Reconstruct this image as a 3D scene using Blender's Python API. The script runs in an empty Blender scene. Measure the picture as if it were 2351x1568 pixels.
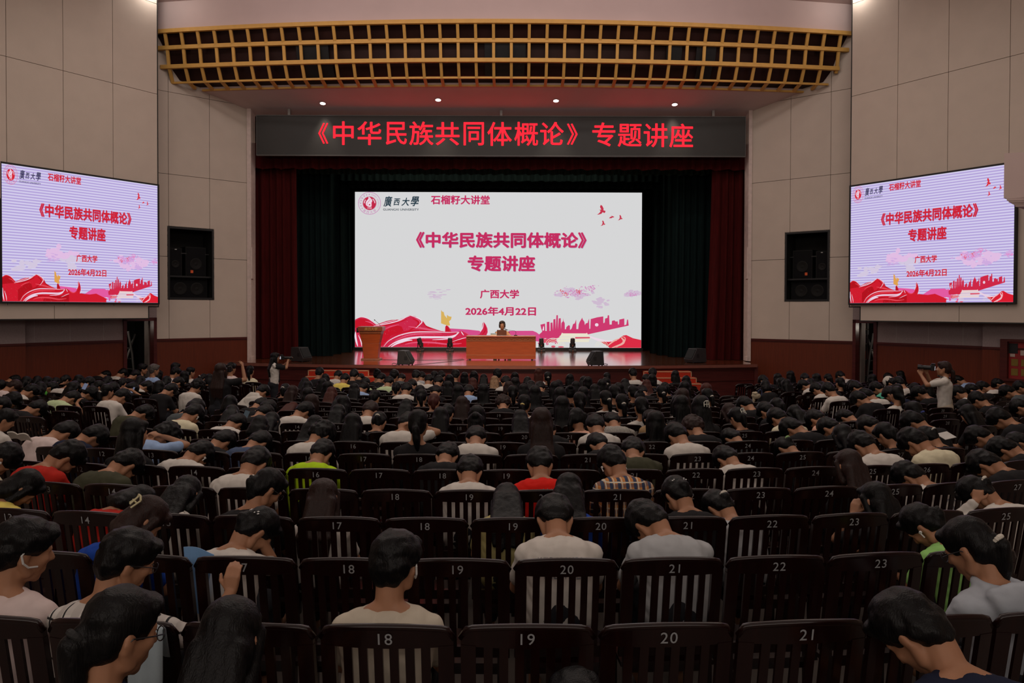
import bpy, bmesh, math, random
from mathutils import Vector, Matrix, noise
from mathutils.bvhtree import BVHTree

random.seed(7)
SC = bpy.context.scene
COL = SC.collection
R = math.radians
PI = math.pi

# ------------------------------------------------------------------ camera
F, CX, CY = 1700.0, 1175.5, 737.0          # focal length and optical centre, in pixels of the 2351x1568 frame
CZ = 2.89                                   # camera height
cd = bpy.data.cameras.new('camera')
cd.sensor_width = 36.0
cd.lens = F * 36.0 / 2351.0
cd.shift_y = -(784.0 - CY) / 2351.0
cd.clip_end = 200
cam = bpy.data.objects.new('camera', cd)
COL.objects.link(cam)
PITCH, ROLL = 25.0 / F, R(0.17)
CAMROT = Matrix.Rotation(PI / 2 - PITCH, 3, 'X') @ Matrix.Rotation(ROLL, 3, 'Z')
cam.matrix_world = Matrix.Translation((0, 0, CZ)) @ CAMROT.to_4x4()
SC.camera = cam
CAMPOS = Vector((0, 0, CZ))

# ------------------------------------------------------------------ exposure, world, lights
SC.view_settings.view_transform = 'Standard'
SC.view_settings.look = 'None'
SC.view_settings.exposure = 0.0
SC.view_settings.gamma = 1.0
SC.view_settings.use_curve_mapping = False
try:
    SC.cycles.max_bounces = 6
    SC.cycles.diffuse_bounces = 3
    SC.cycles.glossy_bounces = 3
    SC.cycles.transmission_bounces = 2
    SC.cycles.use_denoising = True
    SC.cycles.sample_clamp_indirect = 4.0
    SC.cycles.caustics_reflective = False
    SC.cycles.caustics_refractive = False
except Exception:
    pass
W = bpy.data.worlds.new('world')
SC.world = W
W.use_nodes = True
W.node_tree.nodes['Background'].inputs[0].default_value = (0.55, 0.5, 0.5, 1)
W.node_tree.nodes['Background'].inputs[1].default_value = 0.02


def area_light(name, loc, size, energy, color, target=None, sy=None, spread=None):
    l = bpy.data.lights.new(name, 'AREA')
    l.energy = energy
    l.color = color
    l.size = size
    if sy:
        l.shape = 'RECTANGLE'
        l.size_y = sy
    if spread:
        l.spread = spread
    o = bpy.data.objects.new(name, l)
    COL.objects.link(o)
    o.location = loc
    d = Vector(target if target else (loc[0], loc[1], loc[2] - 1)) - Vector(loc)
    o.rotation_euler = d.to_track_quat('-Z', 'Y').to_euler()
    return o


def spot_light(name, loc, target, energy, color, angle, blend=0.5, radius=0.05):
    l = bpy.data.lights.new(name, 'SPOT')
    l.energy = energy
    l.color = color
    l.spot_size = R(angle)
    l.spot_blend = blend
    l.shadow_soft_size = radius
    o = bpy.data.objects.new(name, l)
    COL.objects.link(o)
    o.location = loc
    o.rotation_euler = (Vector(target) - Vector(loc)).to_track_quat('-Z', 'Y').to_euler()
    return o


def point_light(name, loc, energy, color, radius=0.1):
    l = bpy.data.lights.new(name, 'POINT')
    l.energy = energy
    l.color = color
    l.shadow_soft_size = radius
    o = bpy.data.objects.new(name, l)
    COL.objects.link(o)
    o.location = loc
    return o


area_light('hall_ceiling_light', (-0.5, 13.0, CZ + 8.7), 20, 800, (1.0, 0.88, 0.79), sy=11)
area_light('hall_ceiling_light', (-0.5, 0.0, CZ + 8.7), 17, 130, (1.0, 0.90, 0.82), sy=8)
area_light('rear_fill_light', (-0.5, -6.5, CZ + 4.0), 20, 430, (1.0, 0.88, 0.79), target=(-0.5, 22.0, CZ + 4.5), sy=3.0)  # added fill for walls, grid and audience backs; no known lamp
area_light('bulkhead_fill_light', (-0.5, 18.6, CZ + 8.95), 17, 110, (1.0, 0.88, 0.84), target=(-0.5, 21.6, CZ + 8.0), sy=0.3)  # added fill that brightens the bulkhead and grid front; no known fitting
spot_light('front_of_house_light', (-0.8, 13.5, CZ + 8.5), (-1.2, 24.6, CZ - 1.0), 6500, (1.0, 0.78, 0.58), 38, 0.8, 0.15)
area_light('stage_fill_light', (-0.8, 26.5, CZ + 5.9), 9, 150, (1.0, 0.80, 0.62), target=(-0.8, 24.3, CZ - 1.2), sy=0.5)  # added warm wash so desk and lectern show up; no known batten


# ------------------------------------------------------------------ pixel helpers
def ray(px, py):
    return CAMROT @ Vector(((px - CX) / F, -(py - CY) / F, -1.0))


def P(px, py, Y):
    d = ray(px, py)
    return CAMPOS + d * (Y / d.y)


def hit(px, py, pt, nrm):
    d = ray(px, py)
    t = (pt - CAMPOS).dot(nrm) / d.dot(nrm)
    return CAMPOS + d * t


def floor_z(y):
    return max(0.0, 0.93 - 0.0441 * y)


# ------------------------------------------------------------------ materials
def lin(c):
    c = c / 255.0
    return c / 12.92 if c <= 0.04045 else ((c + 0.055) / 1.055) ** 2.4


def srgb(c):
    return (lin(c[0]), lin(c[1]), lin(c[2]), 1.0)


MATS = {}


def mat(name, col, rough=0.6, spec=0.4, var=0.08, scale=8.0, metal=0.0, bump=0.0, stretch=(1, 1, 1)):
    """principled material whose base colour wanders a little with a noise texture; col is linear rgb"""
    if name in MATS:
        return MATS[name]
    m = bpy.data.materials.new(name)
    m.use_nodes = True
    nt = m.node_tree
    b = nt.nodes['Principled BSDF']
    b.inputs['Roughness'].default_value = rough
    b.inputs['Metallic'].default_value = metal
    b.inputs['Specular IOR Level'].default_value = spec
    tc = nt.nodes.new('ShaderNodeTexCoord')
    mp = nt.nodes.new('ShaderNodeMapping')
    mp.inputs['Scale'].default_value = stretch
    nz = nt.nodes.new('ShaderNodeTexNoise')
    nz.inputs['Scale'].default_value = scale
    nz.inputs['Detail'].default_value = 3
    rp = nt.nodes.new('ShaderNodeValToRGB')
    rp.color_ramp.elements[0].position = 0.3
    rp.color_ramp.elements[1].position = 0.7
    rp.color_ramp.elements[0].color = tuple(c * (1 - var) for c in col[:3]) + (1,)
    rp.color_ramp.elements[1].color = tuple(min(1, c * (1 + var)) for c in col[:3]) + (1,)
    nt.links.new(tc.outputs['Object'], mp.inputs['Vector'])
    nt.links.new(mp.outputs['Vector'], nz.inputs['Vector'])
    nt.links.new(nz.outputs['Fac'], rp.inputs['Fac'])
    nt.links.new(rp.outputs['Color'], b.inputs['Base Color'])
    if bump:
        bp = nt.nodes.new('ShaderNodeBump')
        bp.inputs['Strength'].default_value = bump
        bp.inputs['Distance'].default_value = 0.02
        nt.links.new(nz.outputs['Fac'], bp.inputs['Height'])
        nt.links.new(bp.outputs['Normal'], b.inputs['Normal'])
    MATS[name] = m
    return m


def glow(name, rgb, strength=1.0):
    """screen picture colour: rgb is the 0-255 colour the lit pixels show"""
    if name in MATS:
        return MATS[name]
    m = bpy.data.materials.new(name)
    m.use_nodes = True
    nt = m.node_tree
    for n in list(nt.nodes):
        nt.nodes.remove(n)
    e = nt.nodes.new('ShaderNodeEmission')
    o = nt.nodes.new('ShaderNodeOutputMaterial')
    e.inputs[0].default_value = srgb(rgb)
    e.inputs[1].default_value = strength
    nt.links.new(e.outputs[0], o.inputs[0])
    MATS[name] = m
    return m


def check_mat(name, cols, scale, kind):
    """woven pattern for shirts: plaid, dots or stripes, in the cloth's own coordinates"""
    if name in MATS:
        return MATS[name]
    m = bpy.data.materials.new(name)
    m.use_nodes = True
    nt = m.node_tree
    b = nt.nodes['Principled BSDF']
    b.inputs['Roughness'].default_value = 0.85
    tc = nt.nodes.new('ShaderNodeTexCoord')
    sp = nt.nodes.new('ShaderNodeSeparateXYZ')
    nt.links.new(tc.outputs['Object'], sp.inputs[0])

    def math_node(op, a, bb=None):
        n = nt.nodes.new('ShaderNodeMath')
        n.operation = op
        for i, v in enumerate((a, bb)):
            if v is None:
                continue
            if isinstance(v, (int, float)):
                n.inputs[i].default_value = v
            else:
                nt.links.new(v, n.inputs[i])
        return n.outputs[0]

    def band(sock, width):
        fr = math_node('FRACT', math_node('MULTIPLY', sock, scale))
        return math_node('LESS_THAN', fr, width)

    def mix(fac, a, c):
        n = nt.nodes.new('ShaderNodeMix')
        n.data_type = 'RGBA'
        nt.links.new(fac, n.inputs['Factor'])
        for s, v in ((n.inputs[6], a), (n.inputs[7], c)):
            if isinstance(v, tuple):
                s.default_value = v
            else:
                nt.links.new(v, s)
        return n.outputs[2]
    if kind == 'plaid':
        c = mix(band(sp.outputs['X'], 0.4), srgb(cols[0]), srgb(cols[1]))
        c = mix(math_node('MULTIPLY', band(sp.outputs['Z'], 0.4), 0.6), c, srgb(cols[1]))
        off = math_node('ADD', sp.outputs['X'], 0.5 / scale)
        c = mix(band(off, 0.12), c, srgb(cols[2]))
        offz = math_node('ADD', sp.outputs['Z'], 0.5 / scale)
        c = mix(band(offz, 0.12), c, srgb(cols[2]))
    elif kind == 'stripes':
        c = mix(band(sp.outputs['X'], 0.45), srgb(cols[0]), srgb(cols[1]))
    else:
        vo = nt.nodes.new('ShaderNodeTexVoronoi')
        vo.inputs['Scale'].default_value = scale
        vo.inputs['Randomness'].default_value = 0.2
        nt.links.new(tc.outputs['Object'], vo.inputs['Vector'])
        c = mix(math_node('LESS_THAN', vo.outputs['Distance'], 0.16), srgb(cols[0]), srgb(cols[1]))
    nt.links.new(c, b.inputs['Base Color'])
    MATS[name] = m
    return m


M_PANEL = mat('panel_board', (0.62, 0.525, 0.445), 0.7, 0.25, 0.03, 2)
M_SEAM = mat('panel_seam', (0.03, 0.028, 0.026), 0.8)
M_PLASTER = mat('pink_plaster', (0.70, 0.54, 0.51), 0.85, 0.2, 0.03, 1.2)
M_STONE = mat('mauve_stone', (0.34, 0.27, 0.265), 0.6, 0.3, 0.08, 30)
M_WAINS = mat('red_wainscot', (0.125, 0.021, 0.006), 0.45, 0.4, 0.15, 3, stretch=(14, 14, 0.6))
M_DARKRED = mat('dark_red_wood', (0.075, 0.012, 0.010), 0.35, 0.45, 0.2, 2, stretch=(1, 1, 12))
M_BLACK = mat('black_paint', (0.012, 0.012, 0.013), 0.5)
M_VOID = mat('dark_interior', (0.016, 0.015, 0.014), 0.8)
M_OCHRE = mat('ochre_grid_paint', (0.74, 0.41, 0.105), 0.55, 0.3, 0.06, 6)
M_GRIDPANE = mat('dark_grid_pane', (0.034, 0.013, 0.011), 0.5, 0.2, 0.25, 1.5)
M_STEEL = mat('grey_steel', (0.30, 0.29, 0.28), 0.4, 0.5, 0.05, 10, metal=0.6)
M_WHITEPAINT = mat('white_post_paint', (0.72, 0.58, 0.53), 0.55, 0.3)
M_REDCURTAIN = mat('red_velvet', (0.055, 0.0035, 0.0035), 0.9, 0.15, 0.25, 5, stretch=(4, 4, 0.3))
M_GREENCURTAIN = mat('green_velvet', (0.0045, 0.0125, 0.0125), 0.9, 0.12, 0.25, 5, stretch=(4, 4, 0.3))
M_GREENBORDER = mat('green_border_cloth', (0.022, 0.050, 0.034), 0.9, 0.12, 0.3, 6, stretch=(6, 6, 0.3))
M_BACKDROP = mat('black_backdrop', (0.005, 0.008, 0.010), 0.95, 0.05)
M_DESK = mat('orange_brown_wood', (0.30, 0.055, 0.012), 0.32, 0.45, 0.12, 3, stretch=(1, 1, 8))
M_DESKDARK = mat('carved_wood', (0.19, 0.05, 0.014), 0.4, 0.4, 0.35, 40)
M_SPEAKER = mat('black_speaker_cloth', (0.013, 0.014, 0.015), 0.7, 0.3)
M_SPEAKERCASE = mat('charcoal_speaker_case', (0.026, 0.025, 0.026), 0.5, 0.4)
M_GOLD = mat('gold_lettering', (0.65, 0.40, 0.10), 0.35, 0.5, metal=0.6)
M_STEPRED = mat('red_step_carpet', (0.42, 0.032, 0.012), 0.75, 0.2, 0.1, 20)
M_STEPEDGE = mat('step_edge_strip', (0.55, 0.36, 0.2), 0.5)
M_FLOOR = mat('grey_hall_floor', (0.20, 0.175, 0.155), 0.45, 0.4, 0.06, 3)
M_CHAIR = mat('mahogany_chair_wood', (0.0098, 0.0018, 0.0015), 0.26, 0.28, 0.25, 3, stretch=(8, 8, 1))
_b = M_CHAIR.node_tree.nodes['Principled BSDF']
_b.inputs['Coat Weight'].default_value = 0.22
_b.inputs['Coat Roughness'].default_value = 0.15
M_NUMBER = mat('silver_number_paint', (0.30, 0.31, 0.32), 0.5)


def stage_floor_mat():
    m = bpy.data.materials.new('glossy_stage_boards')
    m.use_nodes = True
    nt = m.node_tree
    b = nt.nodes['Principled BSDF']
    tc = nt.nodes.new('ShaderNodeTexCoord')
    br = nt.nodes.new('ShaderNodeTexBrick')
    br.inputs['Scale'].default_value = 1.0
    br.inputs['Brick Width'].default_value = 2.2
    br.inputs['Row Height'].default_value = 0.11
    br.inputs['Mortar Size'].default_value = 0.003
    br.inputs['Color1'].default_value = (0.20, 0.055, 0.018, 1)
    br.inputs['Color2'].default_value = (0.16, 0.042, 0.014, 1)
    br.inputs['Mortar'].default_value = (0.05, 0.012, 0.005, 1)
    nz = nt.nodes.new('ShaderNodeTexNoise')
    nz.inputs['Scale'].default_value = 1.5
    mp = nt.nodes.new('ShaderNodeMapping')
    mp.inputs['Scale'].default_value = (0.6, 9, 1)
    nt.links.new(tc.outputs['Object'], br.inputs['Vector'])
    nt.links.new(tc.outputs['Object'], mp.inputs['Vector'])
    nt.links.new(mp.outputs['Vector'], nz.inputs['Vector'])
    nt.links.new(br.outputs['Color'], b.inputs['Base Color'])
    bp = nt.nodes.new('ShaderNodeBump')
    bp.inputs['Strength'].default_value = 0.25
    bp.inputs['Distance'].default_value = 0.004
    nt.links.new(nz.outputs['Fac'], bp.inputs['Height'])
    nt.links.new(bp.outputs['Normal'], b.inputs['Normal'])
    b.inputs['Roughness'].default_value = 0.22
    b.inputs['Specular IOR Level'].default_value = 0.8
    b.inputs['Coat Weight'].default_value = 1.0
    b.inputs['Coat Roughness'].default_value = 0.13
    return m


M_STAGE = stage_floor_mat()


# ------------------------------------------------------------------ mesh helpers
class MB:
    """collects boxes, prisms and tubes and links them as one mesh object"""

    def __init__(self):
        self.v = []
        self.f = []
        self.smooth_from = 0

    def add(self, verts, faces):
        n = len(self.v)
        self.v.extend([tuple(v) for v in verts])
        self.f.extend([tuple(i + n for i in f) for f in faces])

    def box(self, a, b, mtx=None):
        (x0, y0, z0), (x1, y1, z1) = a, b
        vs = [Vector(p) for p in ((x0, y0, z0), (x1, y0, z0), (x1, y1, z0), (x0, y1, z0), (x0, y0, z1), (x1, y0, z1), (x1, y1, z1), (x0, y1, z1))]
        if mtx is not None:
            vs = [mtx @ v for v in vs]
        self.add(vs, [(3, 2, 1, 0), (4, 5, 6, 7), (0, 1, 5, 4), (1, 2, 6, 5), (2, 3, 7, 6), (3, 0, 4, 7)])

    def prism(self, poly, depth):
        """poly: 3-D outline, depth: extrusion vector"""
        n = len(poly)
        d = Vector(depth)
        vs = [Vector(p) for p in poly] + [Vector(p) + d for p in poly]
        self.add(vs, [tuple(range(n))[::-1], tuple(range(n, 2 * n))] + [(i, (i + 1) % n, n + (i + 1) % n, n + i) for i in range(n)])

    def sweep(self, pts, w, t, up=Vector((0, 0, 1)), side=None):
        """rectangular bar along pts: w across the side direction, t along up"""
        pts = [Vector(p) for p in pts]
        rings = []
        for i, p in enumerate(pts):
            d = (pts[min(i + 1, len(pts) - 1)] - pts[max(i - 1, 0)]).normalized()
            s = side.normalized() if side is not None else d.cross(up).normalized()
            u = s.cross(d).normalized()
            rings.append([p + s * w / 2 + u * t / 2, p - s * w / 2 + u * t / 2, p - s * w / 2 - u * t / 2, p + s * w / 2 - u * t / 2])
        vs = [v for r in rings for v in r]
        fs = [(3, 2, 1, 0), tuple(4 * (len(pts) - 1) + k for k in range(4))]
        for i in range(len(pts) - 1):
            for k in range(4):
                fs.append((4 * i + k, 4 * i + (k + 1) % 4, 4 * i + 4 + (k + 1) % 4, 4 * i + 4 + k))
        self.add(vs, fs)

    def tube(self, pts, r, seg=8):
        pts = [Vector(p) for p in pts]
        rs = r if isinstance(r, (list, tuple)) else [r] * len(pts)
        rings = []
        up = Vector((0, 0, 1))
        for i, p in enumerate(pts):
            d = (pts[min(i + 1, len(pts) - 1)] - pts[max(i - 1, 0)]).normalized()
            a = d.cross(up if abs(d.z) < 0.95 else Vector((0, 1, 0))).normalized()
            b = d.cross(a)
            rings.append([p + (a * math.cos(2 * PI * k / seg) + b * math.sin(2 * PI * k / seg)) * rs[i] for k in range(seg)])
        vs = [v for q in rings for v in q]
        n = len(pts)
        fs = [tuple(range(seg)), tuple((n - 1) * seg + k for k in range(seg))[::-1]]
        for i in range(n - 1):
            for k in range(seg):
                fs.append((i * seg + k, i * seg + (k + 1) % seg, (i + 1) * seg + (k + 1) % seg, (i + 1) * seg + k))
        self.add(vs, fs)

    def lathe(self, prof, seg=20, mtx=None):
        """prof: list of (r, z)"""
        vs = [Vector((r * math.cos(2 * PI * k / seg), r * math.sin(2 * PI * k / seg), z)) for r, z in prof for k in range(seg)]
        if mtx is not None:
            vs = [mtx @ v for v in vs]
        n = len(prof)
        fs = [tuple(range(seg))[::-1], tuple((n - 1) * seg + k for k in range(seg))]
        for i in range(n - 1):
            for k in range(seg):
                fs.append((i * seg + k, i * seg + (k + 1) % seg, (i + 1) * seg + (k + 1) % seg, (i + 1) * seg + k))
        self.add(vs, fs)

    def mesh(self, name, m=None, smooth=False):
        me = bpy.data.meshes.new(name)
        me.from_pydata(self.v, [], self.f)
        me.update()
        bm = bmesh.new()
        bm.from_mesh(me)
        bmesh.ops.recalc_face_normals(bm, faces=bm.faces)
        bm.to_mesh(me)
        bm.free()
        if smooth:
            for p in me.polygons:
                p.use_smooth = True
        if m:
            me.materials.append(m)
        return me

    def build(self, name, m, parent=None, smooth=False, bevel=0.0):
        return link(name, self.mesh(name, m, smooth), parent, bevel=bevel)


def link(name, me, parent=None, loc=None, bevel=0.0):
    o = bpy.data.objects.new(name, me)
    COL.objects.link(o)
    if loc is not None:
        o.location = loc
    if parent is not None:
        o.parent = parent
        if loc is None:                     # geometry given in world coordinates: keep it where it is
            o.matrix_parent_inverse = parent.matrix_basis.inverted()
    if bevel:
        b = o.modifiers.new('bevel', 'BEVEL')
        b.width = bevel
        b.segments = 2
        b.limit_method = 'ANGLE'
    return o


def tag(o, label=None, cat=None, group=None, kind=None):
    if label:
        o['label'] = label
    if cat:
        o['category'] = cat
    if group:
        o['group'] = group
    if kind:
        o['kind'] = kind
    return o


def thing(name, label, cat, loc=(0, 0, 0), rotz=0.0, group=None):
    o = bpy.data.objects.new(name, None)
    COL.objects.link(o)
    o.empty_display_size = 0.1
    o.location = loc
    o.rotation_euler = (0, 0, rotz)
    return tag(o, label, cat, group)


def struct(o):
    o['kind'] = 'structure'
    return o


# a scratch scene in which modifiers and text are evaluated into plain meshes
TMP = bpy.data.scenes.new('scratch')


def evaluated(ob):
    TMP.collection.objects.link(ob)
    vl = TMP.view_layers[0]
    vl.update()
    dg = vl.depsgraph
    me = bpy.data.meshes.new_from_object(ob.evaluated_get(dg))
    TMP.collection.objects.unlink(ob)
    bpy.data.objects.remove(ob)
    return me


TEXTS = {}


def text_mesh(s, bold=0.0, shear=0.0, spacing=1.0):
    """flat lettering, scaled so that the whole string is 1 wide-unit free: returns verts (x, y), faces, bbox"""
    key = (s, bold, shear, spacing)
    if key not in TEXTS:
        c = bpy.data.curves.new('lettering', 'FONT')
        c.body = s
        c.offset = bold
        c.shear = shear
        c.space_character = spacing
        c.resolution_u = 3
        me = evaluated(bpy.data.objects.new('lettering', c))
        vs = [(v.co.x, v.co.y) for v in me.vertices]
        fs = [tuple(p.vertices) for p in me.polygons]
        bpy.data.meshes.remove(me)
        xs = [v[0] for v in vs]
        ys = [v[1] for v in vs]
        TEXTS[key] = (vs, fs, (min(xs), min(ys), max(xs), max(ys)))
    return TEXTS[key]

# ------------------------------------------------------------------ room shell
Z = Vector((0, 0, 1))


def zr(y_px, Y):
    """height above the floor datum of a point seen at row y_px at distance Y (centre column)"""
    return P(CX, y_px, Y).z


# floor: slopes down towards the stage, then level
mb = MB()
xs = (-17.0, 17.0)
prof = [(-8.0, floor_z(-8.0)), (21.09, 0.0), (32.5, 0.0)]
for i in range(2):
    (ya, za), (yb, zb) = prof[i], prof[i + 1]
    mb.prism([(xs[0], ya, za - 0.2), (xs[0], yb, zb - 0.2), (xs[0], yb, zb), (xs[0], ya, za)], (xs[1] - xs[0], 0, 0))
struct(mb.build('floor', M_FLOOR))

CEIL = CZ + 9.18
mb = MB()
mb.box((-17, -8, CEIL), (17, 22.45, CEIL + 0.2))
struct(mb.build('ceiling', M_PLASTER))
mb = MB()
mb.box((-17, -8.2, 0), (17, -8, CEIL))
struct(mb.build('wall_back', M_PANEL))


class Plane:
    """a vertical wall plane: point o, horizontal unit vector h (towards +s), facing normal n (towards the hall)"""

    def __init__(self, o, h):
        self.o = Vector((o[0], o[1], 0))
        self.h = Vector((h[0], h[1], 0)).normalized()
        n = Vector((-self.h.y, self.h.x, 0))
        if n.dot(Vector((0, 8, 0)) - self.o) < 0:
            n = -n
        self.n = n

    def s(self, px, py=712):
        return (hit(px, py, self.o, self.n) - self.o).dot(self.h)

    def z(self, px, py):
        return hit(px, py, self.o, self.n).z

    def pt(self, s, z, off=0.0):
        p = self.o + self.h * s + self.n * off
        return Vector((p.x, p.y, z))

    def shifted(self, off):
        q = Plane((self.o.x, self.o.y), (self.h.x, self.h.y))
        q.o = self.o + self.n * off
        return q


def slab(mb, pl, s0, s1, z0, z1, off0, off1):
    mb.prism([pl.pt(s0, z0, off0), pl.pt(s1, z0, off0), pl.pt(s1, z1, off0), pl.pt(s0, z1, off0)], pl.n * (off1 - off0))


def panel_wall(name, pl, s_cuts, z_cuts, holes=(), seams_s=None, seams_z=None, material=None, gap=0.013, thick=0.05, backing=0.12):
    """boards with open joints over a dark backing; cuts that are not seams butt together"""
    seams_s = s_cuts[1:-1] if seams_s is None else seams_s
    seams_z = z_cuts[1:-1] if seams_z is None else seams_z
    ss = sorted(set(list(s_cuts) + [h[0] for h in holes] + [h[1] for h in holes]))
    zz = sorted(set(list(z_cuts) + [h[2] for h in holes] + [h[3] for h in holes]))
    front, back = MB(), MB()
    for i in range(len(ss) - 1):
        for j in range(len(zz) - 1):
            cs, cz = (ss[i] + ss[i + 1]) / 2, (zz[j] + zz[j + 1]) / 2
            if any(h[0] < cs < h[1] and h[2] < cz < h[3] for h in holes):
                continue
            g = gap / 2
            a = ss[i] + (g if any(abs(ss[i] - q) < 1e-6 for q in seams_s) else 0)
            b = ss[i + 1] - (g if any(abs(ss[i + 1] - q) < 1e-6 for q in seams_s) else 0)
            c = zz[j] + (g if any(abs(zz[j] - q) < 1e-6 for q in seams_z) else 0)
            d = zz[j + 1] - (g if any(abs(zz[j + 1] - q) < 1e-6 for q in seams_z) else 0)
            slab(front, pl, a, b, c, d, -thick, 0.0)
            slab(back, pl, ss[i], ss[i + 1], zz[j], zz[j + 1], -thick - backing, -thick)
    w = struct(front.build(name, material or M_PANEL))
    link('backing', back.mesh('backing', M_SEAM), w)
    return w


# ---- inner side walls, splayed, between the stage opening and the hall
Y_PRO = 24.3
pl_l = P(570, 712, Y_PRO)
pl_r = P(1722, 712, Y_PRO)
INL = Plane((pl_l.x, pl_l.y), (-1.152, -1.0))      # s runs from the stage opening towards the hall
INR = Plane((pl_r.x, pl_r.y), (1.225, -1.0))
ZW = INL.z(470, 775.5)                              # top of the red wainscot
ZTOP = CZ + 7.0

sl_end = INL.s(360)
nl = (INL.s(491), INL.s(386), INL.z(440, 687.3), INL.z(440, 523.5))
panel_wall('wall_left_inner', INL, [0, INL.s(482), INL.s(388), sl_end],
           [ZW, INL.z(470, 592.7), INL.z(470, 408.9), INL.z(470, 226), CEIL], holes=[nl])
sr_end = INR.s(1958)
nr = (INR.s(1801.5), INR.s(1903), INR.z(1850, 691.5), INR.z(1850, 531.5))
panel_wall('wall_right_inner', INR, [0, INR.s(1812), INR.s(1904), sr_end],
           [ZW, INR.z(1850, 593.3), INR.z(1850, 407.6), INR.z(1850, 221), CEIL], holes=[nr])


def wainscot(name, pl, s0, s1, zb=-0.05, top=None):
    top = ZW if top is None else top
    mb = MB()
    slab(mb, pl, s0, s1, zb, top - 0.06, -0.15, 0.0)
    w = struct(mb.build(name, M_WAINS))
    mb = MB()
    slab(mb, pl, s0, s1, top - 0.06, top, -0.15, 0.03)
    slab(mb, pl, s0, s1, top - 0.10, top - 0.075, -0.1, 0.012)
    link('rail', mb.mesh('rail', M_DARKRED), w)
    return w


wainscot('trim_left_wainscot', INL, 0, sl_end)
wainscot('trim_right_wainscot', INR, 0, sr_end)

# ---- outer walls: base wall with the doors, and the hung panel that carries the side screen
pe_l = INL.pt(sl_end, 0)
pe_r = INR.pt(sr_end, 0)
BL = Plane((pe_l.x, pe_l.y), (-0.6956, -1.0))
BR = Plane((pe_r.x, pe_r.y), (0.674, -1.0))
DOOR_TOP = BL.z(350, 729)
STONE_TOP = DOOR_TOP + 1.2


def base_wall(side, pl, d0, d1, s_far, split):
    # stone above, wainscot below, an open doorway between s = d0 and d1
    mb = MB()
    slab(mb, pl, d1, s_far, ZW, STONE_TOP, -0.2, 0.0)
    slab(mb, pl, 0, d1, DOOR_TOP, STONE_TOP, -0.2, 0.0)
    # tile joints
    w = struct(mb.build('wall_%s_base' % side, M_STONE))
    jm = MB()
    for z in (ZW + 0.75, ZW + 1.45):
        slab(jm, pl, d1, s_far, z, z + 0.008, -0.05, 0.003)
    s = d1 + 0.55
    while s < s_far:
        slab(jm, pl, s, s + 0.008, ZW, STONE_TOP, -0.05, 0.003)
        s += 0.9
    link('joint_lines', jm.mesh('joint_lines', mat('stone_joint', (0.5, 0.45, 0.44), 0.8)), w)
    wainscot('trim_%s_base_wainscot' % side, pl, d1, s_far)
    # projecting pier nearer the hall
    mb = MB()
    slab(mb, pl, split, s_far, ZW, STONE_TOP, 0.001, 0.22)
    p = struct(mb.build('wall_%s_pier' % side, M_STONE))
    mb = MB()
    slab(mb, pl, split, s_far, -0.05, ZW - 0.06, 0.001, 0.235)
    link('pier_wainscot', mb.mesh('pier_wainscot', M_WAINS), p)
    mb = MB()
    slab(mb, pl, split, s_far, ZW - 0.06, ZW, 0.001, 0.26)
    link('pier_rail', mb.mesh('pier_rail', M_DARKRED), p)
    # door casing
    mb = MB()
    for a in (d0, d1 - 0.10):
        slab(mb, pl, a, a + 0.10, 0, DOOR_TOP, -0.2, 0.04)
    slab(mb, pl, d0, d1, DOOR_TOP - 0.10, DOOR_TOP, -0.2, 0.04)
    struct(mb.build('door_%s' % side, M_DARKRED))
    # grey reveal of the doorway and the dark store room behind it
    mb = MB()
    slab(mb, pl, d0 + 0.10, d0 + 0.14, 0, DOOR_TOP - 0.1, -0.42, -0.2)
    slab(mb, pl, d1 - 0.14, d1 - 0.10, 0, DOOR_TOP - 0.1, -0.42, -0.2)
    struct(mb.build('trim_%s_reveal' % side, mat('grey_reveal', (0.16, 0.125, 0.11), 0.7)))
    mb = MB()
    slab(mb, pl, d0 - 1.0, d1 + 1.5, -0.05, DOOR_TOP + 0.4, -3.2, -3.0)
    slab(mb, pl, d0 - 1.0, d0 - 0.8, -0.05, DOOR_TOP + 0.4, -3.0, -0.25)
    slab(mb, pl, d1 + 1.3, d1 + 1.5, -0.05, DOOR_TOP + 0.4, -3.0, -0.25)
    slab(mb, pl, d0 - 1.0, d1 + 1.5, DOOR_TOP + 0.2, DOOR_TOP + 0.4, -3.0, -0.25)
    struct(mb.build('wall_%s_store' % side, M_VOID))


bl0, bl1 = BL.s(364), BL.s(282)
br0, br1 = BR.s(1935), BR.s(2015)
base_wall('left', BL, 0.02, bl1, BL.s(0) + 3.5, BL.s(49))
base_wall('right', BR, max(0.02, br0), br1, BR.s(2351) + 3.5, BR.s(2266))

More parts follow.
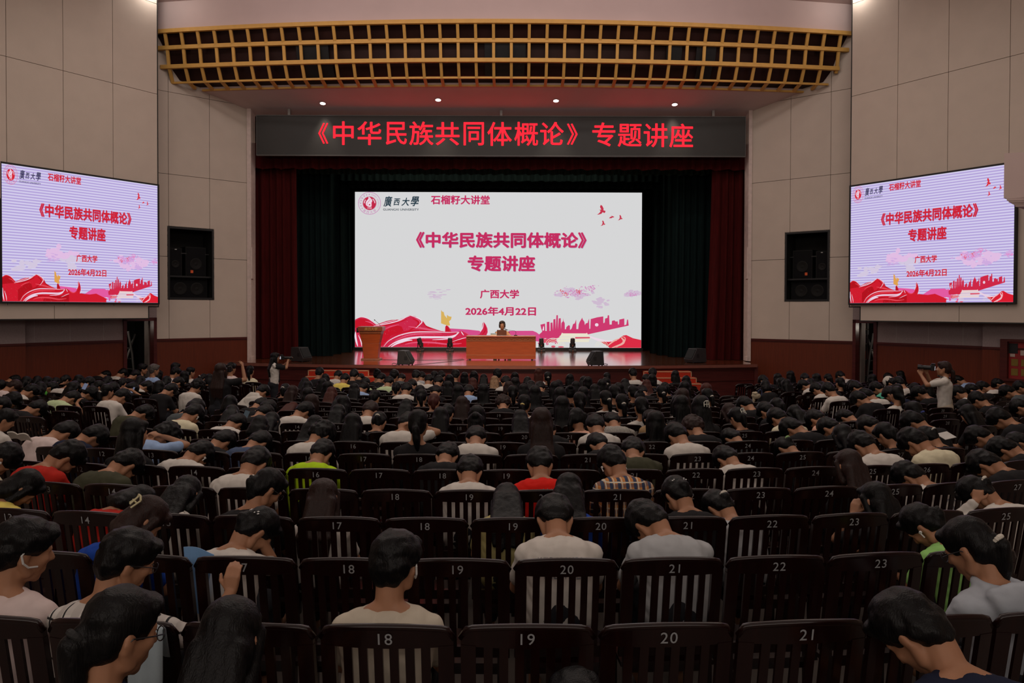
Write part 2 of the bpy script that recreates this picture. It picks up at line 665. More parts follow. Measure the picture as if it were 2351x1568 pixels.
# hung panels in front of the base walls
PLY = 21.5
q = P(362.5, 712, PLY)
SL = Plane((q.x, q.y), (-0.6956, -1.0))
q = P(1951, 712, PLY)
SR = Plane((q.x, q.y), (0.674, -1.0))
for side, pl, cuts_px, zcut, notch_px, bot_px, seam2 in (
        ('left', SL, (259.5, 145.5, 15), (250, 188.5), (340, 703), (200, 731.0), 125),
        ('right', SR, (2060, 2176, 2317), (2100, 185), (1976, 703.5), (2150, 738.0), 2202)):
    zn = pl.z(notch_px[0], notch_px[1])
    zb = pl.z(bot_px[0], bot_px[1])
    zs = pl.z(zcut[0], zcut[1])
    ztop2 = pl.z(362 if side == 'left' else 1955, 10)
    far = pl.s(0 if side == 'left' else 2351) + 4.0
    scuts = [0.0] + [pl.s(c, 300) for c in cuts_px] + [far]
    screen_b = pl.z(250 if side == 'left' else 2050, 700)
    panel_wall('wall_%s_screen' % side, pl, scuts, [zn, zs, ztop2, CEIL], backing=0.35)
    sn = pl.s(notch_px[0])
    low = panel_wall('wall_%s_soffit' % side, pl, [sn, pl.s(seam2), far], [zb, zn - 0.0005], backing=0.35)
    # dark strips painting the shadow along the panels' free edges
    mb = MB()
    slab(mb, pl, -0.03, 0.0, zn, CEIL, -0.4, 0.005)
    slab(mb, pl, -0.03, sn, zn - 0.03, zn, -0.4, 0.005)
    slab(mb, pl, sn - 0.03, sn, zb, zn, -0.4, 0.005)
    slab(mb, pl, sn - 0.03, far, zb - 0.03, zb, -0.4, 0.005)
    struct(mb.build('trim_%s_edge' % side, M_SEAM))

# enclosing side walls of the hall, outside the picture
for nm, pl, s in (('wall_left', SL, SL.s(0) + 4.0), ('wall_right', SR, SR.s(2351) + 4.0)):
    e = pl.pt(s, 0)
    mb = MB()
    x0 = e.x if e.x > 0 else e.x - 0.2
    mb.box((x0, -8, 0), (x0 + 0.2, e.y + 0.6, CEIL))
    struct(mb.build(nm, M_PANEL))

# balcony corner that juts into the picture at the right edge, with its moulded underside, and its twin at the left edge
for side, pxe, sgn in (('right', 2304.5, 1), ('left', 1.5, -1)):
    Yb = 15.5
    z1 = P(pxe, 352, Yb).z
    z0 = P(pxe, 455, Yb).z
    x0 = P(pxe, 455, Yb).x
    mb = MB()
    mb.prism([(x0, Yb, z0), (x0 + sgn * 0.9, Yb - 0.35, z0), (x0 + sgn * 3.5, Yb - 1.2, z0), (x0 + sgn * 3.5, Yb + 1.2, z0), (x0 + sgn * 1.1, Yb + 1.0, z0)], (0, 0, z1 - z0))
    w = struct(mb.build('trim_%s_balcony' % side, M_PLASTER))
    mb = MB()
    prev = z0
    for k, ins in enumerate((0.04, 0.05, 0.09, 0.15, 0.20, 0.23)):
        h = (0.02, 0.035, 0.035, 0.03, 0.03, 0.03)[k]
        xx = x0 + sgn * ins
        mb.prism([(xx, Yb - 0.02, prev - h), (xx + sgn * 0.9, Yb - 0.35 + ins * 0.3, prev - h), (xx + sgn * 3.3, Yb - 1.1, prev - h), (xx + sgn * 3.3, Yb + 1.1, prev - h), (xx + sgn * 1.05, Yb + 0.9, prev - h)], (0, 0, h))
        prev -= h
    link('moulding', mb.mesh('moulding', M_PLASTER), w)

# ---- white posts that edge the stage opening
for side, a, b in (('left', 569.0, 578.5), ('right', 1715.0, 1723.0)):
    A, B = P(a, 712, Y_PRO), P(b, 712, Y_PRO)
    mb = MB()
    mb.box((A.x, Y_PRO - 0.06, P(a, 829, Y_PRO).z), (B.x, Y_PRO + 0.35, P(a, 250, Y_PRO).z))
    p = struct(mb.build('trim_%s_post' % side, M_WHITEPAINT))
    mb = MB()
    sg = 1 if side == 'left' else -1
    xin = B.x if side == 'left' else A.x
    mb.box((min(xin, xin + sg * 0.035), Y_PRO - 0.08, P(a, 640, Y_PRO).z), (max(xin, xin + sg * 0.035), Y_PRO + 0.1, P(a, 568, Y_PRO).z))
    mb.box((min(xin, xin + sg * 0.05), Y_PRO - 0.1, P(a, 828, Y_PRO).z), (max(xin, xin + sg * 0.05), Y_PRO + 0.1, P(a, 818, Y_PRO).z))
    link('bracket', mb.mesh('bracket', M_WHITEPAINT), p)

# wall behind the posts either side of the stage opening, and side walls of the stage house
OPL, OPR = P(579, 712, Y_PRO).x, P(1717, 712, Y_PRO).x
ST_Z = CZ - 1.66
mb = MB()
mb.box((-15, Y_PRO + 0.36, 0), (OPL - 0.1, Y_PRO + 0.5, CEIL))
mb.box((OPR + 0.1, Y_PRO + 0.36, 0), (15, Y_PRO + 0.5, CEIL))
mb.box((OPL - 0.1, Y_PRO + 0.36, P(CX, 262, Y_PRO).z), (OPR + 0.1, Y_PRO + 0.5, CEIL))
struct(mb.build('wall_stage_front', M_BLACK))
mb = MB()
mb.box((-13, 32.3, 0), (12.5, 32.5, CEIL))
mb.box((-13.2, Y_PRO + 0.5, 0), (-13, 32.5, CEIL))
mb.box((12.5, Y_PRO + 0.5, 0), (12.7, 32.5, CEIL))
mb.box((-13.2, Y_PRO + 0.36, CEIL), (12.7, 32.5, CEIL + 0.2))
struct(mb.build('wall_stage', M_BACKDROP))

# ---- curved bulkhead, gridded cove and the soffit over the stage front
PZ = [8.30, 7.86, 7.33, 6.92, 6.85]                    # heights above the camera of the five long bars
PYS = [22.30, 22.45, 22.56, 22.80, 23.40]              # distance at the ends
PYM = [21.42, 21.72, 21.84, 22.16, 22.72]              # distance at the middle
PXL = [362.0, 362.0, 372.0, 399.0, 470.0]
PXR = [1955.0, 1941.0, 1919.0, 1894.0, 1836.0]
XL = [P(a, 712, y).x for a, y in zip(PXL, PYS)]
XR = [P(a, 712, y).x for a, y in zip(PXR, PYS)]


def cove_y(x, k):
    c, h = (XL[0] + XR[0]) / 2, (XR[0] - XL[0]) / 2
    u = (x - c) / h
    return PYM[k] + (PYS[k] - PYM[k]) * u * u


def cove_pt(x, k, back=0.0, upz=0.0):
    return Vector((x, cove_y(x, k) + back, CZ + PZ[k] + upz))


N = 40
mb = MB()
for k in range(5):
    a, b = XL[k] - (0.6 if k == 0 else 0.0), XR[k] + (0.6 if k == 0 else 0.0)
    mb.sweep([cove_pt(a + (b - a) * i / N, k) for i in range(N + 1)], 0.10 if k < 3 else 0.06, 0.115 if k < 3 else 0.055)
lat = struct(mb.build('trim_ceiling_grid', M_OCHRE))
mb = MB()
step = 0.518
x = (XL[0] + XR[0]) / 2 - step * 19.65
while x < XR[0]:
    ks = [k for k in range(5) if XL[k] - 0.02 <= x <= XR[k] + 0.02]
    if len(ks) >= 2:
        pts = [cove_pt(x, k, 0.0) for k in range(ks[0], ks[-1] + 1)]
        if ks[-1] < 4:                    # run on to where the cove meets the side wall
            k = ks[-1]
            side = XL if x < 0 else XR
            t = (x - side[k]) / (side[k + 1] - side[k])
            t = max(0.0, min(1.0, t))
            pts.append(cove_pt(x, k).lerp(cove_pt(x, k + 1), t * 0.98))
        mb.sweep(pts, 0.085, 0.07, up=Vector((0, -1, 0.4)), side=Vector((1, 0, 0)))
    x += step
link('cross_bars', mb.mesh('cross_bars', M_OCHRE), lat)


def cove_sheet(name, m, k_list, back, upz, grow=0.0, parent=None, xo=0.0):
    vs, fs = [], []
    for j, k in enumerate(k_list):
        for i in range(N + 1):
            a, b = XL[k] - grow, XR[k] + grow
            vs.append(cove_pt(a + (b - a) * i / N, k, back[j], upz[j]))
    for j in range(len(k_list) - 1):
        for i in range(N):
            q = j * (N + 1) + i
            fs.append((q, q + 1, q + N + 2, q + N + 1))
    me = bpy.data.meshes.new(name)
    me.from_pydata(vs, [], fs)
    me.materials.append(m)
    return link(name, me, parent)


cove_sheet('dark_panes', M_GRIDPANE, [0, 1, 2, 3, 4], [0.16, 0.2, 0.22, 0.16, 0.02], [0.0, 0.0, 0.03, 0.12, 0.10], 0.7, lat)
# black slabs paint the loft's dark where a few panes are missing
mb = MB()
for px0, px1, k in ((676, 752, 1), (686, 760, 2), (1112, 1206, 1), (1112, 1204, 2), (1530, 1566, 1), (1600, 1646, 1), (1604, 1640, 2)):
    a, b = cove_pt(P(px0, 400, 21.9).x, k, 0.06, -0.05), cove_pt(P(px1, 400, 21.9).x, k, 0.06, -0.05)
    c, d = cove_pt(b.x, k + 1, 0.10, 0.08), cove_pt(a.x, k + 1, 0.10, 0.08)
    mb.prism([a, b, c, d], (0, 0.05, 0.0))
link('loft_dark_slabs', mb.mesh('loft_dark_slabs', M_BLACK), lat)

# plaster bulkhead above the grid
vs, fs = [], []
for i in range(N + 1):
    x = XL[0] - 0.8 + (XR[0] - XL[0] + 1.6) * i / N
    vs += [(x, cove_y(x, 0) + 0.02, CZ + PZ[0]), (x, cove_y(x, 0) + 0.02, CEIL), (x, cove_y(x, 0) + 0.3, CEIL), (x, cove_y(x, 0) + 0.3, CZ + PZ[0])]
for i in range(N):
    for k in range(4):
        fs.append((4 * i + k, 4 * i + (k + 1) % 4, 4 * i + 4 + (k + 1) % 4, 4 * i + 4 + k))
me = bpy.data.meshes.new('wall_front_bulkhead')
me.from_pydata(vs, [], fs)
me.materials.append(M_PLASTER)
struct(link('wall_front_bulkhead', me))

# plaster soffit from the grid to the top of the stage opening
vs, fs = [], []
zs_pro = P(CX, 262, Y_PRO).z
for i in range(N + 1):
    xa = XL[4] - 0.7 + (XR[4] - XL[4] + 1.4) * i / N
    p = cove_pt(xa, 4, 0.02, 0.0)
    t = i / N
    xb = pl_l.x - 0.1 + (pl_r.x - pl_l.x + 0.2) * t
    vs += [p, Vector((xb, Y_PRO + 0.36, zs_pro)), Vector((xb, Y_PRO + 0.36, zs_pro + 0.5)), Vector((p.x, p.y, p.z + 0.4))]
for i in range(N):
    for k in range(4):
        fs.append((4 * i + k, 4 * i + (k + 1) % 4, 4 * i + 4 + (k + 1) % 4, 4 * i + 4 + k))
me = bpy.data.meshes.new('ceiling_stage_soffit')
me.from_pydata(vs, [], fs)
me.materials.append(M_PLASTER)
struct(link('ceiling_stage_soffit', me))

# four recessed downlights in the soffit
SOF_N = None
for i, (px, py) in enumerate(((741, 237), (1006, 229), (1276.5, 231), (1549, 239.5))):
    A = cove_pt(P(px, 400, 22.9).x, 4, 0.02)
    B = Vector((P(px, 400, Y_PRO).x, Y_PRO + 0.36, zs_pro))
    nrm = Vector((1, 0, 0)).cross(B - A).normalized()
    if nrm.z > 0:
        nrm = -nrm
    c = hit(px, py, A, nrm)
    label = ('leftmost', 'second from left', 'third from left', 'rightmost')[i]
    t = thing('downlight', 'round white recessed downlight in the pink soffit, %s of the four' % label, 'light', c, 0, 'downlights over the stage front')
    mtx = Matrix.Translation(c) @ nrm.to_track_quat('Z', 'Y').to_matrix().to_4x4()
    m1, m2 = MB(), MB()
    m1.lathe([(0.07, 0.003), (0.115, 0.003), (0.12, 0.014), (0.088, 0.016), (0.082, 0.006)], 24, mtx)
    m1.build('trim_ring', M_WHITEPAINT, t)
    m2.lathe([(0.001, 0.006), (0.085, 0.006), (0.084, 0.011), (0.001, 0.013)], 24, mtx)
    m2.build('lamp', glow('downlight_glow', (255, 252, 246), 6.0), t)
    spot_light('downlight_beam', c + nrm * 0.06, c + Vector((0, 0.5, -6)), 120, (1.0, 0.86, 0.72), 62, 0.9, 0.07)

# wall washers just above the picture at the tops of the hung panels
for pl, px in ((SL, 345), (SR, 1966)):
    p = pl.pt(pl.s(px), CEIL - 0.12, 0.35)
    point_light('wall_washer_light', p, 16, (1.0, 0.95, 0.88), 0.08)

# loudspeaker niches in the inner walls: black frame, back box, dark shelf
for side, pl, nn, inner in (('left', INL, nl, 1), ('right', INR, nr, -1)):
    s0, s1, z0, z1 = nn
    mb = MB()
    slab(mb, pl, s0, s1, z0, z1, -1.05, -1.0)
    for a, b in ((s0 - 0.02, s0), (s1, s1 + 0.02)):
        slab(mb, pl, a, b, z0 - 0.02, z1 + 0.02, -1.0, 0.0)
    for a, b in ((z0 - 0.02, z0), (z1, z1 + 0.02)):
        slab(mb, pl, s0, s1, a, b, -1.0, 0.0)
    w = struct(mb.build('trim_%s_niche' % side, M_VOID))
    mb = MB()
    f = 0.055
    for a, b, c, d in ((s0, s0 + f, z0, z1), (s1 - f, s1, z0, z1), (s0 + f, s1 - f, z0, z0 + f), (s0 + f, s1 - f, z1 - f, z1)):
        slab(mb, pl, a, b, c, d, -0.06, 0.012)
    link('niche_frame', mb.mesh('niche_frame', M_BLACK), w)
    H = z1 - z0
    zsh = z0 + H * 0.33
    mb = MB()
    slab(mb, pl, s0, s1, zsh - 0.05, zsh, -1.0, -0.12)
    slab(mb, pl, s0 + f, s1 - f, z0 + H * 0.64, z0 + H * 0.655, -0.3, -0.27)
    link('niche_shelf', mb.mesh('niche_shelf', M_BLACK), w)
    Wd = s1 - s0
    # on the shelf: a full-size loudspeaker near the stage and a slim one beside it; below: a wide subwoofer
    for kind, a, b, c, d in (('wide', s0 + Wd * 0.11, s0 + Wd * 0.56, zsh, z0 + H * 0.745), ('slim', s0 + Wd * 0.64, s0 + Wd * 0.93, zsh, z0 + H * 0.72), ('sub', s0 + Wd * 0.08, s0 + Wd * 0.92, z0, zsh - 0.06)):
        txt = {'wide': 'wide black loudspeaker with orange badge on shelf of %s wall niche',
               'slim': 'slim black loudspeaker with pale badge on shelf of %s wall niche',
               'sub': 'low black subwoofer at the bottom of the %s wall niche'}[kind] % side
        t = thing('loudspeaker', txt, 'loudspeaker', pl.pt((a + b) / 2, c, -0.4), 0, 'loudspeakers in the wall niches')
        mb = MB()
        slab(mb, pl, a, b, c + 0.003, d, -0.8, -0.28)
        mb.build('cabinet', mat('matt_black_case', (0.008, 0.008, 0.008), 0.7, 0.2), t)
        mb = MB()
        slab(mb, pl, a + 0.03, b - 0.03, c + 0.03, d - 0.03, -0.28, -0.265)
        mb.build('grille', mat('matt_black_grille', (0.006, 0.006, 0.007), 0.8, 0.15), t)
        mb = MB()
        ctrs = [((a + b) / 2, c + (d - c) * 0.42)] if kind != 'sub' else [(a + (b - a) * 0.28, (c + d) / 2), (a + (b - a) * 0.72, (c + d) / 2)]
        for cs, cz in ctrs:
            rr = min((b - a) * 0.3, (d - c) * 0.3)
            m4 = Matrix.Translation(pl.pt(cs, cz, -0.266)) @ pl.n.to_track_quat('Z', 'Y').to_matrix().to_4x4()
            mb.lathe([(rr, 0.0), (rr, 0.012), (rr * 0.86, 0.016), (rr * 0.3, 0.004), (0.002, 0.01)], 24, m4)
        mb.build('cone', mat('cone_rubber', (0.009, 0.0085, 0.008), 0.6, 0.2), t)
        if kind != 'sub':
            mb = MB()
            if kind == 'wide':
                slab(mb, pl, b - (b - a) * 0.36, b - (b - a) * 0.23, c + 0.10, c + 0.19, -0.265, -0.255)
                mb.build('badge', mat('orange_badge', (0.8, 0.12, 0.03), 0.4), t)
            else:
                slab(mb, pl, a + (b - a) * 0.4, a + (b - a) * 0.55, d - 0.06, d - 0.035, -0.265, -0.255)
                mb.build('badge', mat('pale_badge', (0.5, 0.5, 0.48), 0.4), t)

# ---- things in the store rooms seen through the doorways
def shelf_unit(pl, s0, s1, label, levels):
    t = thing('shelf_rack', label, 'shelf', pl.pt((s0 + s1) / 2, 0, -1.1))
    mb = MB()
    for s in (s0, s1 - 0.04):
        for o in (-1.3, -0.9):
            slab(mb, pl, s, s + 0.04, 0, levels[-1] + 0.5, o - 0.02, o + 0.02)
    mb.build('posts', M_STEEL, t)
    mb = MB()
    for z in levels:
        slab(mb, pl, s0, s1, z, z + 0.03, -1.32, -0.88)
    mb.build('boards', mat('shelf_board', (0.06, 0.045, 0.035), 0.6), t)
    return t


lv = [0.35, 0.85, 1.35, 1.85, 2.3]
BRD = BR.shifted(-1.1)
shelf_unit(BR, BRD.s(1951), BRD.s(1986), 'dark shelf rack with books behind the right doorway', lv)
rs = random.Random(4)
bands = ((2.33, 0.30, 10, 'upper'), (1.88, 0.32, 10, 'lower'))
bookcols = [mat('book_cover_%d' % i, c, 0.6) for i, c in enumerate(((0.10, 0.05, 0.045), (0.08, 0.035, 0.05), (0.12, 0.07, 0.05), (0.06, 0.04, 0.06)))]
sA, sB = BRD.s(1953), BRD.s(1983)
for z, h, n, lb in bands:
    for i in range(n):
        a = sA + (sB - sA) * i / n
        b = a + (sB - sA) / n * 0.86
        mb = MB()
        slab(mb, BR, a, b, z, z + h * rs.uniform(0.85, 1.0), -1.25, -0.95)
        o = mb.build('book', bookcols[rs.randrange(4)])
        tag(o, 'dark book on the %s shelf behind the right doorway, %s from its left end' % (lb, ('first', 'second', 'third', 'fourth', 'fifth', 'sixth', 'seventh', 'eighth', 'ninth', 'tenth')[i]), 'book', 'books in the right store room')
for z, h, lb in ((1.38, 0.26, 'upper'), (0.88, 0.33, 'middle'), (0.38, 0.30, 'lower')):
    mb = MB()
    slab(mb, BR, sA + 0.03, sB - 0.02, z, z + h, -1.28, -0.86)
    o = mb.build('carton', mat('red_carton', (0.30, 0.02, 0.015), 0.6), bevel=0.01)
    tag(o, 'red carton on the %s rack shelf behind the right doorway' % lb, 'carton', 'red cartons in the store room')
for side, pl, a0, a1, lab in (('left', BL, BL.shifted(-1.3).s(312), BL.shifted(-1.3).s(290), 'grey folding ladder leaning inside the left doorway'), ('right', BR, BR.shifted(-1.3).s(1989), BR.shifted(-1.3).s(2010), 'grey folding ladder leaning inside the right doorway')):
    t = thing('ladder', lab, 'ladder', pl.pt((a0 + a1) / 2, 0, -1.2))
    mb = MB()
    mb.tube([pl.pt(a0, 0.02, -1.3), pl.pt((a0 + a1) / 2, 1.5, -1.25), pl.pt(a1, 2.2, -1.2)], 0.035, 8)
    mb.tube([pl.pt(a0, 2.1, -1.35), pl.pt(a1, 1.35, -1.3)], 0.03, 8)
    mb.tube([pl.pt(a0 + (a1 - a0) * 0.35, 0.02, -1.7), pl.pt(a0 + (a1 - a0) * 0.7, 1.5, -1.65), pl.pt(a1, 2.2, -1.6)], 0.035, 8)
    mb.build('rails', M_STEEL, t)
    mb = MB()
    for k in range(5):
        z = 0.35 + 0.33 * k
        u = z / 2.3
        mb.tube([pl.pt(a0 + (a1 - a0) * u, z, -1.3), pl.pt(a0 + (a1 - a0) * (0.35 + u * 0.6), z, -1.7)], 0.02, 6)
    mb.build('rungs', M_STEEL, t)

# glazed notice cabinet in the far right opening of the pier
s0, s1 = BR.s(2312), BR.s(2351) + 1.0
z0, z1 = BR.z(2330, 873), BR.z(2330, 778)
t = thing('notice_cabinet', 'dark framed glazed notice cabinet on the pier at the far right edge', 'cabinet', BR.pt(s0, z0, 0.25))
mb = MB()
f = 0.16
for a, b, c, d in ((s0, s0 + f, z0, z1), (s1 - f, s1, z0, z1), (s0 + f, s1 - f, z0, z0 + 0.06), (s0 + f, s1 - f, z1 - 0.06, z1)):
    slab(mb, BR, a, b, c, d, 0.2, 0.36)
mb.build('frame', M_DARKRED, t)
mb = MB()
slab(mb, BR, s0 + f, s1 - f, z0 + 0.06, z1 - 0.06, 0.24, 0.26)
mb.build('back_board', mat('notice_red', (0.28, 0.025, 0.025), 0.35), t)
mb = MB()
h = z1 - z0
slab(mb, BR, s0 + f, s0 + f + 0.20, z0 + h * 0.66, z0 + h * 0.9, 0.26, 0.268)
mb.build('dark_notice', M_BLACK, t)
mb = MB()
slab(mb, BR, s0 + f + 0.03, s0 + f + 0.14, z0 + h * 0.58, z0 + h * 0.65, 0.26, 0.27)
slab(mb, BR, s0 + f + 0.26, s1 - f, z0 + h * 0.62, z0 + h * 0.74, 0.26, 0.268)
mb.build('pale_notice', mat('pale_paper', (0.5, 0.38, 0.33), 0.7), t)
mb = MB()
for r_ in range(2):
    for c_ in range(5):
        a = s0 + f + 0.06 + c_ * 0.22
        b = z0 + 0.14 + r_ * 0.24
        slab(mb, BR, a, a + 0.15, b, b + 0.17, 0.26, 0.268)
mb.build('photo_cards', mat('yellow_card', (0.20, 0.13, 0.02), 0.6), t)

# weak fill lights added to brighten the store rooms, hidden above the doorways
for pl, a, b in ((BL, bl0, bl1), (BR, br0, br1)):
    point_light('store_room_fill', pl.pt((a + b) / 2 + 0.4, DOOR_TOP - 0.25, -0.9), 7, (1.0, 0.88, 0.75), 0.1)

# ------------------------------------------------------------------ stage
def front_y(x):
    """front edge of the apron: bows out in the middle"""
    u = (x + 0.4) / 8.2
    return 21.95 + 1.1 * min(1.0, u * u)


SXL, SXR = P(500, 834, 23.0).x, P(1738, 836, 23.0).x
N = 32
outline = [Vector((SXL + (SXR - SXL) * i / N, front_y(SXL + (SXR - SXL) * i / N), 0)) for i in range(N + 1)]
mb = MB()
top = [Vector((p.x, p.y, ST_Z - 0.06)) for p in outline] + [Vector((SXR, Y_PRO + 0.1, ST_Z - 0.06)), Vector((12.0, Y_PRO + 0.6, ST_Z - 0.06)), Vector((12.0, 32.3, ST_Z - 0.06)), Vector((-12.5, 32.3, ST_Z - 0.06)), Vector((-12.5, Y_PRO + 0.6, ST_Z - 0.06)), Vector((SXL, Y_PRO + 0.1, ST_Z - 0.06))]
mb.prism(top, (0, 0, 0.06))
stage = struct(mb.build('floor_stage', M_STAGE))
mb = MB()
mb.sweep([(p.x, p.y + 0.03, ST_Z - 0.045) for p in outline], 0.10, 0.09)
link('nosing', mb.mesh('nosing', mat('worn_nosing', (0.20, 0.07, 0.05), 0.3)), stage)
mb = MB()
for off, z0, z1 in ((0.10, 0.0, ST_Z - 0.09), (0.06, ST_Z - 0.16, ST_Z - 0.09), (0.07, ST_Z - 0.50, ST_Z - 0.46), (0.06, 0.0, 0.16)):
    for i in range(N):
        a, b = outline[i], outline[i + 1]
        mb.prism([(a.x, a.y + off, z0), (b.x, b.y + off, z0), (b.x, b.y + off + 0.08, z0), (a.x, a.y + off + 0.08, z0)], (0, 0, z1 - z0))
for sx in (SXL, SXR):
    mb.box((sx - 0.06, front_y(sx) + 0.06, 0), (sx + 0.06, Y_PRO + 0.3, ST_Z - 0.06))
link('fascia', mb.mesh('fascia', M_DARKRED), stage)

# red carpeted steps up to the stage, left and right
for side, pxs in (('left', ((700, 868), (712, 846))), ('right', ((1480, 1587), (1480, 1598), (1480, 1610)))):
    if side == 'left':
        tiers = ((708, 846, 850), (702, 880, 864), (700, 880, 878))
    else:
        tiers = ((1478, 1587, 852.5), (1478, 1598.5, 867), (1478, 1610.5, 880.5))
    t = thing('stage_steps', 'red carpeted steps against the stage front, %s flight of the two' % side, 'steps', (P(tiers[0][0] + 60, 860, 21.8).x, 21.6, 0), 0, 'stage steps')
    Yf = front_y(P(tiers[0][0] + 60, 860, 22).x) + 0.05
    for k, (a, b, y) in enumerate(tiers):
        yn = Yf - 0.32 * (k + 1)
        A, B = P(a, y, yn), P(b, y, yn)
        zt = A.z
        zbot = 0.0
        mb = MB()
        mb.box((A.x, yn, zbot), (B.x, yn + 0.32 if k else Yf, zt))
        st = mb.build('step', M_STEPRED, t)
        mb = MB()
        e = 0.022
        mb.box((A.x - 0.004, yn - 0.006, zt - e), (B.x + 0.004, yn + 0.01, zt + 0.004))
        for xx in (A.x, B.x):
            mb.box((xx - e / 2, yn - 0.006, max(zbot, zt - 0.26)), (xx + e / 2, yn + 0.02, zt))
        mb.build('edge_strip', M_STEPEDGE, st)


# ---- curtains
def curtain(name, label, m, x0, x1, y, z0, z1, pitch=0.22, amp=0.06, group=None, flare=0.0, wavy=0.0, cat='curtain', gather=0.0, seed=0):
    rr = random.Random(seed)
    n = max(12, int(abs(x1 - x0) / pitch * 8))
    rows = 10
    ph = [rr.uniform(-0.5, 0.5) for _ in range(n + 1)]
    mb = MB()
    for sgn in (0, 1):
        base = len(mb.v)
        for j in range(rows + 1):
            t = j / rows
            z = z0 + (z1 - z0) * t
            for i in range(n + 1):
                u = i / n
                x = x0 + (x1 - x0) * u
                if flare:
                    x += flare * (1 - t) ** 1.6 * (u if flare * (x1 - x0) > 0 else 1 - u)
                a = 2 * PI * (x1 - x0) * u / pitch + 1.2 * math.sin(u * 9 + seed) + 0.25 * ph[i]
                yy = y + amp * math.sin(a) * (0.65 + 0.35 * (1 - t)) + 0.3 * amp * math.sin(a * 0.37 + 1)
                zz = z + (wavy * math.sin(a * 0.5 + ph[i]) if j == 0 else 0)
                mb.v.append((x, yy + 0.012 * sgn, zz))
        for j in range(rows):
            for i in range(n):
                q = base + j * (n + 1) + i
                mb.f.append((q, q + 1, q + n + 2, q + n + 1) if not sgn else (q, q + n + 1, q + n + 2, q + 1))
    me = bpy.data.meshes.new(name)
    me.from_pydata(mb.v, [], mb.f)
    me.materials.append(m)
    for p in me.polygons:
        p.use_smooth = True
    return tag(link(name, me), label, cat, group)


Zs = ST_Z + 0.01


def X(px, Y):
    return P(px, 712, Y).x


def Zp(py, Y):
    return P(CX, py, Y).z


curtain('stage_curtain', 'dark red velvet house curtain gathered at the left of the stage', M_REDCURTAIN, X(570, 24.9), X(679, 24.9), 24.95, Zs, Zp(340, 24.9), 0.26, 0.085, 'red house curtains', flare=0.06, seed=1)
curtain('stage_curtain', 'dark red velvet house curtain gathered at the right of the stage', M_REDCURTAIN, X(1635, 24.9), X(1722, 24.9), 24.95, Zs, Zp(340, 24.9), 0.26, 0.085, 'red house curtains', flare=-0.18, seed=2)
curtain('valance', 'dark red velvet valance hanging below the lit sign', M_REDCURTAIN, X(576, 24.65), X(1722, 24.65), 24.65, Zp(389, 24.65), Zp(330, 24.65), 0.30, 0.05, None, wavy=0.02, cat='valance', seed=3)
curtain('border_curtain', 'green pleated border cloth showing under the red valance', M_GREENBORDER, X(672, 25.9), X(1640, 25.9), 25.9, Zp(401, 25.9), Zp(360, 25.9), 0.20, 0.05, None, wavy=0.02, seed=4)
legs = ((26.3, 668, 759, 1540, 1660, 'first'), (27.4, 735, 778, 1513, 1560, 'second'), (28.5, 760, 803, 1498, 1530, 'third'))
for Y, a, b, c, d, w in legs:
    curtain('leg_curtain', 'very dark green side curtain left of the big screen, %s behind the red curtain' % w, M_GREENCURTAIN, X(a, Y), X(b, Y), Y, Zs, Zp(380, Y), 0.24, 0.07, 'green side curtains', flare=0.1, seed=int(Y))
    curtain('leg_curtain', 'very dark green side curtain right of the big screen, %s behind the red curtain' % w, M_GREENCURTAIN, X(c, Y), X(d, Y), Y, Zs, Zp(380, Y), 0.24, 0.07, 'green side curtains', flare=-0.1, seed=int(Y) + 9)
curtain('border_curtain', 'dark green cloth border across the top of the big screen, front one', M_GREENCURTAIN, X(680, 27.6), X(1620, 27.6), 27.6, Zp(416, 27.6), Zp(360, 27.6), 0.25, 0.05, 'dark borders above the screen', wavy=0.015, seed=21)
curtain('border_curtain', 'dark green cloth border across the top of the big screen, rear one', M_GREENCURTAIN, X(720, 29.0), X(1580, 29.0), 29.0, Zp(433, 29.0), Zp(380, 29.0), 0.25, 0.05, 'dark borders above the screen', wavy=0.015, seed=22)
curtain('back_curtain', 'black back curtain behind the big screen', mat('black_green_cloth', (0.004, 0.009, 0.011), 0.95, 0.08), X(640, 31.4), X(1680, 31.4), 31.4, Zs, Zp(330, 31.4), 0.3, 0.07, None, seed=30)

# ------------------------------------------------------------------ lettering on flat things
class Canvas:
    """flat picture area: pixel (x, y) of the photograph's main screen -> a point on a screen"""

    def __init__(self, fn, normal):
        self.fn, self.n = fn, normal

    def pt(self, x, y, lift):
        return self.fn(x, y) + self.n * lift


def put_poly(mb, cv, pts, lift):
    """one filled outline (triangulated), slightly raised"""
    from mathutils.geometry import tessellate_polygon
    tri = tessellate_polygon([[Vector((x, y, 0)) for x, y in pts]])
    mb.add([cv.pt(x, y, lift) for x, y in pts], [tuple(t) for t in tri])


def put_text(mb, cv, s, x0, y0, x1, y1, lift, bold=0.0, shear=0.0, spacing=1.0):
    """lettering fitted into the box x0..x1, y0 (top)..y1 (bottom)"""
    vs, fs, (ax, ay, bx, by) = text_mesh(s, 0.0, shear, spacing)
    ax, ay, bx, by = ax - bold, ay - bold, bx + bold, by + bold
    kx, ky = (x1 - x0) / (bx - ax), (y1 - y0) / (by - ay)
    shifts = [(0, 0)] if not bold else [(0, 0), (bold, 0), (-bold, 0), (0, bold), (0, -bold), (bold * .7, bold * .7), (-bold * .7, -bold * .7), (bold * .7, -bold * .7), (-bold * .7, bold * .7)]
    for k, (sx, sy) in enumerate(shifts):
        mb.add([cv.pt(x0 + (x + sx - ax) * kx, y1 - (y + sy - ay) * ky, lift + 0.0001 * k) for x, y in vs], fs)


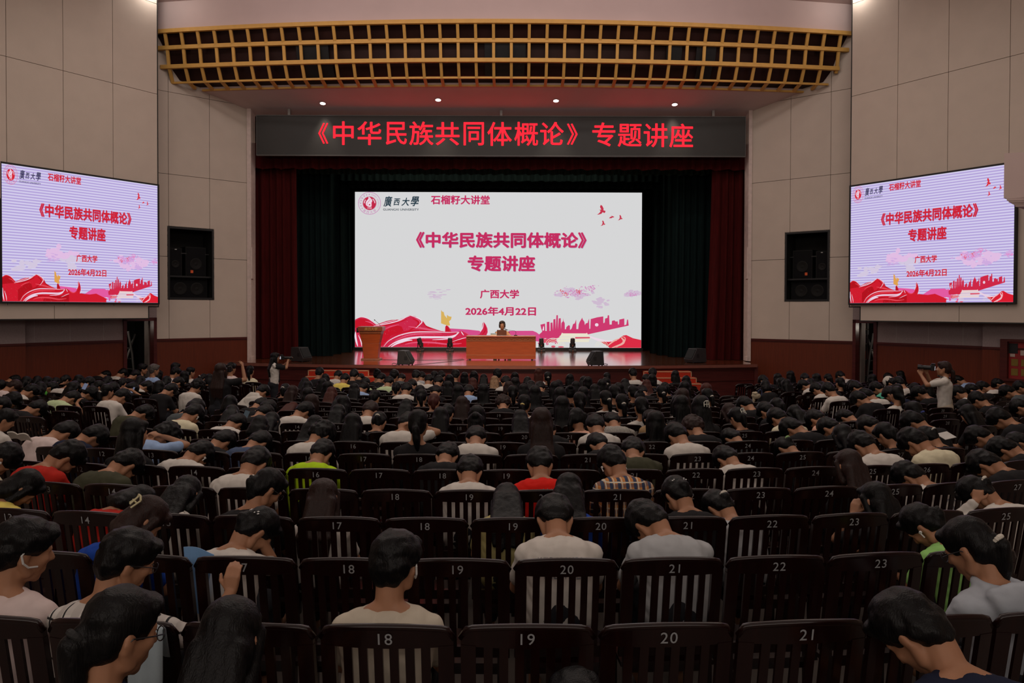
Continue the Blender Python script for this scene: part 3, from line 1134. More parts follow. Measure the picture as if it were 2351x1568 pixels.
def put_ellipse(mb, cv, cx, cy, rx, ry, lift, n=24, rot=0.0, wob=None):
    pts = []
    for k in range(n):
        a = 2 * PI * k / n
        q = 1.0 if wob is None else wob[k % len(wob)]
        x, y = rx * q * math.cos(a), ry * q * math.sin(a)
        pts.append((cx + x * math.cos(rot) - y * math.sin(rot), cy + x * math.sin(rot) + y * math.cos(rot)))
    mb.add([cv.pt(x, y, lift) for x, y in pts], [tuple(range(n))])


def put_ribbon(mb, cv, pts, w, lift, taper=True):
    """curved stroke through pts, smoothed, fading in width at its ends"""
    sm = []
    for i in range(len(pts) - 1):
        p0 = pts[max(i - 1, 0)]
        p1, p2 = pts[i], pts[i + 1]
        p3 = pts[min(i + 2, len(pts) - 1)]
        for k in range(6):
            t = k / 6
            sm.append(tuple(0.5 * (2 * p1[j] + (p2[j] - p0[j]) * t + (2 * p0[j] - 5 * p1[j] + 4 * p2[j] - p3[j]) * t * t + (3 * p1[j] - p0[j] - 3 * p2[j] + p3[j]) * t ** 3) for j in (0, 1)))
    sm.append(pts[-1])
    n = len(sm)
    vs = []
    for i, (x, y) in enumerate(sm):
        a, b = sm[max(i - 1, 0)], sm[min(i + 1, n - 1)]
        dx, dy = b[0] - a[0], b[1] - a[1]
        L = math.hypot(dx, dy) or 1
        ww = w / 2 * (math.sin(PI * (0.08 + 0.84 * i / (n - 1))) if taper else 1)
        vs += [cv.pt(x - dy / L * ww, y + dx / L * ww, lift), cv.pt(x + dy / L * ww, y - dx / L * ww, lift)]
    mb.add(vs, [(2 * i, 2 * i + 1, 2 * i + 3, 2 * i + 2) for i in range(n - 1)])


def put_ring(mb, cv, cx, cy, r0, r1, lift, a0=0.0, a1=2 * PI, n=40, sy=1.0):
    vs = []
    for k in range(n + 1):
        a = a0 + (a1 - a0) * k / n
        for r in (r0, r1):
            vs.append(cv.pt(cx + r * math.cos(a), cy + r * math.sin(a) * sy, lift))
    mb.add(vs, [(2 * k, 2 * k + 1, 2 * k + 3, 2 * k + 2) for k in range(n)])


def put_arc_text(mb, cv, s, cx, cy, r, a0, a1, size, lift, inward=False):
    n = len(s)
    for i, ch in enumerate(s):
        if ch == ' ':
            continue
        a = a0 + (a1 - a0) * (i + 0.5) / n
        vs, fs, (ax, ay, bx, by) = text_mesh(ch, 0.0)
        k = size / 0.75
        mx, my = (ax + bx) / 2, (ay + by) / 2
        ca, sa = (math.cos(a + PI / 2), math.sin(a + PI / 2)) if not inward else (math.cos(a - PI / 2), math.sin(a - PI / 2))
        px, py = cx + r * math.cos(a), cy + r * math.sin(a)
        pts = []
        for x, y in vs:
            u, v = (x - mx) * k, -(y - my) * k
            pts.append(cv.pt(px + u * ca - v * sa, py + u * sa + v * ca, lift))
        mb.add(pts, fs)


def S3(*pts):
    return [(800 + x / 6.53, 640 + y / 6.53) for x, y in pts]


def S4(*pts):
    return [(1140 + x / 6.53, 640 + y / 6.53) for x, y in pts]


def smooth_outline(pts, it=2):
    for _ in range(it):
        q = []
        for i in range(len(pts)):
            a, b = pts[i], pts[(i + 1) % len(pts)]
            q += [(a[0] * .75 + b[0] * .25, a[1] * .75 + b[1] * .25), (a[0] * .25 + b[0] * .75, a[1] * .25 + b[1] * .75)]
        pts = q
    return pts


def clampx(pts):
    return [(min(max(x, 815.2), 1472.8), min(max(y, 440.2), 797.8)) for x, y in pts]


def slide(parent, cv, pal, L):
    """the slide that all three screens show; L is the layer spacing"""
    def layer(name, key):
        return MB(), name, key

    def done(mb, name, key, o=None):
        ob = mb.build(name, glow(pal['name'] + '_' + key, pal[key]), None)
        ob.parent = o or parent
        ob.matrix_parent_inverse = parent.matrix_basis.inverted() if o is None else Matrix.Identity(4)
        return ob
    rr = random.Random(11)
    if pal['name'] == 'side':
        for nm, key, cx, cy, ax, ay, n in (('pink_cloud', 'haze', 1035, 665, 70, 22, 26), ('cream_cloud', 'hazecream', 1085, 680, 60, 22, 14), ('pink_cloud', 'haze', 1350, 682, 85, 20, 26), ('cream_cloud', 'hazecream', 905, 700, 70, 26, 12)):
            mb = MB()
            for _ in range(n):
                put_ellipse(mb, cv, cx + rr.gauss(0, ax * 0.36), cy + rr.gauss(0, ay * 0.36), rr.uniform(8, 22), rr.uniform(4, 9), 0.3 * L + rr.random() * 0.4 * L, 22, 0, [rr.uniform(0.8, 1.1) for _ in range(11)])
            done(mb, nm, key)
    # pale washes of cloud and trees
    mb = MB()
    for cx, cy, ax, ay, n in ((900, 165, 120, 50, 10), (1180, 210, 330, 80, 46), (1560, 340, 130, 60, 18), (2040, 215, 150, 45, 26)):
        for _ in range(n):
            x, y = cx + rr.gauss(0, ax * 0.45), cy + rr.gauss(0, ay * 0.45)
            p = clampx(S4((x, y)))[0]
            if cx == 900:
                continue
            put_ellipse(mb, cv, p[0], p[1], min(rr.uniform(3, 9), 1472.6 - p[0]), rr.uniform(1.6, 4.4), L + rr.random() * L * 0.3, 14, 0, [rr.uniform(0.6, 1.1) for _ in range(7)])
    for _ in range(26):                                        # grey-pink smudge left of the date
        x, y = rr.uniform(985, 1030), rr.uniform(664, 688)
        put_ellipse(mb, cv, x, y, rr.uniform(3, 9), rr.uniform(0.5, 1.4), L, 12)
    done(mb, 'cloud_wash', 'wash')
    mb = MB()
    for cx, cy, ax, ay, n in ((1180, 205, 300, 70, 80), (1400, 130, 120, 50, 40), (2060, 220, 110, 28, 22)):
        for _ in range(n):
            p = clampx(S4((cx + rr.gauss(0, ax * 0.42), cy + rr.gauss(0, ay * 0.42))))[0]
            put_ellipse(mb, cv, p[0], p[1], min(rr.uniform(0.8, 2.6), 1472.6 - p[0]), rr.uniform(0.6, 1.8), 1.6 * L + rr.random() * L * 0.3, 10, 0, [rr.uniform(0.5, 1.1) for _ in range(5)])
    done(mb, 'tree_wash', 'pink')
    mb = MB()
    for cx, cy, ax, ay, n in ((1050, 225, 40, 40, 14), (1240, 180, 40, 55, 16), (960, 180, 40, 20, 6)):
        for _ in range(n):
            p = S4((cx + rr.gauss(0, ax * 0.5), cy + rr.gauss(0, ay * 0.5)))[0]
            put_ellipse(mb, cv, p[0], p[1], rr.uniform(0.8, 2.0), rr.uniform(0.8, 2.2), 2.2 * L, 9, 0, [rr.uniform(0.5, 1.1) for _ in range(5)])
    done(mb, 'tree_accent', 'coral')
    # stone pillar fragment
    mb = MB()
    put_poly(mb, cv, S3((1390, 465), (1405, 490), (1430, 500), (1440, 545), (1465, 575), (1475, 595), (1478, 540), (1505, 562), (1548, 570), (1540, 610), (1510, 640), (1525, 700), (1490, 705), (1390, 670)), L)
    done(mb, 'gold_pillar', 'gold')
    # magenta haze between the folds
    mb = MB()
    put_poly(mb, cv, S3((1500, 745), (1600, 750), (1800, 762), (1960, 780), (2010, 800), (1990, 900), (1600, 860)), L)
    put_poly(mb, cv, S4((200, 780), (545, 778), (600, 800), (640, 830), (700, 860), (760, 960), (560, 930), (420, 1000), (0, 1000), (0, 870)), L)
    for _ in range(30):
        p = S4((rr.uniform(480, 900), rr.uniform(800, 980)))[0]
        put_ellipse(mb, cv, p[0], p[1], rr.uniform(2, 7), rr.uniform(1.5, 5), L * 1.2, 12, 0, [rr.uniform(0.6, 1.1) for _ in range(7)])
    done(mb, 'magenta_haze', 'magenta')
    # silk
    mb = MB()
    put_poly(mb, cv, clampx(S3((98, 620), (140, 592), (185, 576), (230, 580), (290, 598), (360, 640), (430, 695), (470, 760), (470, 1030), (98, 1030))), 2 * L)
    main = [(380, 712), (470, 672), (560, 640), (640, 622), (720, 615), (760, 618), (850, 578), (920, 550), (1000, 563), (1080, 605), (1130, 650), (1165, 705), (1260, 742), (1390, 785), (1450, 795), (1453, 720), (1470, 698), (1500, 715), (1530, 760), (1545, 797), (1640, 795), (1700, 782), (1790, 830), (1900, 862), (1970, 830), (2003, 760), (2012, 670), (2030, 645), (2062, 690), (2085, 745), (2090, 800), (2060, 875), (1900, 890), (1772, 885), (1772, 1030), (98, 1030), (300, 760)]
    put_poly(mb, cv, clampx(S3(*main)), 2.4 * L)
    put_poly(mb, cv, clampx(S3((1700, 880), (2100, 870), (2351, 890), (2351, 1030), (1700, 1030))), 2.2 * L)
    put_poly(mb, cv, clampx(S4((0, 900), (300, 870), (590, 960), (590, 1034), (0, 1034))), 2.2 * L)
    done(mb, 'silk_graphic', 'silk')
    mb = MB()
    put_poly(mb, cv, clampx(S3((98, 640), (180, 600), (260, 610), (340, 650), (400, 700), (370, 712), (98, 740))), 3 * L)
    put_poly(mb, cv, clampx(S3((470, 830), (700, 690), (800, 720), (830, 790), (640, 860), (520, 1000), (470, 1025))), 3 * L)
    put_poly(mb, cv, clampx(S3((1130, 930), (1500, 925), (1770, 900), (1770, 1028), (1090, 1028))), 3 * L)
    put_poly(mb, cv, clampx(S3((1458, 720), (1475, 702), (1500, 735), (1522, 790), (1458, 792))), 3 * L)
    for pts, w in ((((480, 720), (620, 690), (760, 650), (880, 610)), 26), (((960, 600), (1040, 640), (1050, 690), (980, 740), (880, 800)), 30), (((560, 930), (700, 850), (850, 800), (1000, 780), (1200, 775)), 20), (((760, 1000), (900, 950), (1080, 930), (1250, 945)), 26), (((1110, 660), (1200, 735), (1330, 780)), 18), (((2050, 700), (2050, 780), (2000, 850)), 16)):
        put_ribbon(mb, cv, clampx(S3(*pts)), w / 6.53, 3.1 * L)
    done(mb, 'silk_shade', 'silkdark')
    mb = MB()
    for pts, w in ((((250, 640), (330, 660), (390, 700)), 14), (((620, 660), (740, 640), (850, 600)), 18), (((1000, 590), (1070, 640), (1060, 700)), 14), (((900, 720), (1060, 740), (1250, 770), (1400, 795)), 26), (((700, 930), (900, 850), (1150, 825), (1400, 830)), 22), (((850, 990), (1000, 960), (1250, 960), (1500, 985), (1700, 970)), 26), (((1750, 800), (1850, 860), (1960, 850)), 14), (((540, 760), (640, 720), (760, 690)), 16)):
        put_ribbon(mb, cv, clampx(S3(*pts)), w / 6.53, 3.3 * L)
    done(mb, 'silk_sheen', 'sheen')
    mb = MB()
    for pts, w in ((((380, 712), (520, 690), (660, 660), (780, 620), (860, 580), (932, 553)), 15), (((932, 553), (1010, 578), (1080, 612), (1103, 650), (1070, 690), (1010, 745)), 17),
                   (((530, 1022), (600, 940), (720, 872), (860, 826), (1020, 802), (1250, 800), (1500, 806), (1655, 800)), 14), (((600, 1026), (700, 960), (850, 908), (1050, 882), (1300, 880), (1500, 876), (1610, 845), (1662, 800)), 30),
                   (((640, 1026), (740, 970), (870, 930), (960, 925)), 30), (((1640, 800), (1600, 862), (1480, 902), (1260, 920)), 16), (((2030, 650), (2012, 740), (1975, 800)), 12), (((1560, 945), (1700, 900), (1775, 880)), 9),
                   (((430, 700), (560, 660), (720, 620)), 10), (((110, 610), (190, 578), (290, 600), (380, 660), (425, 700)), 8), (((2095, 770), (2100, 830), (2065, 875)), 12), (((1690, 790), (1730, 850)), 14),
                   (((105, 800), (110, 900), (140, 1020)), 30), (((150, 850), (190, 950), (200, 1020)), 16)):
        put_ribbon(mb, cv, clampx(S3(*pts)), w / 6.53, 3.6 * L)
    done(mb, 'silk_highlight', 'white')
    mb = MB()
    for _ in range(300):
        x, y = rr.uniform(130, 1700), rr.uniform(600, 1020)
        lo = 610 + abs(x - 800) * 0.1 if x < 1150 else 820
        if y < lo + 20 or (430 < x < 700 and y < 760):
            continue
        p = S3((x, y))[0]
        q = rr.uniform(0.12, 0.42)
        put_ellipse(mb, cv, p[0], p[1], q, q, 4 * L, 5)
    done(mb, 'glitter', 'glitter')
    # skyline
    mb = MB()
    put_poly(mb, cv, S4((660, 685), (730, 668), (735, 780), (755, 780), (755, 645), (795, 640), (800, 780), (810, 780), (812, 655), (842, 652), (850, 775), (855, 605), (885, 598), (890, 755), (900, 542), (922, 540), (925, 752), (935, 590), (965, 586), (970, 755), (975, 660), (1000, 630), (1005, 585), (1008, 630), (1025, 660), (1028, 755), (1045, 750), (1050, 720), (1085, 690), (1103, 700), (1105, 765), (1130, 740), (1150, 675), (1175, 665), (1195, 605), (1200, 700), (1200, 750), (1228, 750), (1235, 680), (1250, 640), (1275, 600), (1285, 575), (1295, 605), (1320, 640), (1328, 690), (1340, 665), (1370, 655), (1375, 630), (1390, 590), (1395, 745), (1408, 745), (1415, 598), (1510, 572), (1603, 557), (1605, 660), (1625, 650), (1630, 590), (1665, 580), (1670, 540), (1690, 540), (1698, 680), (1730, 680), (1733, 625), (1770, 615), (1790, 635), (1820, 630), (1825, 680), (1840, 675), (1843, 605), (1918, 588), (1920, 690), (1950, 680), (1960, 605), (1975, 605), (1985, 695), (1370, 830), (1355, 850), (980, 850), (920, 890), (655, 890), (645, 830), (690, 790), (672, 740)), 2.6 * L)
    done(mb, 'skyline_graphic', 'skyline')
    mb = MB()
    p = S4((1505, 685))[0]
    put_ellipse(mb, cv, p[0], p[1], 4.1, 3.8, 3.2 * L, 16)
    put_poly(mb, cv, S4((690, 770), (705, 705), (715, 720), (716, 775)), 3.2 * L)
    # river of white below the skyline
    put_ribbon(mb, cv, S4((1380, 850), (1500, 900), (1650, 935), (1800, 930)), 6, 2.4 * L)
    done(mb, 'white_cutout', 'white')
    # gate with two roofs
    mb = MB()
    put_poly(mb, cv, S4((985, 805), (1000, 815), (1345, 815), (1360, 805), (1375, 835), (1410, 865), (940, 865), (965, 845)), 3.4 * L)
    put_poly(mb, cv, S4((960, 872), (1400, 872), (1420, 900), (880, 900)), 3.4 * L)
    put_poly(mb, cv, S4((930, 908), (1395, 908), (1385, 945), (905, 945)), 3.4 * L)
    for cx, cy, r in ((850, 1005, 115), (960, 1010, 70), (1580, 1020, 95)):
        q = S4((cx, cy))[0]
        for k in (1.0, 0.78, 0.56):
            put_ring(mb, cv, q[0], q[1], r * k / 6.53, r * k / 6.53 + 0.8, 3.6 * L, PI * 1.02, PI * 1.98, 20)
    done(mb, 'gate_graphic', 'cream')
    mb = MB()
    put_poly(mb, cv, S4((1180, 870), (1400, 868), (1405, 890), (1185, 895)), 3.8 * L)
    put_poly(mb, cv, S4((700, 900), (900, 902), (905, 920), (880, 950), (720, 960), (690, 930)), 3.0 * L)
    q = S4((855, 1015), (970, 1020))
    put_ellipse(mb, cv, q[0][0], q[0][1], 5, 2.4, 3.4 * L, 16)
    put_ellipse(mb, cv, q[1][0], q[1][1], 7, 1.6, 3.4 * L, 16)
    done(mb, 'gate_accent', 'coral')
    # waves bottom right
    mb = MB()
    put_poly(mb, cv, clampx(S4((1560, 938), (1690, 942), (1800, 925), (1870, 868), (1905, 845), (1950, 838), (2050, 885), (2180, 912), (2180, 1034), (1700, 1034), (1640, 985))), 2.6 * L)
    done(mb, 'wave_graphic', 'wave')
    mb = MB()
    for pts, w in ((((1868, 872), (1912, 925), (1880, 975), (1735, 1030)), 34), (((1880, 862), (1930, 880), (1915, 950), (1800, 1025)), 14), (((1660, 1010), (1760, 930), (1850, 890)), 22)):
        put_ribbon(mb, cv, clampx(S4(*pts)), w / 6.53, 3.6 * L)
    done(mb, 'wave_highlight', 'blush')
    # birds
    mb = MB()

    def bird(x, y, s):
        o = [(1558, 315), (1580, 330), (1600, 370), (1598, 398), (1628, 405), (1625, 428), (1608, 440), (1588, 424), (1570, 448), (1528, 462), (1502, 464), (1535, 440), (1556, 408), (1536, 390), (1565, 388), (1545, 345)]
        put_poly(mb, cv, [(x + (a - 1565) * s / 6.53, y + (b - 390) * s / 6.53) for a, b in o], 2 * L)
    bird(1379.7, 479.7, 1.0)
    bird(1383.5, 510.4, 0.55)
    bird(1423, 497.5, 0.55)
    put_poly(mb, cv, [(1140 + a / 6.53, 420 + b / 6.53) for a, b in ((1682, 518), (1700, 495), (1725, 492), (1705, 480), (1735, 482), (1745, 490), (1757, 488), (1755, 506), (1740, 502), (1720, 515))], 2 * L)
    done(mb, 'birds_graphic', 'bird')
    # emblem
    mb = MB()
    put_ring(mb, cv, 848.5, 466.3, 24.9, 26.0, 2 * L, n=60)
    put_ring(mb, cv, 848.5, 466.3, 15.6, 16.2, 2 * L, n=48)
    for k in range(8):
        a = R(268 - k * 17.5)
        x, y = 848.5 + 20.4 * math.cos(a), 466.3 + 20.4 * math.sin(a)
        put_ellipse(mb, cv, x, y, 2.1, 2.1, 2 * L, 8, 0, [1.0, 0.45])
    for k in range(3):
        a = R(188 + 24 * k)
        put_ring(mb, cv, 848.5 + 25 * math.cos(a), 466.3 + 25 * math.sin(a), 2.2, 2.7, 2 * L, a + PI * 0.5, a + PI * 1.5, 12)
    put_arc_text(mb, cv, 'GUANGXI UNIVERSITY', 848.5, 466.3, 20.6, R(-78), R(28), 3.0, 2 * L)
    put_arc_text(mb, cv, '廣西大學', 848.5, 466.3, 20.8, R(136), R(44), 5.2, 2 * L, inward=True)
    em = done(mb, 'emblem', 'ring')
    mb = MB()
    put_ellipse(mb, cv, 848.5, 466.3, 15.2, 15.2, 2 * L, 40)
    done(mb, 'emblem_disc', 'emblem')
    mb = MB()
    put_poly(mb, cv, smooth_outline([(810 + x / 13.83, 430 + y / 13.83) for x, y in ((490, 290), (540, 310), (580, 350), (615, 400), (620, 440), (600, 470), (590, 500), (600, 520), (595, 560), (600, 600), (560, 620), (500, 615), (440, 585), (410, 530), (412, 470), (440, 420), (480, 380), (505, 340))], 2), 2.6 * L)
    put_ring(mb, cv, 848.5, 466.3, 11.2, 12.9, 2.6 * L, R(-158 - 22), R(-138), 14)
    put_ring(mb, cv, 848.5, 466.3, 11.2, 12.9, 2.6 * L, R(-55), R(-2), 14)
    put_text(mb, cv, '1928', 843.6, 475.6, 853.4, 478.8, 2.6 * L, 0.02)
    done(mb, 'emblem_flame', 'white')
    mb = MB()
    put_ribbon(mb, cv, [(810 + x / 13.83, 430 + y / 13.83) for x, y in ((525, 330), (555, 390), (500, 450), (455, 520), (500, 590))], 0.8, 3 * L)
    put_ellipse(mb, cv, 848.6, 469.6, 1.9, 1.4, 3 * L, 12)
    done(mb, 'emblem_detail', 'emblem')
    # lettering
    mb = MB()
    for ch, x0, y0, x1, y1 in (('廣', 880.5, 449.5, 901, 474), ('西', 903.5, 455, 919, 471), ('大', 921.5, 453, 940.5, 472), ('學', 942.5, 449.5, 962, 472.5)):
        put_text(mb, cv, ch, x0, y0, x1, y1, 2 * L, 0.02, 0.22)
    put_text(mb, cv, 'GUANGXI UNIVERSITY', 879.5, 478, 961.5, 483, 2 * L, 0.012)
    done(mb, 'school_name', 'ink')
    for nm, st, x0, y0, x1, y1, bo in (('heading_text', '石榴籽大讲堂', 989, 447.3, 1124, 468.5, 0.030), ('title_text', '《中华民族共同体概论》', 955, 531.5, 1346.5, 568.5, 0.037), ('subtitle_text', '专题讲座', 1073.5, 585.5, 1228.5, 622.5, 0.037),
                                       ('school_text', '广西大学', 1102, 664, 1192, 685, 0.034), ('date_text', '2026年4月22日', 1068.5, 703.5, 1231, 724.5, 0.034)):
        mb = MB()
        put_text(mb, cv, st, x0, y0, x1, y1, 2 * L, bo)
        done(mb, nm, 'text')
    mb = MB()
    dx, dy = 0.9, 1.0
    put_text(mb, cv, '《中华民族共同体概论》', 955 + dx, 531.5 + dy, 1346.5 + dx, 568.5 + dy, 1.5 * L, 0.037)
    put_text(mb, cv, '专题讲座', 1073.5 + dx, 585.5 + dy, 1228.5 + dx, 622.5 + dy, 1.5 * L, 0.037)
    done(mb, 'text_shadow', 'shadow')


PAL_MAIN = dict(name='main', text=(196, 46, 96), emblem=(193, 40, 72), ring=(199, 120, 178), ink=(28, 52, 66), bird=(196, 52, 76), silk=(203, 40, 74), silkdark=(196, 22, 42), white=(236, 214, 228), sheen=(222, 84, 116), glitter=(244, 170, 190), skyline=(205, 58, 110), wash=(206, 186, 208), pink=(207, 140, 190), coral=(214, 84, 104), gold=(216, 176, 92), magenta=(212, 78, 138), cream=(232, 226, 204), wave=(218, 44, 68), blush=(232, 170, 160), shadow=(172, 176, 196))
PAL_SIDE = dict(name='side', haze=(224, 188, 226), hazecream=(210, 198, 222), text=(206, 36, 56), emblem=(214, 38, 54), ring=(216, 104, 150), ink=(52, 48, 84), bird=(216, 44, 58), silk=(206, 28, 46), silkdark=(178, 18, 30), white=(232, 206, 226), sheen=(226, 70, 84), glitter=(250, 150, 150), skyline=(206, 40, 70), wash=(206, 170, 222), pink=(228, 128, 190), coral=(222, 92, 110), gold=(222, 160, 80), magenta=(226, 90, 160), cream=(230, 208, 210), wave=(216, 30, 48), blush=(240, 180, 190), shadow=(150, 140, 200))


def striped_glow(name, bands, base, light):
    """screen picture background: pale lilac with the fine horizontal bands of the LED rows"""
    m = bpy.data.materials.new(name)
    m.use_nodes = True
    nt = m.node_tree
    for n in list(nt.nodes):
        nt.nodes.remove(n)
    e = nt.nodes.new('ShaderNodeEmission')
    o = nt.nodes.new('ShaderNodeOutputMaterial')
    tc = nt.nodes.new('ShaderNodeTexCoord')
    wv = nt.nodes.new('ShaderNodeTexWave')
    wv.wave_type = 'BANDS'
    wv.bands_direction = 'Z'
    wv.inputs['Scale'].default_value = bands * 2 * PI / 20.0
    wv.inputs['Distortion'].default_value = 0.0
    rp = nt.nodes.new('ShaderNodeValToRGB')
    rp.color_ramp.elements[0].position = 0.1
    rp.color_ramp.elements[1].position = 0.8
    rp.color_ramp.elements[0].color = srgb(base)
    rp.color_ramp.elements[1].color = srgb(light)
    nt.links.new(tc.outputs['Object'], wv.inputs['Vector'])
    nt.links.new(wv.outputs['Fac'], rp.inputs['Fac'])
    nt.links.new(rp.outputs['Color'], e.inputs[0])
    nt.links.new(e.outputs[0], o.inputs[0])
    return m


# ---- main LED wall
YS = 30.4
A, B, C, D = P(815, 440.2, YS), P(1473, 442.6, YS), P(1473, 798.3, YS), P(815, 797.2, YS)
mx0, mx1 = (A.x + D.x) / 2, (B.x + C.x) / 2
mz1, mz0 = (A.z + B.z) / 2, (C.z + D.z) / 2
t = thing('led_wall', 'big bright LED wall on the stage showing the lecture title slide', 'screen', ((mx0 + mx1) / 2, YS, ST_Z))
mb = MB()
mb.box((mx0 - 0.03, YS + 0.002, mz0 - 0.03), (mx1 + 0.03, YS + 0.3, mz1 + 0.03))
mb.box((mx0 - 0.05, YS - 0.12, ST_Z + 0.001), (mx1 + 0.05, YS + 0.3, mz0 - 0.01))
mb.build('casing', M_BLACK, t)
mb = MB()
mb.add([(mx0, YS, mz0), (mx1, YS, mz0), (mx1, YS, mz1), (mx0, YS, mz1)], [(0, 1, 2, 3)])
mb.build('display', glow('main_screen_white', (214, 214, 215)), t)
cvm = Canvas(lambda x, y: Vector((mx0 + (x - 815) / 658 * (mx1 - mx0), YS, mz1 - (y - 440) / 358 * (mz1 - mz0))), Vector((0, -1, 0)))
slide(t, cvm, PAL_MAIN, 0.004)

# ---- the two side screens on the hung panels
for side, pl, pxa, pxb, ytop, ybot in (('left', SL, 1.5, 358.5, (375, 428.5), (692.3, 695)), ('right', SR, 1955.5, 2330.5, (430.5, 376), (697, 692.5))):
    sa, sb = pl.s(pxa), pl.s(pxb)
    z1 = (pl.z(pxa, ytop[0]) + pl.z(pxb, ytop[1])) / 2
    z0 = (pl.z(pxa, ybot[0]) + pl.z(pxb, ybot[1])) / 2
    t = thing('side_screen', '%s-hand LED screen on the side wall showing the lilac title slide' % side, 'screen', pl.pt((sa + sb) / 2, z0, 0.05), 0, 'side screens')
    lo, hi = min(sa, sb), max(sa, sb)
    e = 0.045
    mb = MB()
    slab(mb, pl, lo - e, hi + e, z0 - e, z1 + e, 0.002, 0.085)
    mb.build('casing', M_BLACK, t)
    mb = MB()
    for a, b, c, d in ((lo - e, lo, z0 - e, z1 + e), (hi, hi + e, z0 - e, z1 + e), (lo, hi, z0 - e, z0), (lo, hi, z1, z1 + e)):
        slab(mb, pl, a, b, c, d, 0.085, 0.11)
    mb.build('bezel', M_BLACK, t)
    mb = MB()
    mb.add([pl.pt(sa, z0, 0.09), pl.pt(sb, z0, 0.09), pl.pt(sb, z1, 0.09), pl.pt(sa, z1, 0.09)], [(0, 1, 2, 3)])
    bands = 48 / (z1 - z0)
    disp = mb.build('display', striped_glow('side_screen_%s' % side, bands, (176, 158, 216), (212, 206, 236)), t)
    cv = Canvas(lambda x, y, pl=pl, sa=sa, sb=sb, z0=z0, z1=z1: pl.pt(sa + (x - 815) / 658 * (sb - sa), z1 - (y - 440) / 358 * (z1 - z0), 0.09), pl.n)
    slide(t, cv, PAL_SIDE, 0.0025)

# ---- LED text sign across the top of the stage opening
YG = 24.1
A, B = P(590, 264.5, YG), P(1711, 266.5, YG)
C, D = P(590, 356, YG), P(1711, 358, YG)
gx0, gx1, gz1, gz0 = A.x, B.x, (A.z + B.z) / 2 - 0.03, (C.z + D.z) / 2
t = thing('led_sign', 'long dark LED sign over the stage with red lettering', 'sign', ((gx0 + gx1) / 2, YG, gz0))
mb = MB()
mb.box((gx0, YG, gz0), (gx1, YG + 0.22, gz1))
mb.build('panel', mat('grey_led_panel', (0.030, 0.028, 0.026), 0.45, 0.45, 0.1, 1.0), t)
mb = MB()
mb.box((gx0 - 0.02, YG - 0.02, gz0 - 0.03), (gx1 + 0.02, YG + 0.1, gz0))
mb.box((gx0 - 0.02, YG - 0.02, gz1), (gx1 + 0.02, YG + 0.1, gz1 + 0.03))
mb.box((gx0 - 0.02, YG - 0.02, gz0), (gx0, YG + 0.1, gz1))
mb.box((gx1, YG - 0.02, gz0), (gx1 + 0.02, YG + 0.1, gz1))
mb.build('frame', mat('dull_frame', (0.10, 0.095, 0.09), 0.4, 0.5), t)
cvg = Canvas(lambda x, y: Vector((P(x, 310, YG).x, YG - 0.006, P(CX, y + 0.0, YG).z)), Vector((0, -1, 0)))
mb = MB()
chars = '《中华民族共同体概论》'
boxes = ((731, 283.5, 753.5, 331.5), (765, 280, 812, 334), (821, 280, 875.5, 334), (886, 281, 934, 333), (940, 280, 995, 334), (1000, 281, 1055, 334), (1064.5, 281, 1111, 334), (1119, 280.5, 1175, 335), (1181, 280, 1235, 334.5), (1240.5, 280, 1294, 333), (1302, 283.5, 1326, 332))
for ch, b in zip(chars, boxes):
    put_text(mb, cvg, ch, b[0], b[1], b[2], b[3], 0.0, 0.008)
for ch, b in zip('专题讲座', ((1360, 281, 1412.5, 335.5), (1418.5, 284, 1473, 336), (1478, 282.5, 1532.5, 337), (1537, 283, 1591, 337.5))):
    put_text(mb, cvg, ch, b[0], b[1], b[2], b[3], 0.0, 0.008)
mb.build('red_lettering', glow('sign_red', (240, 24, 36), 3.0), t)
for xx in (gx0 + 1.0, (gx0 + gx1) / 2, gx1 - 1.0):
    mb = MB()
    mb.box((xx - 0.04, YG + 0.12, gz1 + 0.01), (xx + 0.04, YG + 0.2, gz1 + 0.5))
    mb.build('hanger', M_STEEL, t)

# ------------------------------------------------------------------ things on the stage
def flat_text_on(name, s, m, parent, x0, x1, z0, z1, y, bold=0.02, shear=0.0, hidden=None):
    vs, fs, (ax, ay, bx, by) = text_mesh(s, 0.0, shear)
    mb = MB()
    mb.add([(x0 + (x - ax) * (x1 - x0) / (bx - ax), y, z0 + (v - ay) * (z1 - z0) / (by - ay)) for x, v in vs], fs)
    return mb.build(name, m, parent)


# lectern
YL = 24.4
lx = (X(821, YL) + X(879, YL)) / 2
t = thing('lectern', 'tapered orange-brown wooden lectern at the left of the stage', 'lectern', (lx, YL, ST_Z))
zb = ST_Z + 0.002


def taper(mb, x, y, w0, d0, z0, w1, d1, z1):
    a = [(x - w0 / 2, y - d0 / 2, z0), (x + w0 / 2, y - d0 / 2, z0), (x + w0 / 2, y + d0 / 2, z0), (x - w0 / 2, y + d0 / 2, z0)]
    b = [(x - w1 / 2, y - d1 / 2, z1), (x + w1 / 2, y - d1 / 2, z1), (x + w1 / 2, y + d1 / 2, z1), (x - w1 / 2, y + d1 / 2, z1)]
    mb.add(a + b, [(3, 2, 1, 0), (4, 5, 6, 7), (0, 1, 5, 4), (1, 2, 6, 5), (2, 3, 7, 6), (3, 0, 4, 7)])


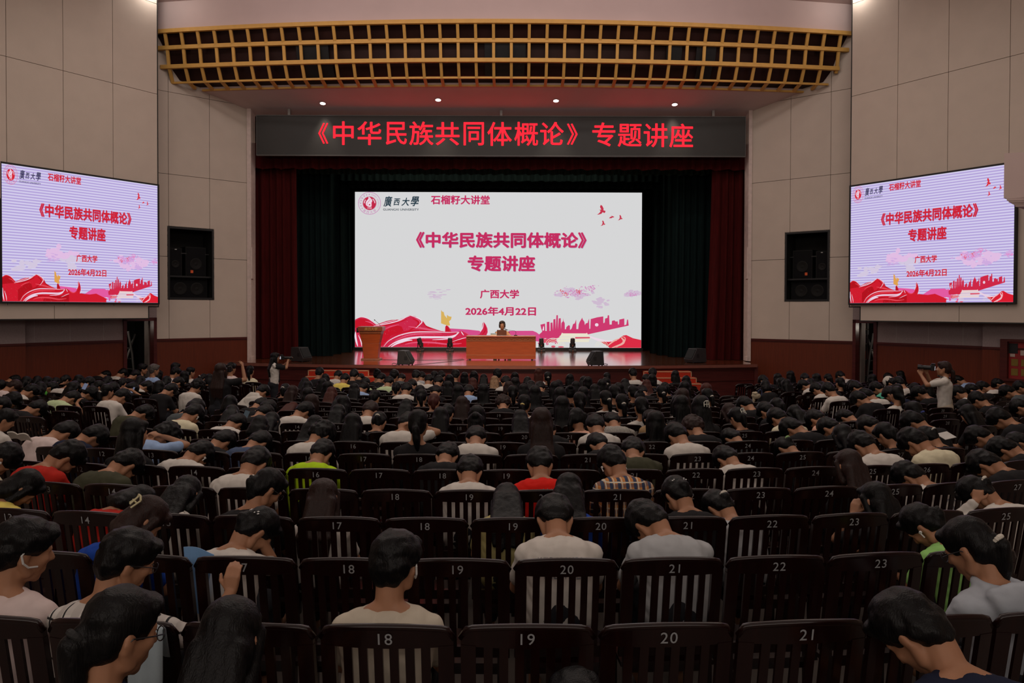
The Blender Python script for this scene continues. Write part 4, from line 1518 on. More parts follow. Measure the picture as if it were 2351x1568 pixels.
mb = MB()
taper(mb, lx, YL + 0.25, 0.64, 0.5, zb, 0.60, 0.46, zb + 0.05)
mb.build('base', M_DESKDARK, t, bevel=0.008)
mb = MB()
taper(mb, lx, YL + 0.25, 0.46, 0.36, zb + 0.05, 0.56, 0.42, zb + 0.55)
taper(mb, lx, YL + 0.25, 0.56, 0.42, zb + 0.55, 0.70, 0.5, zb + 0.87)
mb.build('body', M_DESK, t, bevel=0.006)
mb = MB()
mb.box((lx - 0.36, YL - 0.02, zb + 0.87), (lx + 0.36, YL + 0.52, zb + 0.95))
mb.build('neck_band', M_DESKDARK, t, bevel=0.006)
mb = MB()
mb.box((lx - 0.405, YL - 0.05, zb + 0.95), (lx + 0.405, YL + 0.56, zb + 1.10))
mb.build('top', mat('lectern_top_wood', (0.20, 0.048, 0.014), 0.3, 0.45, 0.12, 3), t, bevel=0.01)
flat_text_on('gold_lettering', '廣西大學', M_GOLD, t, X(837, YL), X(867, YL), zb + 0.975, zb + 1.075, YL - 0.056, 0.01, 0.15)
mb = MB()
mb.tube([(lx + 0.30, YL + 0.2, zb + 1.10), (lx + 0.27, YL + 0.2, zb + 1.18), (lx + 0.12, YL + 0.22, zb + 1.30)], 0.006, 6)
g = mb.build('gooseneck', M_BLACK, t)
mb = MB()
mb.tube([(lx + 0.12, YL + 0.22, zb + 1.30), (lx + 0.09, YL + 0.22, zb + 1.33)], 0.014, 8)
mb.build('microphone', M_BLACK, g)
mb = MB()
mb.box((lx - 0.475, YL + 0.1, zb + 0.90), (lx - 0.412, YL + 0.2, zb + 1.06))
mb.build('side_receiver', M_BLACK, t, bevel=0.006)

# desk
YD = 24.6
dx0, dx1 = X(1070.5, YD), X(1230.5, YD)
zt = zb + 0.80
t = thing('lecture_desk', 'long orange-brown wooden lecture desk with a carved band on the stage', 'desk', ((dx0 + dx1) / 2, YD, ST_Z))
mb = MB()
mb.box((dx0, YD - 0.03, zt - 0.05), (dx1, YD + 0.70, zt))
mb.build('desktop', M_DESK, t, bevel=0.01)
mb = MB()
mb.box((dx0 + 0.005, YD, zt - 0.16), (dx1 - 0.005, YD + 0.04, zt - 0.05))
band = mb.build('carved_band', M_DESKDARK, t)
mb = MB()
n = 13
for i in range(n):
    x = dx0 + (dx1 - dx0) * (i + 0.5) / n
    mb.lathe([(0.002, 0.012), (0.026, 0.009), (0.035, 0.0)], 12, Matrix.Translation((x, YD, zt - 0.105)) @ Matrix.Rotation(PI / 2, 4, 'X'))
    for k in (-1, 1):
        mb.prism([(x + k * 0.045, YD, zt - 0.14), (x + k * 0.09, YD, zt - 0.15), (x + k * 0.09, YD, zt - 0.125)], (0, -0.008, 0))
mb.build('rosettes', M_DESKDARK, band)
mb = MB()
mb.box((dx0 + 0.005, YD + 0.012, zb + 0.17), (dx1 - 0.005, YD + 0.05, zt - 0.175))
mb.build('front_panel', M_DESK, t)
mb = MB()
mb.box((dx0, YD - 0.004, zt - 0.175), (dx1, YD + 0.05, zt - 0.16))
mb.box((dx0, YD + 0.004, zb + 0.155), (dx1, YD + 0.05, zb + 0.17))
mb.build('moulding_strips', mat('light_moulding', (0.36, 0.13, 0.06), 0.35), t)
mb = MB()
mb.box((dx0 + 0.005, YD + 0.01, zb + 0.03), (dx1 - 0.005, YD + 0.05, zb + 0.155))
mb.build('plinth', M_DESK, t)
for xx in (dx0, dx1 - 0.04):
    mb = MB()
    mb.box((xx, YD + 0.05, zb + 0.03), (xx + 0.04, YD + 0.66, zt - 0.05))
    mb.build('side_panel', M_DESK, t)
for xx in (dx0 + 0.08, dx0 + 0.9, dx1 - 0.9, dx1 - 0.16):
    mb = MB()
    mb.box((xx, YD + 0.02, zb), (xx + 0.08, YD + 0.08, zb + 0.032))
    mb.build('foot', M_BLACK, t)

# laptop (its lid faces the hall), name card and microphone on the desk
A, B = X(1141, YD + 0.25), X(1163, YD + 0.25)
t = thing('laptop', 'open laptop with brownish lid on the lecture desk', 'laptop', ((A + B) / 2, YD + 0.3, zt))
mb = MB()
mb.box((A, YD + 0.26, zt + 0.001), (B, YD + 0.48, zt + 0.016))
mb.build('keyboard_base', M_STEEL, t)
mb = MB()
mb.prism([(A, YD + 0.26, zt + 0.014), (B, YD + 0.26, zt + 0.014), (B, YD + 0.20, zt + 0.19), (A, YD + 0.20, zt + 0.19)], (0, 0.008, 0.003))
mb.build('lid', mat('bronze_lid', (0.15, 0.06, 0.035), 0.4, 0.5), t)
A, B = X(1126.5, YD + 0.2), X(1140.5, YD + 0.2)
t = thing('name_card', 'pale blue-topped name card standing on the lecture desk', 'card', ((A + B) / 2, YD + 0.15, zt))
mb = MB()
mb.prism([(A, YD + 0.12, zt + 0.001), (A, YD + 0.22, zt + 0.001), (A, YD + 0.17, zt + 0.085)], (B - A, 0, 0))
mb.build('folded_card', mat('card_cream', (0.55, 0.36, 0.24), 0.6), t)
mb = MB()
mb.add([(A, YD + 0.144, zt + 0.049), (B, YD + 0.144, zt + 0.049), (B, YD + 0.160, zt + 0.078), (A, YD + 0.160, zt + 0.078)], [(0, 1, 2, 3)])
mb.build('blue_band', mat('card_blue', (0.10, 0.28, 0.38), 0.6), t)
mx = X(1184, YD + 0.2)
t = thing('desk_microphone', 'black gooseneck microphone on the lecture desk beside the laptop', 'microphone', (mx, YD + 0.2, zt))
mb = MB()
mb.lathe([(0.06, 0.001), (0.062, 0.012), (0.045, 0.028), (0.012, 0.032)], 16, Matrix.Translation((mx, YD + 0.2, zt)))
mb.build('base', M_BLACK, t)
mb = MB()
mb.tube([(mx, YD + 0.2, zt + 0.03), (mx + 0.01, YD + 0.2, zt + 0.12), (mx - 0.03, YD + 0.2, zt + 0.165), (mx - 0.12, YD + 0.2, zt + 0.17), (mx - 0.27, YD + 0.2, zt + 0.19)], 0.006, 6)
mb.build('gooseneck', M_BLACK, t)
mb = MB()
mb.tube([(mx - 0.27, YD + 0.2, zt + 0.19), (mx - 0.33, YD + 0.2, zt + 0.215), (mx - 0.39, YD + 0.2, zt + 0.245)], 0.013, 8)
mb.build('capsule', M_BLACK, t)


# stage monitors: wedge cabinets
def monitor(label, px, pybase, Y, w, d, h, rotz, slant_right):
    c = P(px, pybase, Y)
    t = thing('stage_monitor', label, 'loudspeaker', (c.x, Y, ST_Z), rotz, 'stage monitors')
    g = 0.02
    # profile across the depth: back upright, top, slanted grille towards +x, feet
    prof = [(-w / 2, g), (w / 2 - 0.05, g), (w / 2, g + 0.10), (w / 2 - h * 0.42, h), (-w / 2 + 0.03, h)]
    if not slant_right:
        prof = [(-x, z) for x, z in prof]
    mb = MB()
    mb.prism([(x, -d / 2, z) for x, z in prof], (0, d, 0))
    o = mb.build('cabinet', M_SPEAKERCASE, None, bevel=0.012)
    o.parent = t
    sg = 1 if slant_right else -1
    mb = MB()
    p0, p1 = Vector((sg * (w / 2 - 0.012), 0, g + 0.13)), Vector((sg * (w / 2 - h * 0.42 + 0.02), 0, h - 0.03))
    nrm = Vector((sg * (p1.z - p0.z), 0, sg * sg * (abs(p0.x) - abs(p1.x)))).normalized() * 0.014
    for y0, y1 in ((-d / 2 + 0.03, d / 2 - 0.03),):
        mb.prism([(p0.x, y0, p0.z), (p0.x, y1, p0.z), (p1.x, y1, p1.z), (p1.x, y0, p1.z)], nrm)
    o = mb.build('grille', M_SPEAKER, None)
    o.parent = t
    mb = MB()
    mb.box((sg * 0.02, -d / 2 - 0.006, h * 0.38), (sg * 0.11, -d / 2 + 0.01, h * 0.62))
    o = mb.build('handle_cup', M_BLACK, None)
    o.parent = t
    for ix in (-w * 0.38, w * 0.34):
        for iy in (-d * 0.38, d * 0.38):
            mb = MB()
            mb.lathe([(0.022, 0.001), (0.022, g + 0.002)], 10, Matrix.Translation((ix * sg, iy, 0)))
            o = mb.build('foot', M_BLACK, None)
            o.parent = t
    return t


monitor('black wedge monitor loudspeaker at the stage edge left of the desk', 932, 840, 22.25, 0.44, 0.36, 0.44, R(-14), True)
monitor('black wedge monitor loudspeaker at the stage edge right of the desk', 1366, 841, 22.25, 0.46, 0.36, 0.44, R(14), False)
monitor('black wedge monitor loudspeaker beside the left red curtain', 692, 834, 23.6, 0.56, 0.40, 0.46, R(-30), True)
monitor('black wedge monitor loudspeaker beside the right red curtain', 1596, 836, 23.6, 0.60, 0.40, 0.46, R(28), False)


# moving-head stage lights in front of the LED wall
def moving_head(label, px, tilt):
    Y = 29.6
    c = P(px, 804, Y)
    t = thing('moving_head_light', label, 'stage light', (c.x, Y, ST_Z), 0, 'moving-head lights before the LED wall')
    mb = MB()
    mb.box((-0.15, -0.11, 0.002), (0.15, 0.11, 0.09))
    o = mb.build('base', M_SPEAKERCASE, None, bevel=0.012)
    o.parent = t
    mb = MB()
    mb.box((-0.05, -0.05, 0.09), (0.05, 0.05, 0.13))
    for s in (-1, 1):
        mb.box((s * 0.10 - 0.015, -0.045, 0.12), (s * 0.10 + 0.015, 0.045, 0.34))
    mb.box((-0.115, -0.045, 0.12), (0.115, 0.045, 0.15))
    o = mb.build('yoke', M_BLACK, None, bevel=0.006)
    o.parent = t
    m4 = Matrix.Translation((0, 0, 0.33)) @ Matrix.Rotation(tilt, 4, 'Y') @ Matrix.Rotation(R(12), 4, 'X')
    mb = MB()
    mb.lathe([(0.05, -0.17), (0.08, -0.15), (0.09, 0.0), (0.095, 0.10), (0.085, 0.2), (0.075, 0.21)], 18, m4)
    o = mb.build('head', M_SPEAKERCASE, None, smooth=False)
    o.parent = t
    mb = MB()
    mb.lathe([(0.07, 0.205), (0.065, 0.214), (0.002, 0.216)], 18, m4)
    o2 = mb.build('lens', mat('lens_glass', (0.03, 0.03, 0.035), 0.1, 0.7), None)
    o2.parent = t
    mb = MB()
    mb.box((-0.01, -0.125, 0.03), (0.02, -0.108, 0.05))
    mb.box((-0.012, -0.1, 0.24), (0.012, -0.094, 0.27))
    o3 = mb.build('warning_label', mat('orange_label', (0.5, 0.08, 0.02), 0.5), None)
    o3.parent = t
    return t


moving_head('black moving-head light before the LED wall, nearest the lectern, head tilted', 965, R(-17))
moving_head('black moving-head light before the LED wall, just left of the desk', 1033, R(2))
moving_head('black moving-head light before the LED wall, just right of the desk', 1243, R(-2))
moving_head('black moving-head light before the LED wall, second to the right of the desk', 1314.5, R(1))


# cables on the stage boards
def cable(label, pts):
    mb = MB()
    mb.tube([P(a, b, CZ and (1.66 - 0.008) * F / (b - 712 + 0.001 * (a - CX))) for a, b in pts], 0.007, 6)
    return tag(mb.build('stage_cable', M_BLACK), label, 'cable')


def stage_pt(px, py):
    d = ray(px, py)
    t_ = (ST_Z + 0.008 - CZ) / d.z
    return CAMPOS + d * t_


def cable(label, pts):
    mb = MB()
    mb.tube([stage_pt(a, b) for a, b in pts], 0.006, 6)
    return tag(mb.build('stage_cable', M_BLACK), label, 'cable')


cable('black cable running from the left monitor to the desk', ((952, 837), (985, 834.5), (1020, 831), (1050, 828), (1066, 825.5)))
cable('black cable running from the lectern base towards the desk', ((874, 825.5), (920, 826), (980, 826.3), (1040, 826), (1063, 824)))
cable('looped thin cable beside the right monitor', ((1382, 836), (1388, 838), (1394, 838), (1395, 836), (1390, 834.5), (1383, 835)))
cable('looped thin cable beside the left monitor', ((900, 836), (902, 833.5), (908, 834), (914, 836), (906, 839), (901, 838)))

# ------------------------------------------------------------------ chairs
def row_d(i):
    return 2.7625 + 0.831 * i


def row_R(i):
    return 15.0 + row_d(i)


X0 = -0.3


def row_xy(i, s):
    """point on row i at arc distance s from the hall axis, and the heading there"""
    a = s / row_R(i)
    return X0 + row_R(i) * math.sin(a), row_d(i) + row_R(i) * (1 - math.cos(a)), a


def x19(i):
    return (0.06 - 0.025 * i) if i % 2 == 0 else (-0.235 - 0.02 * i)


PITCHX = 0.52
ROWNAME = {-1: 'nearest', 0: 'nearest', 1: 'second', 2: 'third', 3: 'fourth', 4: 'fifth', 5: 'sixth', 6: 'seventh', 7: 'eighth', 8: 'ninth', 9: 'tenth', 10: 'eleventh', 11: 'twelfth', 12: 'thirteenth', 13: 'fourteenth', 14: 'fifteenth', 15: 'sixteenth', 16: 'seventeenth', 17: 'eighteenth', 18: 'nineteenth', 19: 'twentieth'}
SEATS = []       # (row, number, block, x, y, heading)
for i in range(0, 20):
    for n in range(10, 29):
        s = x19(i) + (n - 19) * PITCHX - X0
        x, y, a = row_xy(i, s)
        if -4.78 < x < 4.72:
            SEATS.append((i, n, 'c', x, y, a))
    if i >= 6:
        for n in range(1, 11):
            s = -6.42 - (10 - n) * 0.53
            x, y, a = row_xy(i, s)
            SEATS.append((i, n, 'l', x, y, a))
        for n in range(28, 38):
            s = 6.35 + (n - 28) * 0.53
            x, y, a = row_xy(i, s)
            SEATS.append((i, n, 'r', x, y, a))
SEAT_OF = {}
for q in SEATS:
    SEAT_OF[(q[0], q[1], q[2])] = q

# one back outline: arched top rail, two stiles, slats, low cross rail; the whole back leans and bows a little
BACK_W = 0.495


def back_bend(x, y, z):
    lean = (z - 0.44) / 0.48 * 0.085
    bow = 0.028 * (1 - (2 * x / BACK_W) ** 2)
    return (x, y - lean - bow * max(0.0, min(1.0, (z - 0.40) / 0.2)) + 0.05, z)


def bent_grid(mb, fx0, fx1, z0, z1, nx, nz, t, ztop=None):
    """curved board between x(z) limits; ztop(x) overrides the top edge"""
    for side in (0, 1):
        base = len(mb.v)
        for j in range(nz + 1):
            for i in range(nx + 1):
                zz = z0 + (z1 - z0) * j / nz
                x = fx0 + (fx1 - fx0) * i / nx
                if ztop is not None:
                    zt = ztop(x)
                    zz = z0 + (zt - z0) * j / nz
                mb.v.append(back_bend(x, t * (0.5 if side else -0.5), zz))
        for j in range(nz):
            for i in range(nx):
                q = base + j * (nx + 1) + i
                mb.f.append((q, q + 1, q + nx + 2, q + nx + 1))
    n1 = (nx + 1) * (nz + 1)
    b0 = len(mb.v) - 2 * n1
    rim = [i for i in range(nx + 1)] + [j * (nx + 1) + nx for j in range(1, nz + 1)] + [nz * (nx + 1) + i for i in range(nx - 1, -1, -1)] + [j * (nx + 1) for j in range(nz - 1, 0, -1)]
    for k in range(len(rim)):
        a, b = rim[k] + b0, rim[(k + 1) % len(rim)] + b0
        mb.f.append((a, b, b + n1, a + n1))


def rail_top(x):
    u = abs(2 * x / BACK_W)
    z = 0.921 - 0.020 * u * u
    e = BACK_W / 2 - abs(x)
    r = 0.035
    if e < r:
        z -= r - math.sqrt(max(0.0, r * r - (r - e) ** 2))
    return z


def chair_rail(mb, nx=22, seg=10):
    xs_ = [-BACK_W / 2 + BACK_W * i / nx for i in range(nx + 1)]
    bent_grid(mb, -BACK_W / 2, BACK_W / 2, 0.836, 0.92, nx, 2, 0.024, rail_top)
    # rounded upper edge
    mb.smooth_from = len(mb.f)
    mb.tube([back_bend(x * 0.995, 0.0, rail_top(x) - 0.004) for x in xs_], 0.0135, seg)


def chair_back(mb, nz=5):
    for s in (-1, 1):
        a, b = s * (BACK_W / 2 - 0.056), s * BACK_W / 2
        bent_grid(mb, min(a, b), max(a, b), 0.40, 0.84, 2, nz, 0.028)
    for k in range(6):
        c = (k - 2.5) * 0.058
        bent_grid(mb, c - 0.0165, c + 0.0165, 0.45, 0.84, 1, nz, 0.014)
    bent_grid(mb, -BACK_W / 2 + 0.05, BACK_W / 2 - 0.05, 0.40, 0.462, 8, 1, 0.024)


def seat_shape(mb):
    n = 10
    pts = []
    for (x, y) in ((-0.235, 0.05), (0.235, 0.05), (0.24, 0.40), (0.20, 0.45), (-0.20, 0.45), (-0.24, 0.40)):
        pts.append((x, y, 0.345))
    mb.prism(pts, (0, 0, 0.024))
    mb.box((-0.205, 0.08, 0.30), (0.205, 0.10, 0.345))
    mb.box((-0.205, 0.395, 0.30), (0.205, 0.415, 0.345))


def leg_shape(mb, sx, rear):
    x = sx * 0.205
    if rear:
        mb.sweep([(x, 0.02, -0.03), (x, 0.055, 0.20), (x, 0.06, 0.412)], 0.036, 0.036, up=Vector((0, 1, 0)))
    else:
        mb.sweep([(x, 0.40, -0.04), (x, 0.40, 0.30)], 0.036, 0.036, up=Vector((0, 1, 0)))


mb = MB(); chair_rail(mb); ME_RAIL = mb.mesh('top_rail', M_CHAIR); SM0 = mb.smooth_from
mb = MB(); chair_back(mb); ME_BACK = mb.mesh('backrest', M_CHAIR)
mb = MB(); seat_shape(mb); ME_SEAT = mb.mesh('seat', M_CHAIR)
ME_LEG = []
for sx in (-1, 1):
    for rear in (True, False):
        mb = MB(); leg_shape(mb, sx, rear); ME_LEG.append(mb.mesh('leg', M_CHAIR))
mb = MB(); chair_rail(mb, 10, 5); chair_back(mb, 2); seat_shape(mb)
for sx in (-1, 1):
    for rear in (True, False):
        leg_shape(mb, sx, rear)
SIMPLE = (list(mb.v), list(mb.f))
for p in ME_RAIL.polygons[SM0:]:
    p.use_smooth = True

NUMS = {}


def number_mesh(n):
    if n not in NUMS:
        vs, fs, (ax, ay, bx, by) = text_mesh('%02d' % n, 0.004, 0.0, 1.12)
        k = 0.046 / 0.727
        mb = MB()
        out = []
        for x, y in vs:
            xx, zz = (x - (ax + bx) / 2) * k, 0.853 + (y - ay) * k
            b = back_bend(xx, -0.0155, zz)
            out.append(b)
        mb.add(out, fs)
        NUMS[n] = mb.mesh('seat_number', M_NUMBER)
    return NUMS[n]


HAN = '一二三四五六七八九十'
ROWSIGN = {}


def row_sign_mesh(i, side):
    """painted row sign, one character above the other, on the stile that faces the aisle"""
    n = 20 - i
    key = (n, side)
    if key not in ROWSIGN:
        txt = (HAN[n - 1] if n <= 10 else '十' + HAN[n - 11]) + '排'
        mb = MB()
        for k, ch in enumerate(txt):
            vs, fs, (ax, ay, bx, by) = text_mesh(ch, 0.0)
            out = []
            for x, y in vs:
                xx = side * (BACK_W / 2 - 0.03) + (x - (ax + bx) / 2) * 0.046
                zz = 0.79 - 0.07 * k + (y - (ay + by) / 2) * 0.055
                out.append(back_bend(xx, -0.0165, zz))
            mb.add(out, fs)
        ROWSIGN[key] = mb.mesh('row_sign', M_NUMBER)
    return ROWSIGN[key]


def in_view(x, y, z, m=60):
    d = CAMROT.transposed() @ (Vector((x, y, z)) - CAMPOS)
    if d.z >= -0.3:
        return None
    px, py = CX + F * d.x / -d.z, CY - F * d.y / -d.z
    return (px, py) if -m < px < 2351 + m and py < 1568 + 80 else None


vis = []
for q in SEATS:
    i, n, b, x, y, a = q
    v = in_view(x, y, floor_z(y) + 0.9)
    if v:
        vis.append((math.hypot(x, y), q))
vis.sort(key=lambda t_: t_[0])
CHAIR_IND = [q for _, q in vis[:292]]
CHAIR_REST = [q for _, q in vis[292:]]
BLOCKNAME = {'c': 'centre', 'l': 'left', 'r': 'right'}
GROUPNAME = {'c': 'chairs of the centre block', 'l': 'chairs of the left block', 'r': 'chairs of the right block'}
for i, n, b, x, y, a in CHAIR_IND:
    jit = random.uniform(-0.02, 0.02)
    rowtxt = '%s row' % ROWNAME[i] if b == 'c' else '%s-block row %d from the stage' % (BLOCKNAME[b], 20 - i)
    lab = ('dark mahogany slatted chair numbered %02d in the %s counted from the camera' % (n, rowtxt)) if b == 'c' else ('dark mahogany slatted chair numbered %02d in the %s' % (n, rowtxt))
    c = bpy.data.objects.new('auditorium_chair', None)
    COL.objects.link(c)
    c.location = (x, y, floor_z(y))
    c.rotation_euler = (0, 0, a + jit)
    tag(c, lab, 'chair', GROUPNAME[b])
    kids = [('top_rail', ME_RAIL), ('backrest', ME_BACK), ('seat', ME_SEAT), ('seat_number', number_mesh(n))]
    if i < 8:
        kids += [('leg', m_) for m_ in ME_LEG]
    if (b == 'l' and n == 10) or (b == 'r' and n == 28):
        kids.append(('row_sign', row_sign_mesh(i, 1 if b == 'l' else -1)))
    for nm, me in kids:
        o = bpy.data.objects.new(nm, me)
        COL.objects.link(o)
        o.parent = c
    if i >= 8:
        for m_ in ME_LEG:
            o = bpy.data.objects.new('leg', m_)
            COL.objects.link(o)
            o.parent = c
mb = MB()
mn = MB()
for i, n, b, x, y, a in CHAIR_REST:
    m4 = Matrix.Translation((x, y, floor_z(y))) @ Matrix.Rotation(a, 4, 'Z')
    mb.add([m4 @ Vector(v) for v in SIMPLE[0]], SIMPLE[1])
    me = number_mesh(n)
    mn.add([m4 @ v.co for v in me.vertices], [tuple(p.vertices) for p in me.polygons])
    if (b == 'l' and n == 10) or (b == 'r' and n == 28):
        me = row_sign_mesh(i, 1 if b == 'l' else -1)
        mn.add([m4 @ v.co for v in me.vertices], [tuple(p.vertices) for p in me.polygons])
rest = mb.build('far_auditorium_chairs', M_CHAIR)
tag(rest, 'the many more distant dark wooden chairs in the rows close to the stage', 'chair', None, 'stuff')
link('seat_numbers', mn.mesh('seat_numbers', M_NUMBER), rest)['kind'] = 'stuff'

# ------------------------------------------------------------------ people
class Blob:
    """closed capsules and ellipsoids that a voxel remesh melts into one continuous surface"""

    def __init__(self):
        self.v, self.f = [], []
        self.k = 1.0

    def _add(self, vs, fs):
        n = len(self.v)
        self.v.extend(vs)
        self.f.extend([tuple(i + n for i in f) for f in fs])

    def cap(self, p0, p1, r0, r1, seg=12):
        p0, p1 = Vector(p0), Vector(p1)
        r0, r1 = r0 * self.k, r1 * self.k
        d = p1 - p0
        d = d.normalized() if d.length > 1e-6 else Vector((0, 0, 1))
        a = d.orthogonal().normalized()
        b = d.cross(a)
        rings = []
        for t in (-1.2, -0.75, -0.35, 0.0):
            rings.append((p0 + d * r0 * math.sin(t), r0 * math.cos(t)))
        for t in (0.0, 0.35, 0.75, 1.2):
            rings.append((p1 + d * r1 * math.sin(t), r1 * math.cos(t)))
        vs = []
        for c, r in rings:
            for k in range(seg):
                an = 2 * PI * k / seg
                vs.append(c + (a * math.cos(an) + b * math.sin(an)) * r)
        fs = [tuple(range(seg))[::-1], tuple(7 * seg + k for k in range(seg))]
        for i in range(7):
            for k in range(seg):
                fs.append((i * seg + k, i * seg + (k + 1) % seg, (i + 1) * seg + (k + 1) % seg, (i + 1) * seg + k))
        self._add(vs, fs)

    def ell(self, c, r, m=None, seg=16, rings=10):
        c = Vector(c)
        r = (r[0] * self.k, r[1] * self.k, r[2] * self.k)
        vs = []
        for j in range(1, rings):
            th = PI * j / rings
            for k in range(seg):
                an = 2 * PI * k / seg
                p = Vector((r[0] * math.sin(th) * math.cos(an), r[1] * math.sin(th) * math.sin(an), r[2] * math.cos(th)))
                vs.append(c + (m @ p if m is not None else p))
        fs = [tuple(range(seg)), tuple((rings - 2) * seg + k for k in range(seg))[::-1]]
        for i in range(rings - 2):
            for k in range(seg):
                fs.append((i * seg + k, (i + 1) * seg + k, (i + 1) * seg + (k + 1) % seg, i * seg + (k + 1) % seg))
        self._add(vs, fs)

    def melt(self, name, voxel, smooth=3, amp=0.0, freq=20.0, stretch=(1, 1, 1), seed=0.0):
        me = bpy.data.meshes.new(name)
        me.from_pydata(self.v, [], self.f)
        bm = bmesh.new()
        bm.from_mesh(me)
        bmesh.ops.recalc_face_normals(bm, faces=bm.faces)
        bm.to_mesh(me)
        bm.free()
        ob = bpy.data.objects.new(name, me)
        m = ob.modifiers.new('r', 'REMESH')
        m.mode = 'VOXEL'
        m.voxel_size = voxel
        if smooth:
            s = ob.modifiers.new('s', 'SMOOTH')
            s.factor = 0.5
            s.iterations = smooth
        out = evaluated(ob)
        bpy.data.meshes.remove(me)
        if amp:
            for v in out.vertices:
                p = v.co
                q = Vector((p.x * freq * stretch[0] + seed, p.y * freq * stretch[1], p.z * freq * stretch[2]))
                v.co = p + v.normal * (noise.noise(q) * amp)
        for p in out.polygons:
            p.use_smooth = True
        out.name = name
        return out


M_SKIN = mat('skin', (0.37, 0.18, 0.10), 0.55, 0.35, 0.06, 12)
M_LIP = mat('lips', (0.40, 0.13, 0.10), 0.5)
M_HAIR = mat('black_hair', (0.0024, 0.0022, 0.0026), 0.42, 0.20, 0.3, 60, bump=0.25, stretch=(3, 3, 0.5))
M_HAIRBROWN = mat('dark_brown_hair', (0.020, 0.008, 0.006), 0.48, 0.25, 0.35, 60, bump=0.25, stretch=(3, 3, 0.5))
M_HAIRRED = mat('auburn_hair', (0.055, 0.011, 0.006), 0.48, 0.25, 0.35, 60, bump=0.25, stretch=(3, 3, 0.5))
M_HAIRGREY = mat('grey_hair', (0.085, 0.075, 0.068), 0.5, 0.4, 0.35, 40, bump=0.5, stretch=(3, 3, 0.5))
M_HAIRBLOND = mat('dip_dyed_hair', (0.30, 0.17, 0.085), 0.5, 0.4, 0.5, 18, bump=0.5, stretch=(5, 5, 0.3))
M_TROUSER = mat('dark_trousers', (0.018, 0.019, 0.024), 0.85, 0.2)
M_WHITEBITS = mat('white_plastic', (0.62, 0.62, 0.60), 0.45)
M_BLACKBITS = mat('black_plastic', (0.012, 0.012, 0.014), 0.3)

CLOTH = {}


def cloth(key):
    """shirt materials by short key"""
    cols = {'w': ((204, 198, 190), 'white'), 'ow': ((196, 186, 168), 'off-white'), 'k': ((30, 29, 31), 'black'), 'n': ((24, 30, 52), 'navy'), 'g': ((168, 170, 172), 'grey'), 'dg': ((78, 84, 86), 'dark grey'),
            'cr': ((216, 208, 178), 'cream'), 'r': ((178, 38, 28), 'red'), 'rr': ((214, 30, 20), 'bright red'), 'lime': ((176, 214, 24), 'lime green'), 'gr': ((84, 166, 62), 'green'),
            'pg': ((188, 206, 160), 'pale green'), 'teal': ((88, 180, 152), 'teal'), 'lb': ((150, 176, 214), 'light blue'), 'bl': ((26, 66, 158), 'blue'), 'y': ((226, 206, 104), 'yellow'),
            'pk': ((224, 172, 150), 'pink'), 'tan': ((150, 122, 88), 'tan'), 'ol': ((66, 66, 50), 'olive'), 'kh': ((178, 168, 112), 'khaki'), 'pw': ((214, 196, 192), 'pinkish white'),
            'hood': ((172, 178, 186), 'pale grey'), 'ltg': ((150, 206, 116), 'light green'), 'br': ((58, 46, 38), 'brown'), 'den': ((70, 84, 112), 'denim'), 'sp': ((196, 142, 104), 'tan-pink')}
    if key == 'plaid':
        return check_mat('tan_plaid_cloth', ((190, 126, 66), (42, 56, 84), (206, 196, 176)), 17, 'plaid'), 'tan and blue plaid'
    if key == 'plaidw':
        return check_mat('white_plaid_cloth', ((210, 205, 198), (186, 180, 174), (28, 28, 30)), 13, 'plaid'), 'white and black plaid'
    if key == 'dots':
        return check_mat('dotted_cloth', ((206, 200, 190), (24, 24, 26)), 26, 'dots'), 'white polka-dot'
    if key == 'stripe':
        return check_mat('striped_cloth', ((196, 190, 180), (40, 40, 42)), 70, 'stripes'), 'fine striped'
    c, nm = cols[key]
    return mat(nm.replace(' ', '_') + '_cloth', srgb(c)[:3], 0.88, 0.2, 0.05, 14, bump=0.15), nm


def pose_of(lean, neck, yaw, turn=0.0, tilt=0.0):
    """joints of a seated figure facing +Y; lean and neck in degrees forward, yaw of the head to its right"""
    def dr(a):
        return Vector((0, math.sin(R(a)), math.cos(R(a))))
    p = {}
    p['P'] = Vector((0, 0.205, 0.545))
    p['M'] = p['P'] + dr(lean * 0.5) * 0.15
    p['C'] = p['M'] + dr(lean * 1.05) * 0.15
    p['N'] = p['C'] + dr(lean * 1.4) * 0.092
    na = lean * 1.2 + neck * 0.45
    p['H0'] = p['N'] + dr(na) * 0.086
    pitch = lean * 0.75 + neck
    rot = Matrix.Rotation(R(-yaw), 3, 'Z') @ Matrix.Rotation(R(-pitch), 3, 'X') @ Matrix.Rotation(R(tilt), 3, 'Y')
    p['rot'] = rot
    p['hs'] = 1.13
    p['H'] = p['H0'] + rot @ Vector((0, 0.025, 0.112))
    p['lean'] = lean
    ca = dr(lean * 1.2)
    back = Vector((0, -ca.z, ca.y))
    p['back'] = back
    for s, nm in ((-1, 'L'), (1, 'R')):
        p['S' + nm] = p['N'] - dr(lean * 1.3) * 0.068 + Vector((s * 0.168, 0.0, 0.0))
        p['E' + nm] = p['S' + nm] + Vector((s * 0.045, 0.11 + 0.05 * math.sin(R(lean)), -0.235))
        p['W' + nm] = Vector((s * 0.10, p['E' + nm].y + 0.20, max(0.60, p['E' + nm].z - 0.02)))
        p['hip' + nm] = Vector((s * 0.085, 0.22, 0.545))
        p['knee' + nm] = Vector((s * 0.11, 0.57, 0.535))
        p['ank' + nm] = Vector((s * 0.11, 0.52, 0.10))
    return p


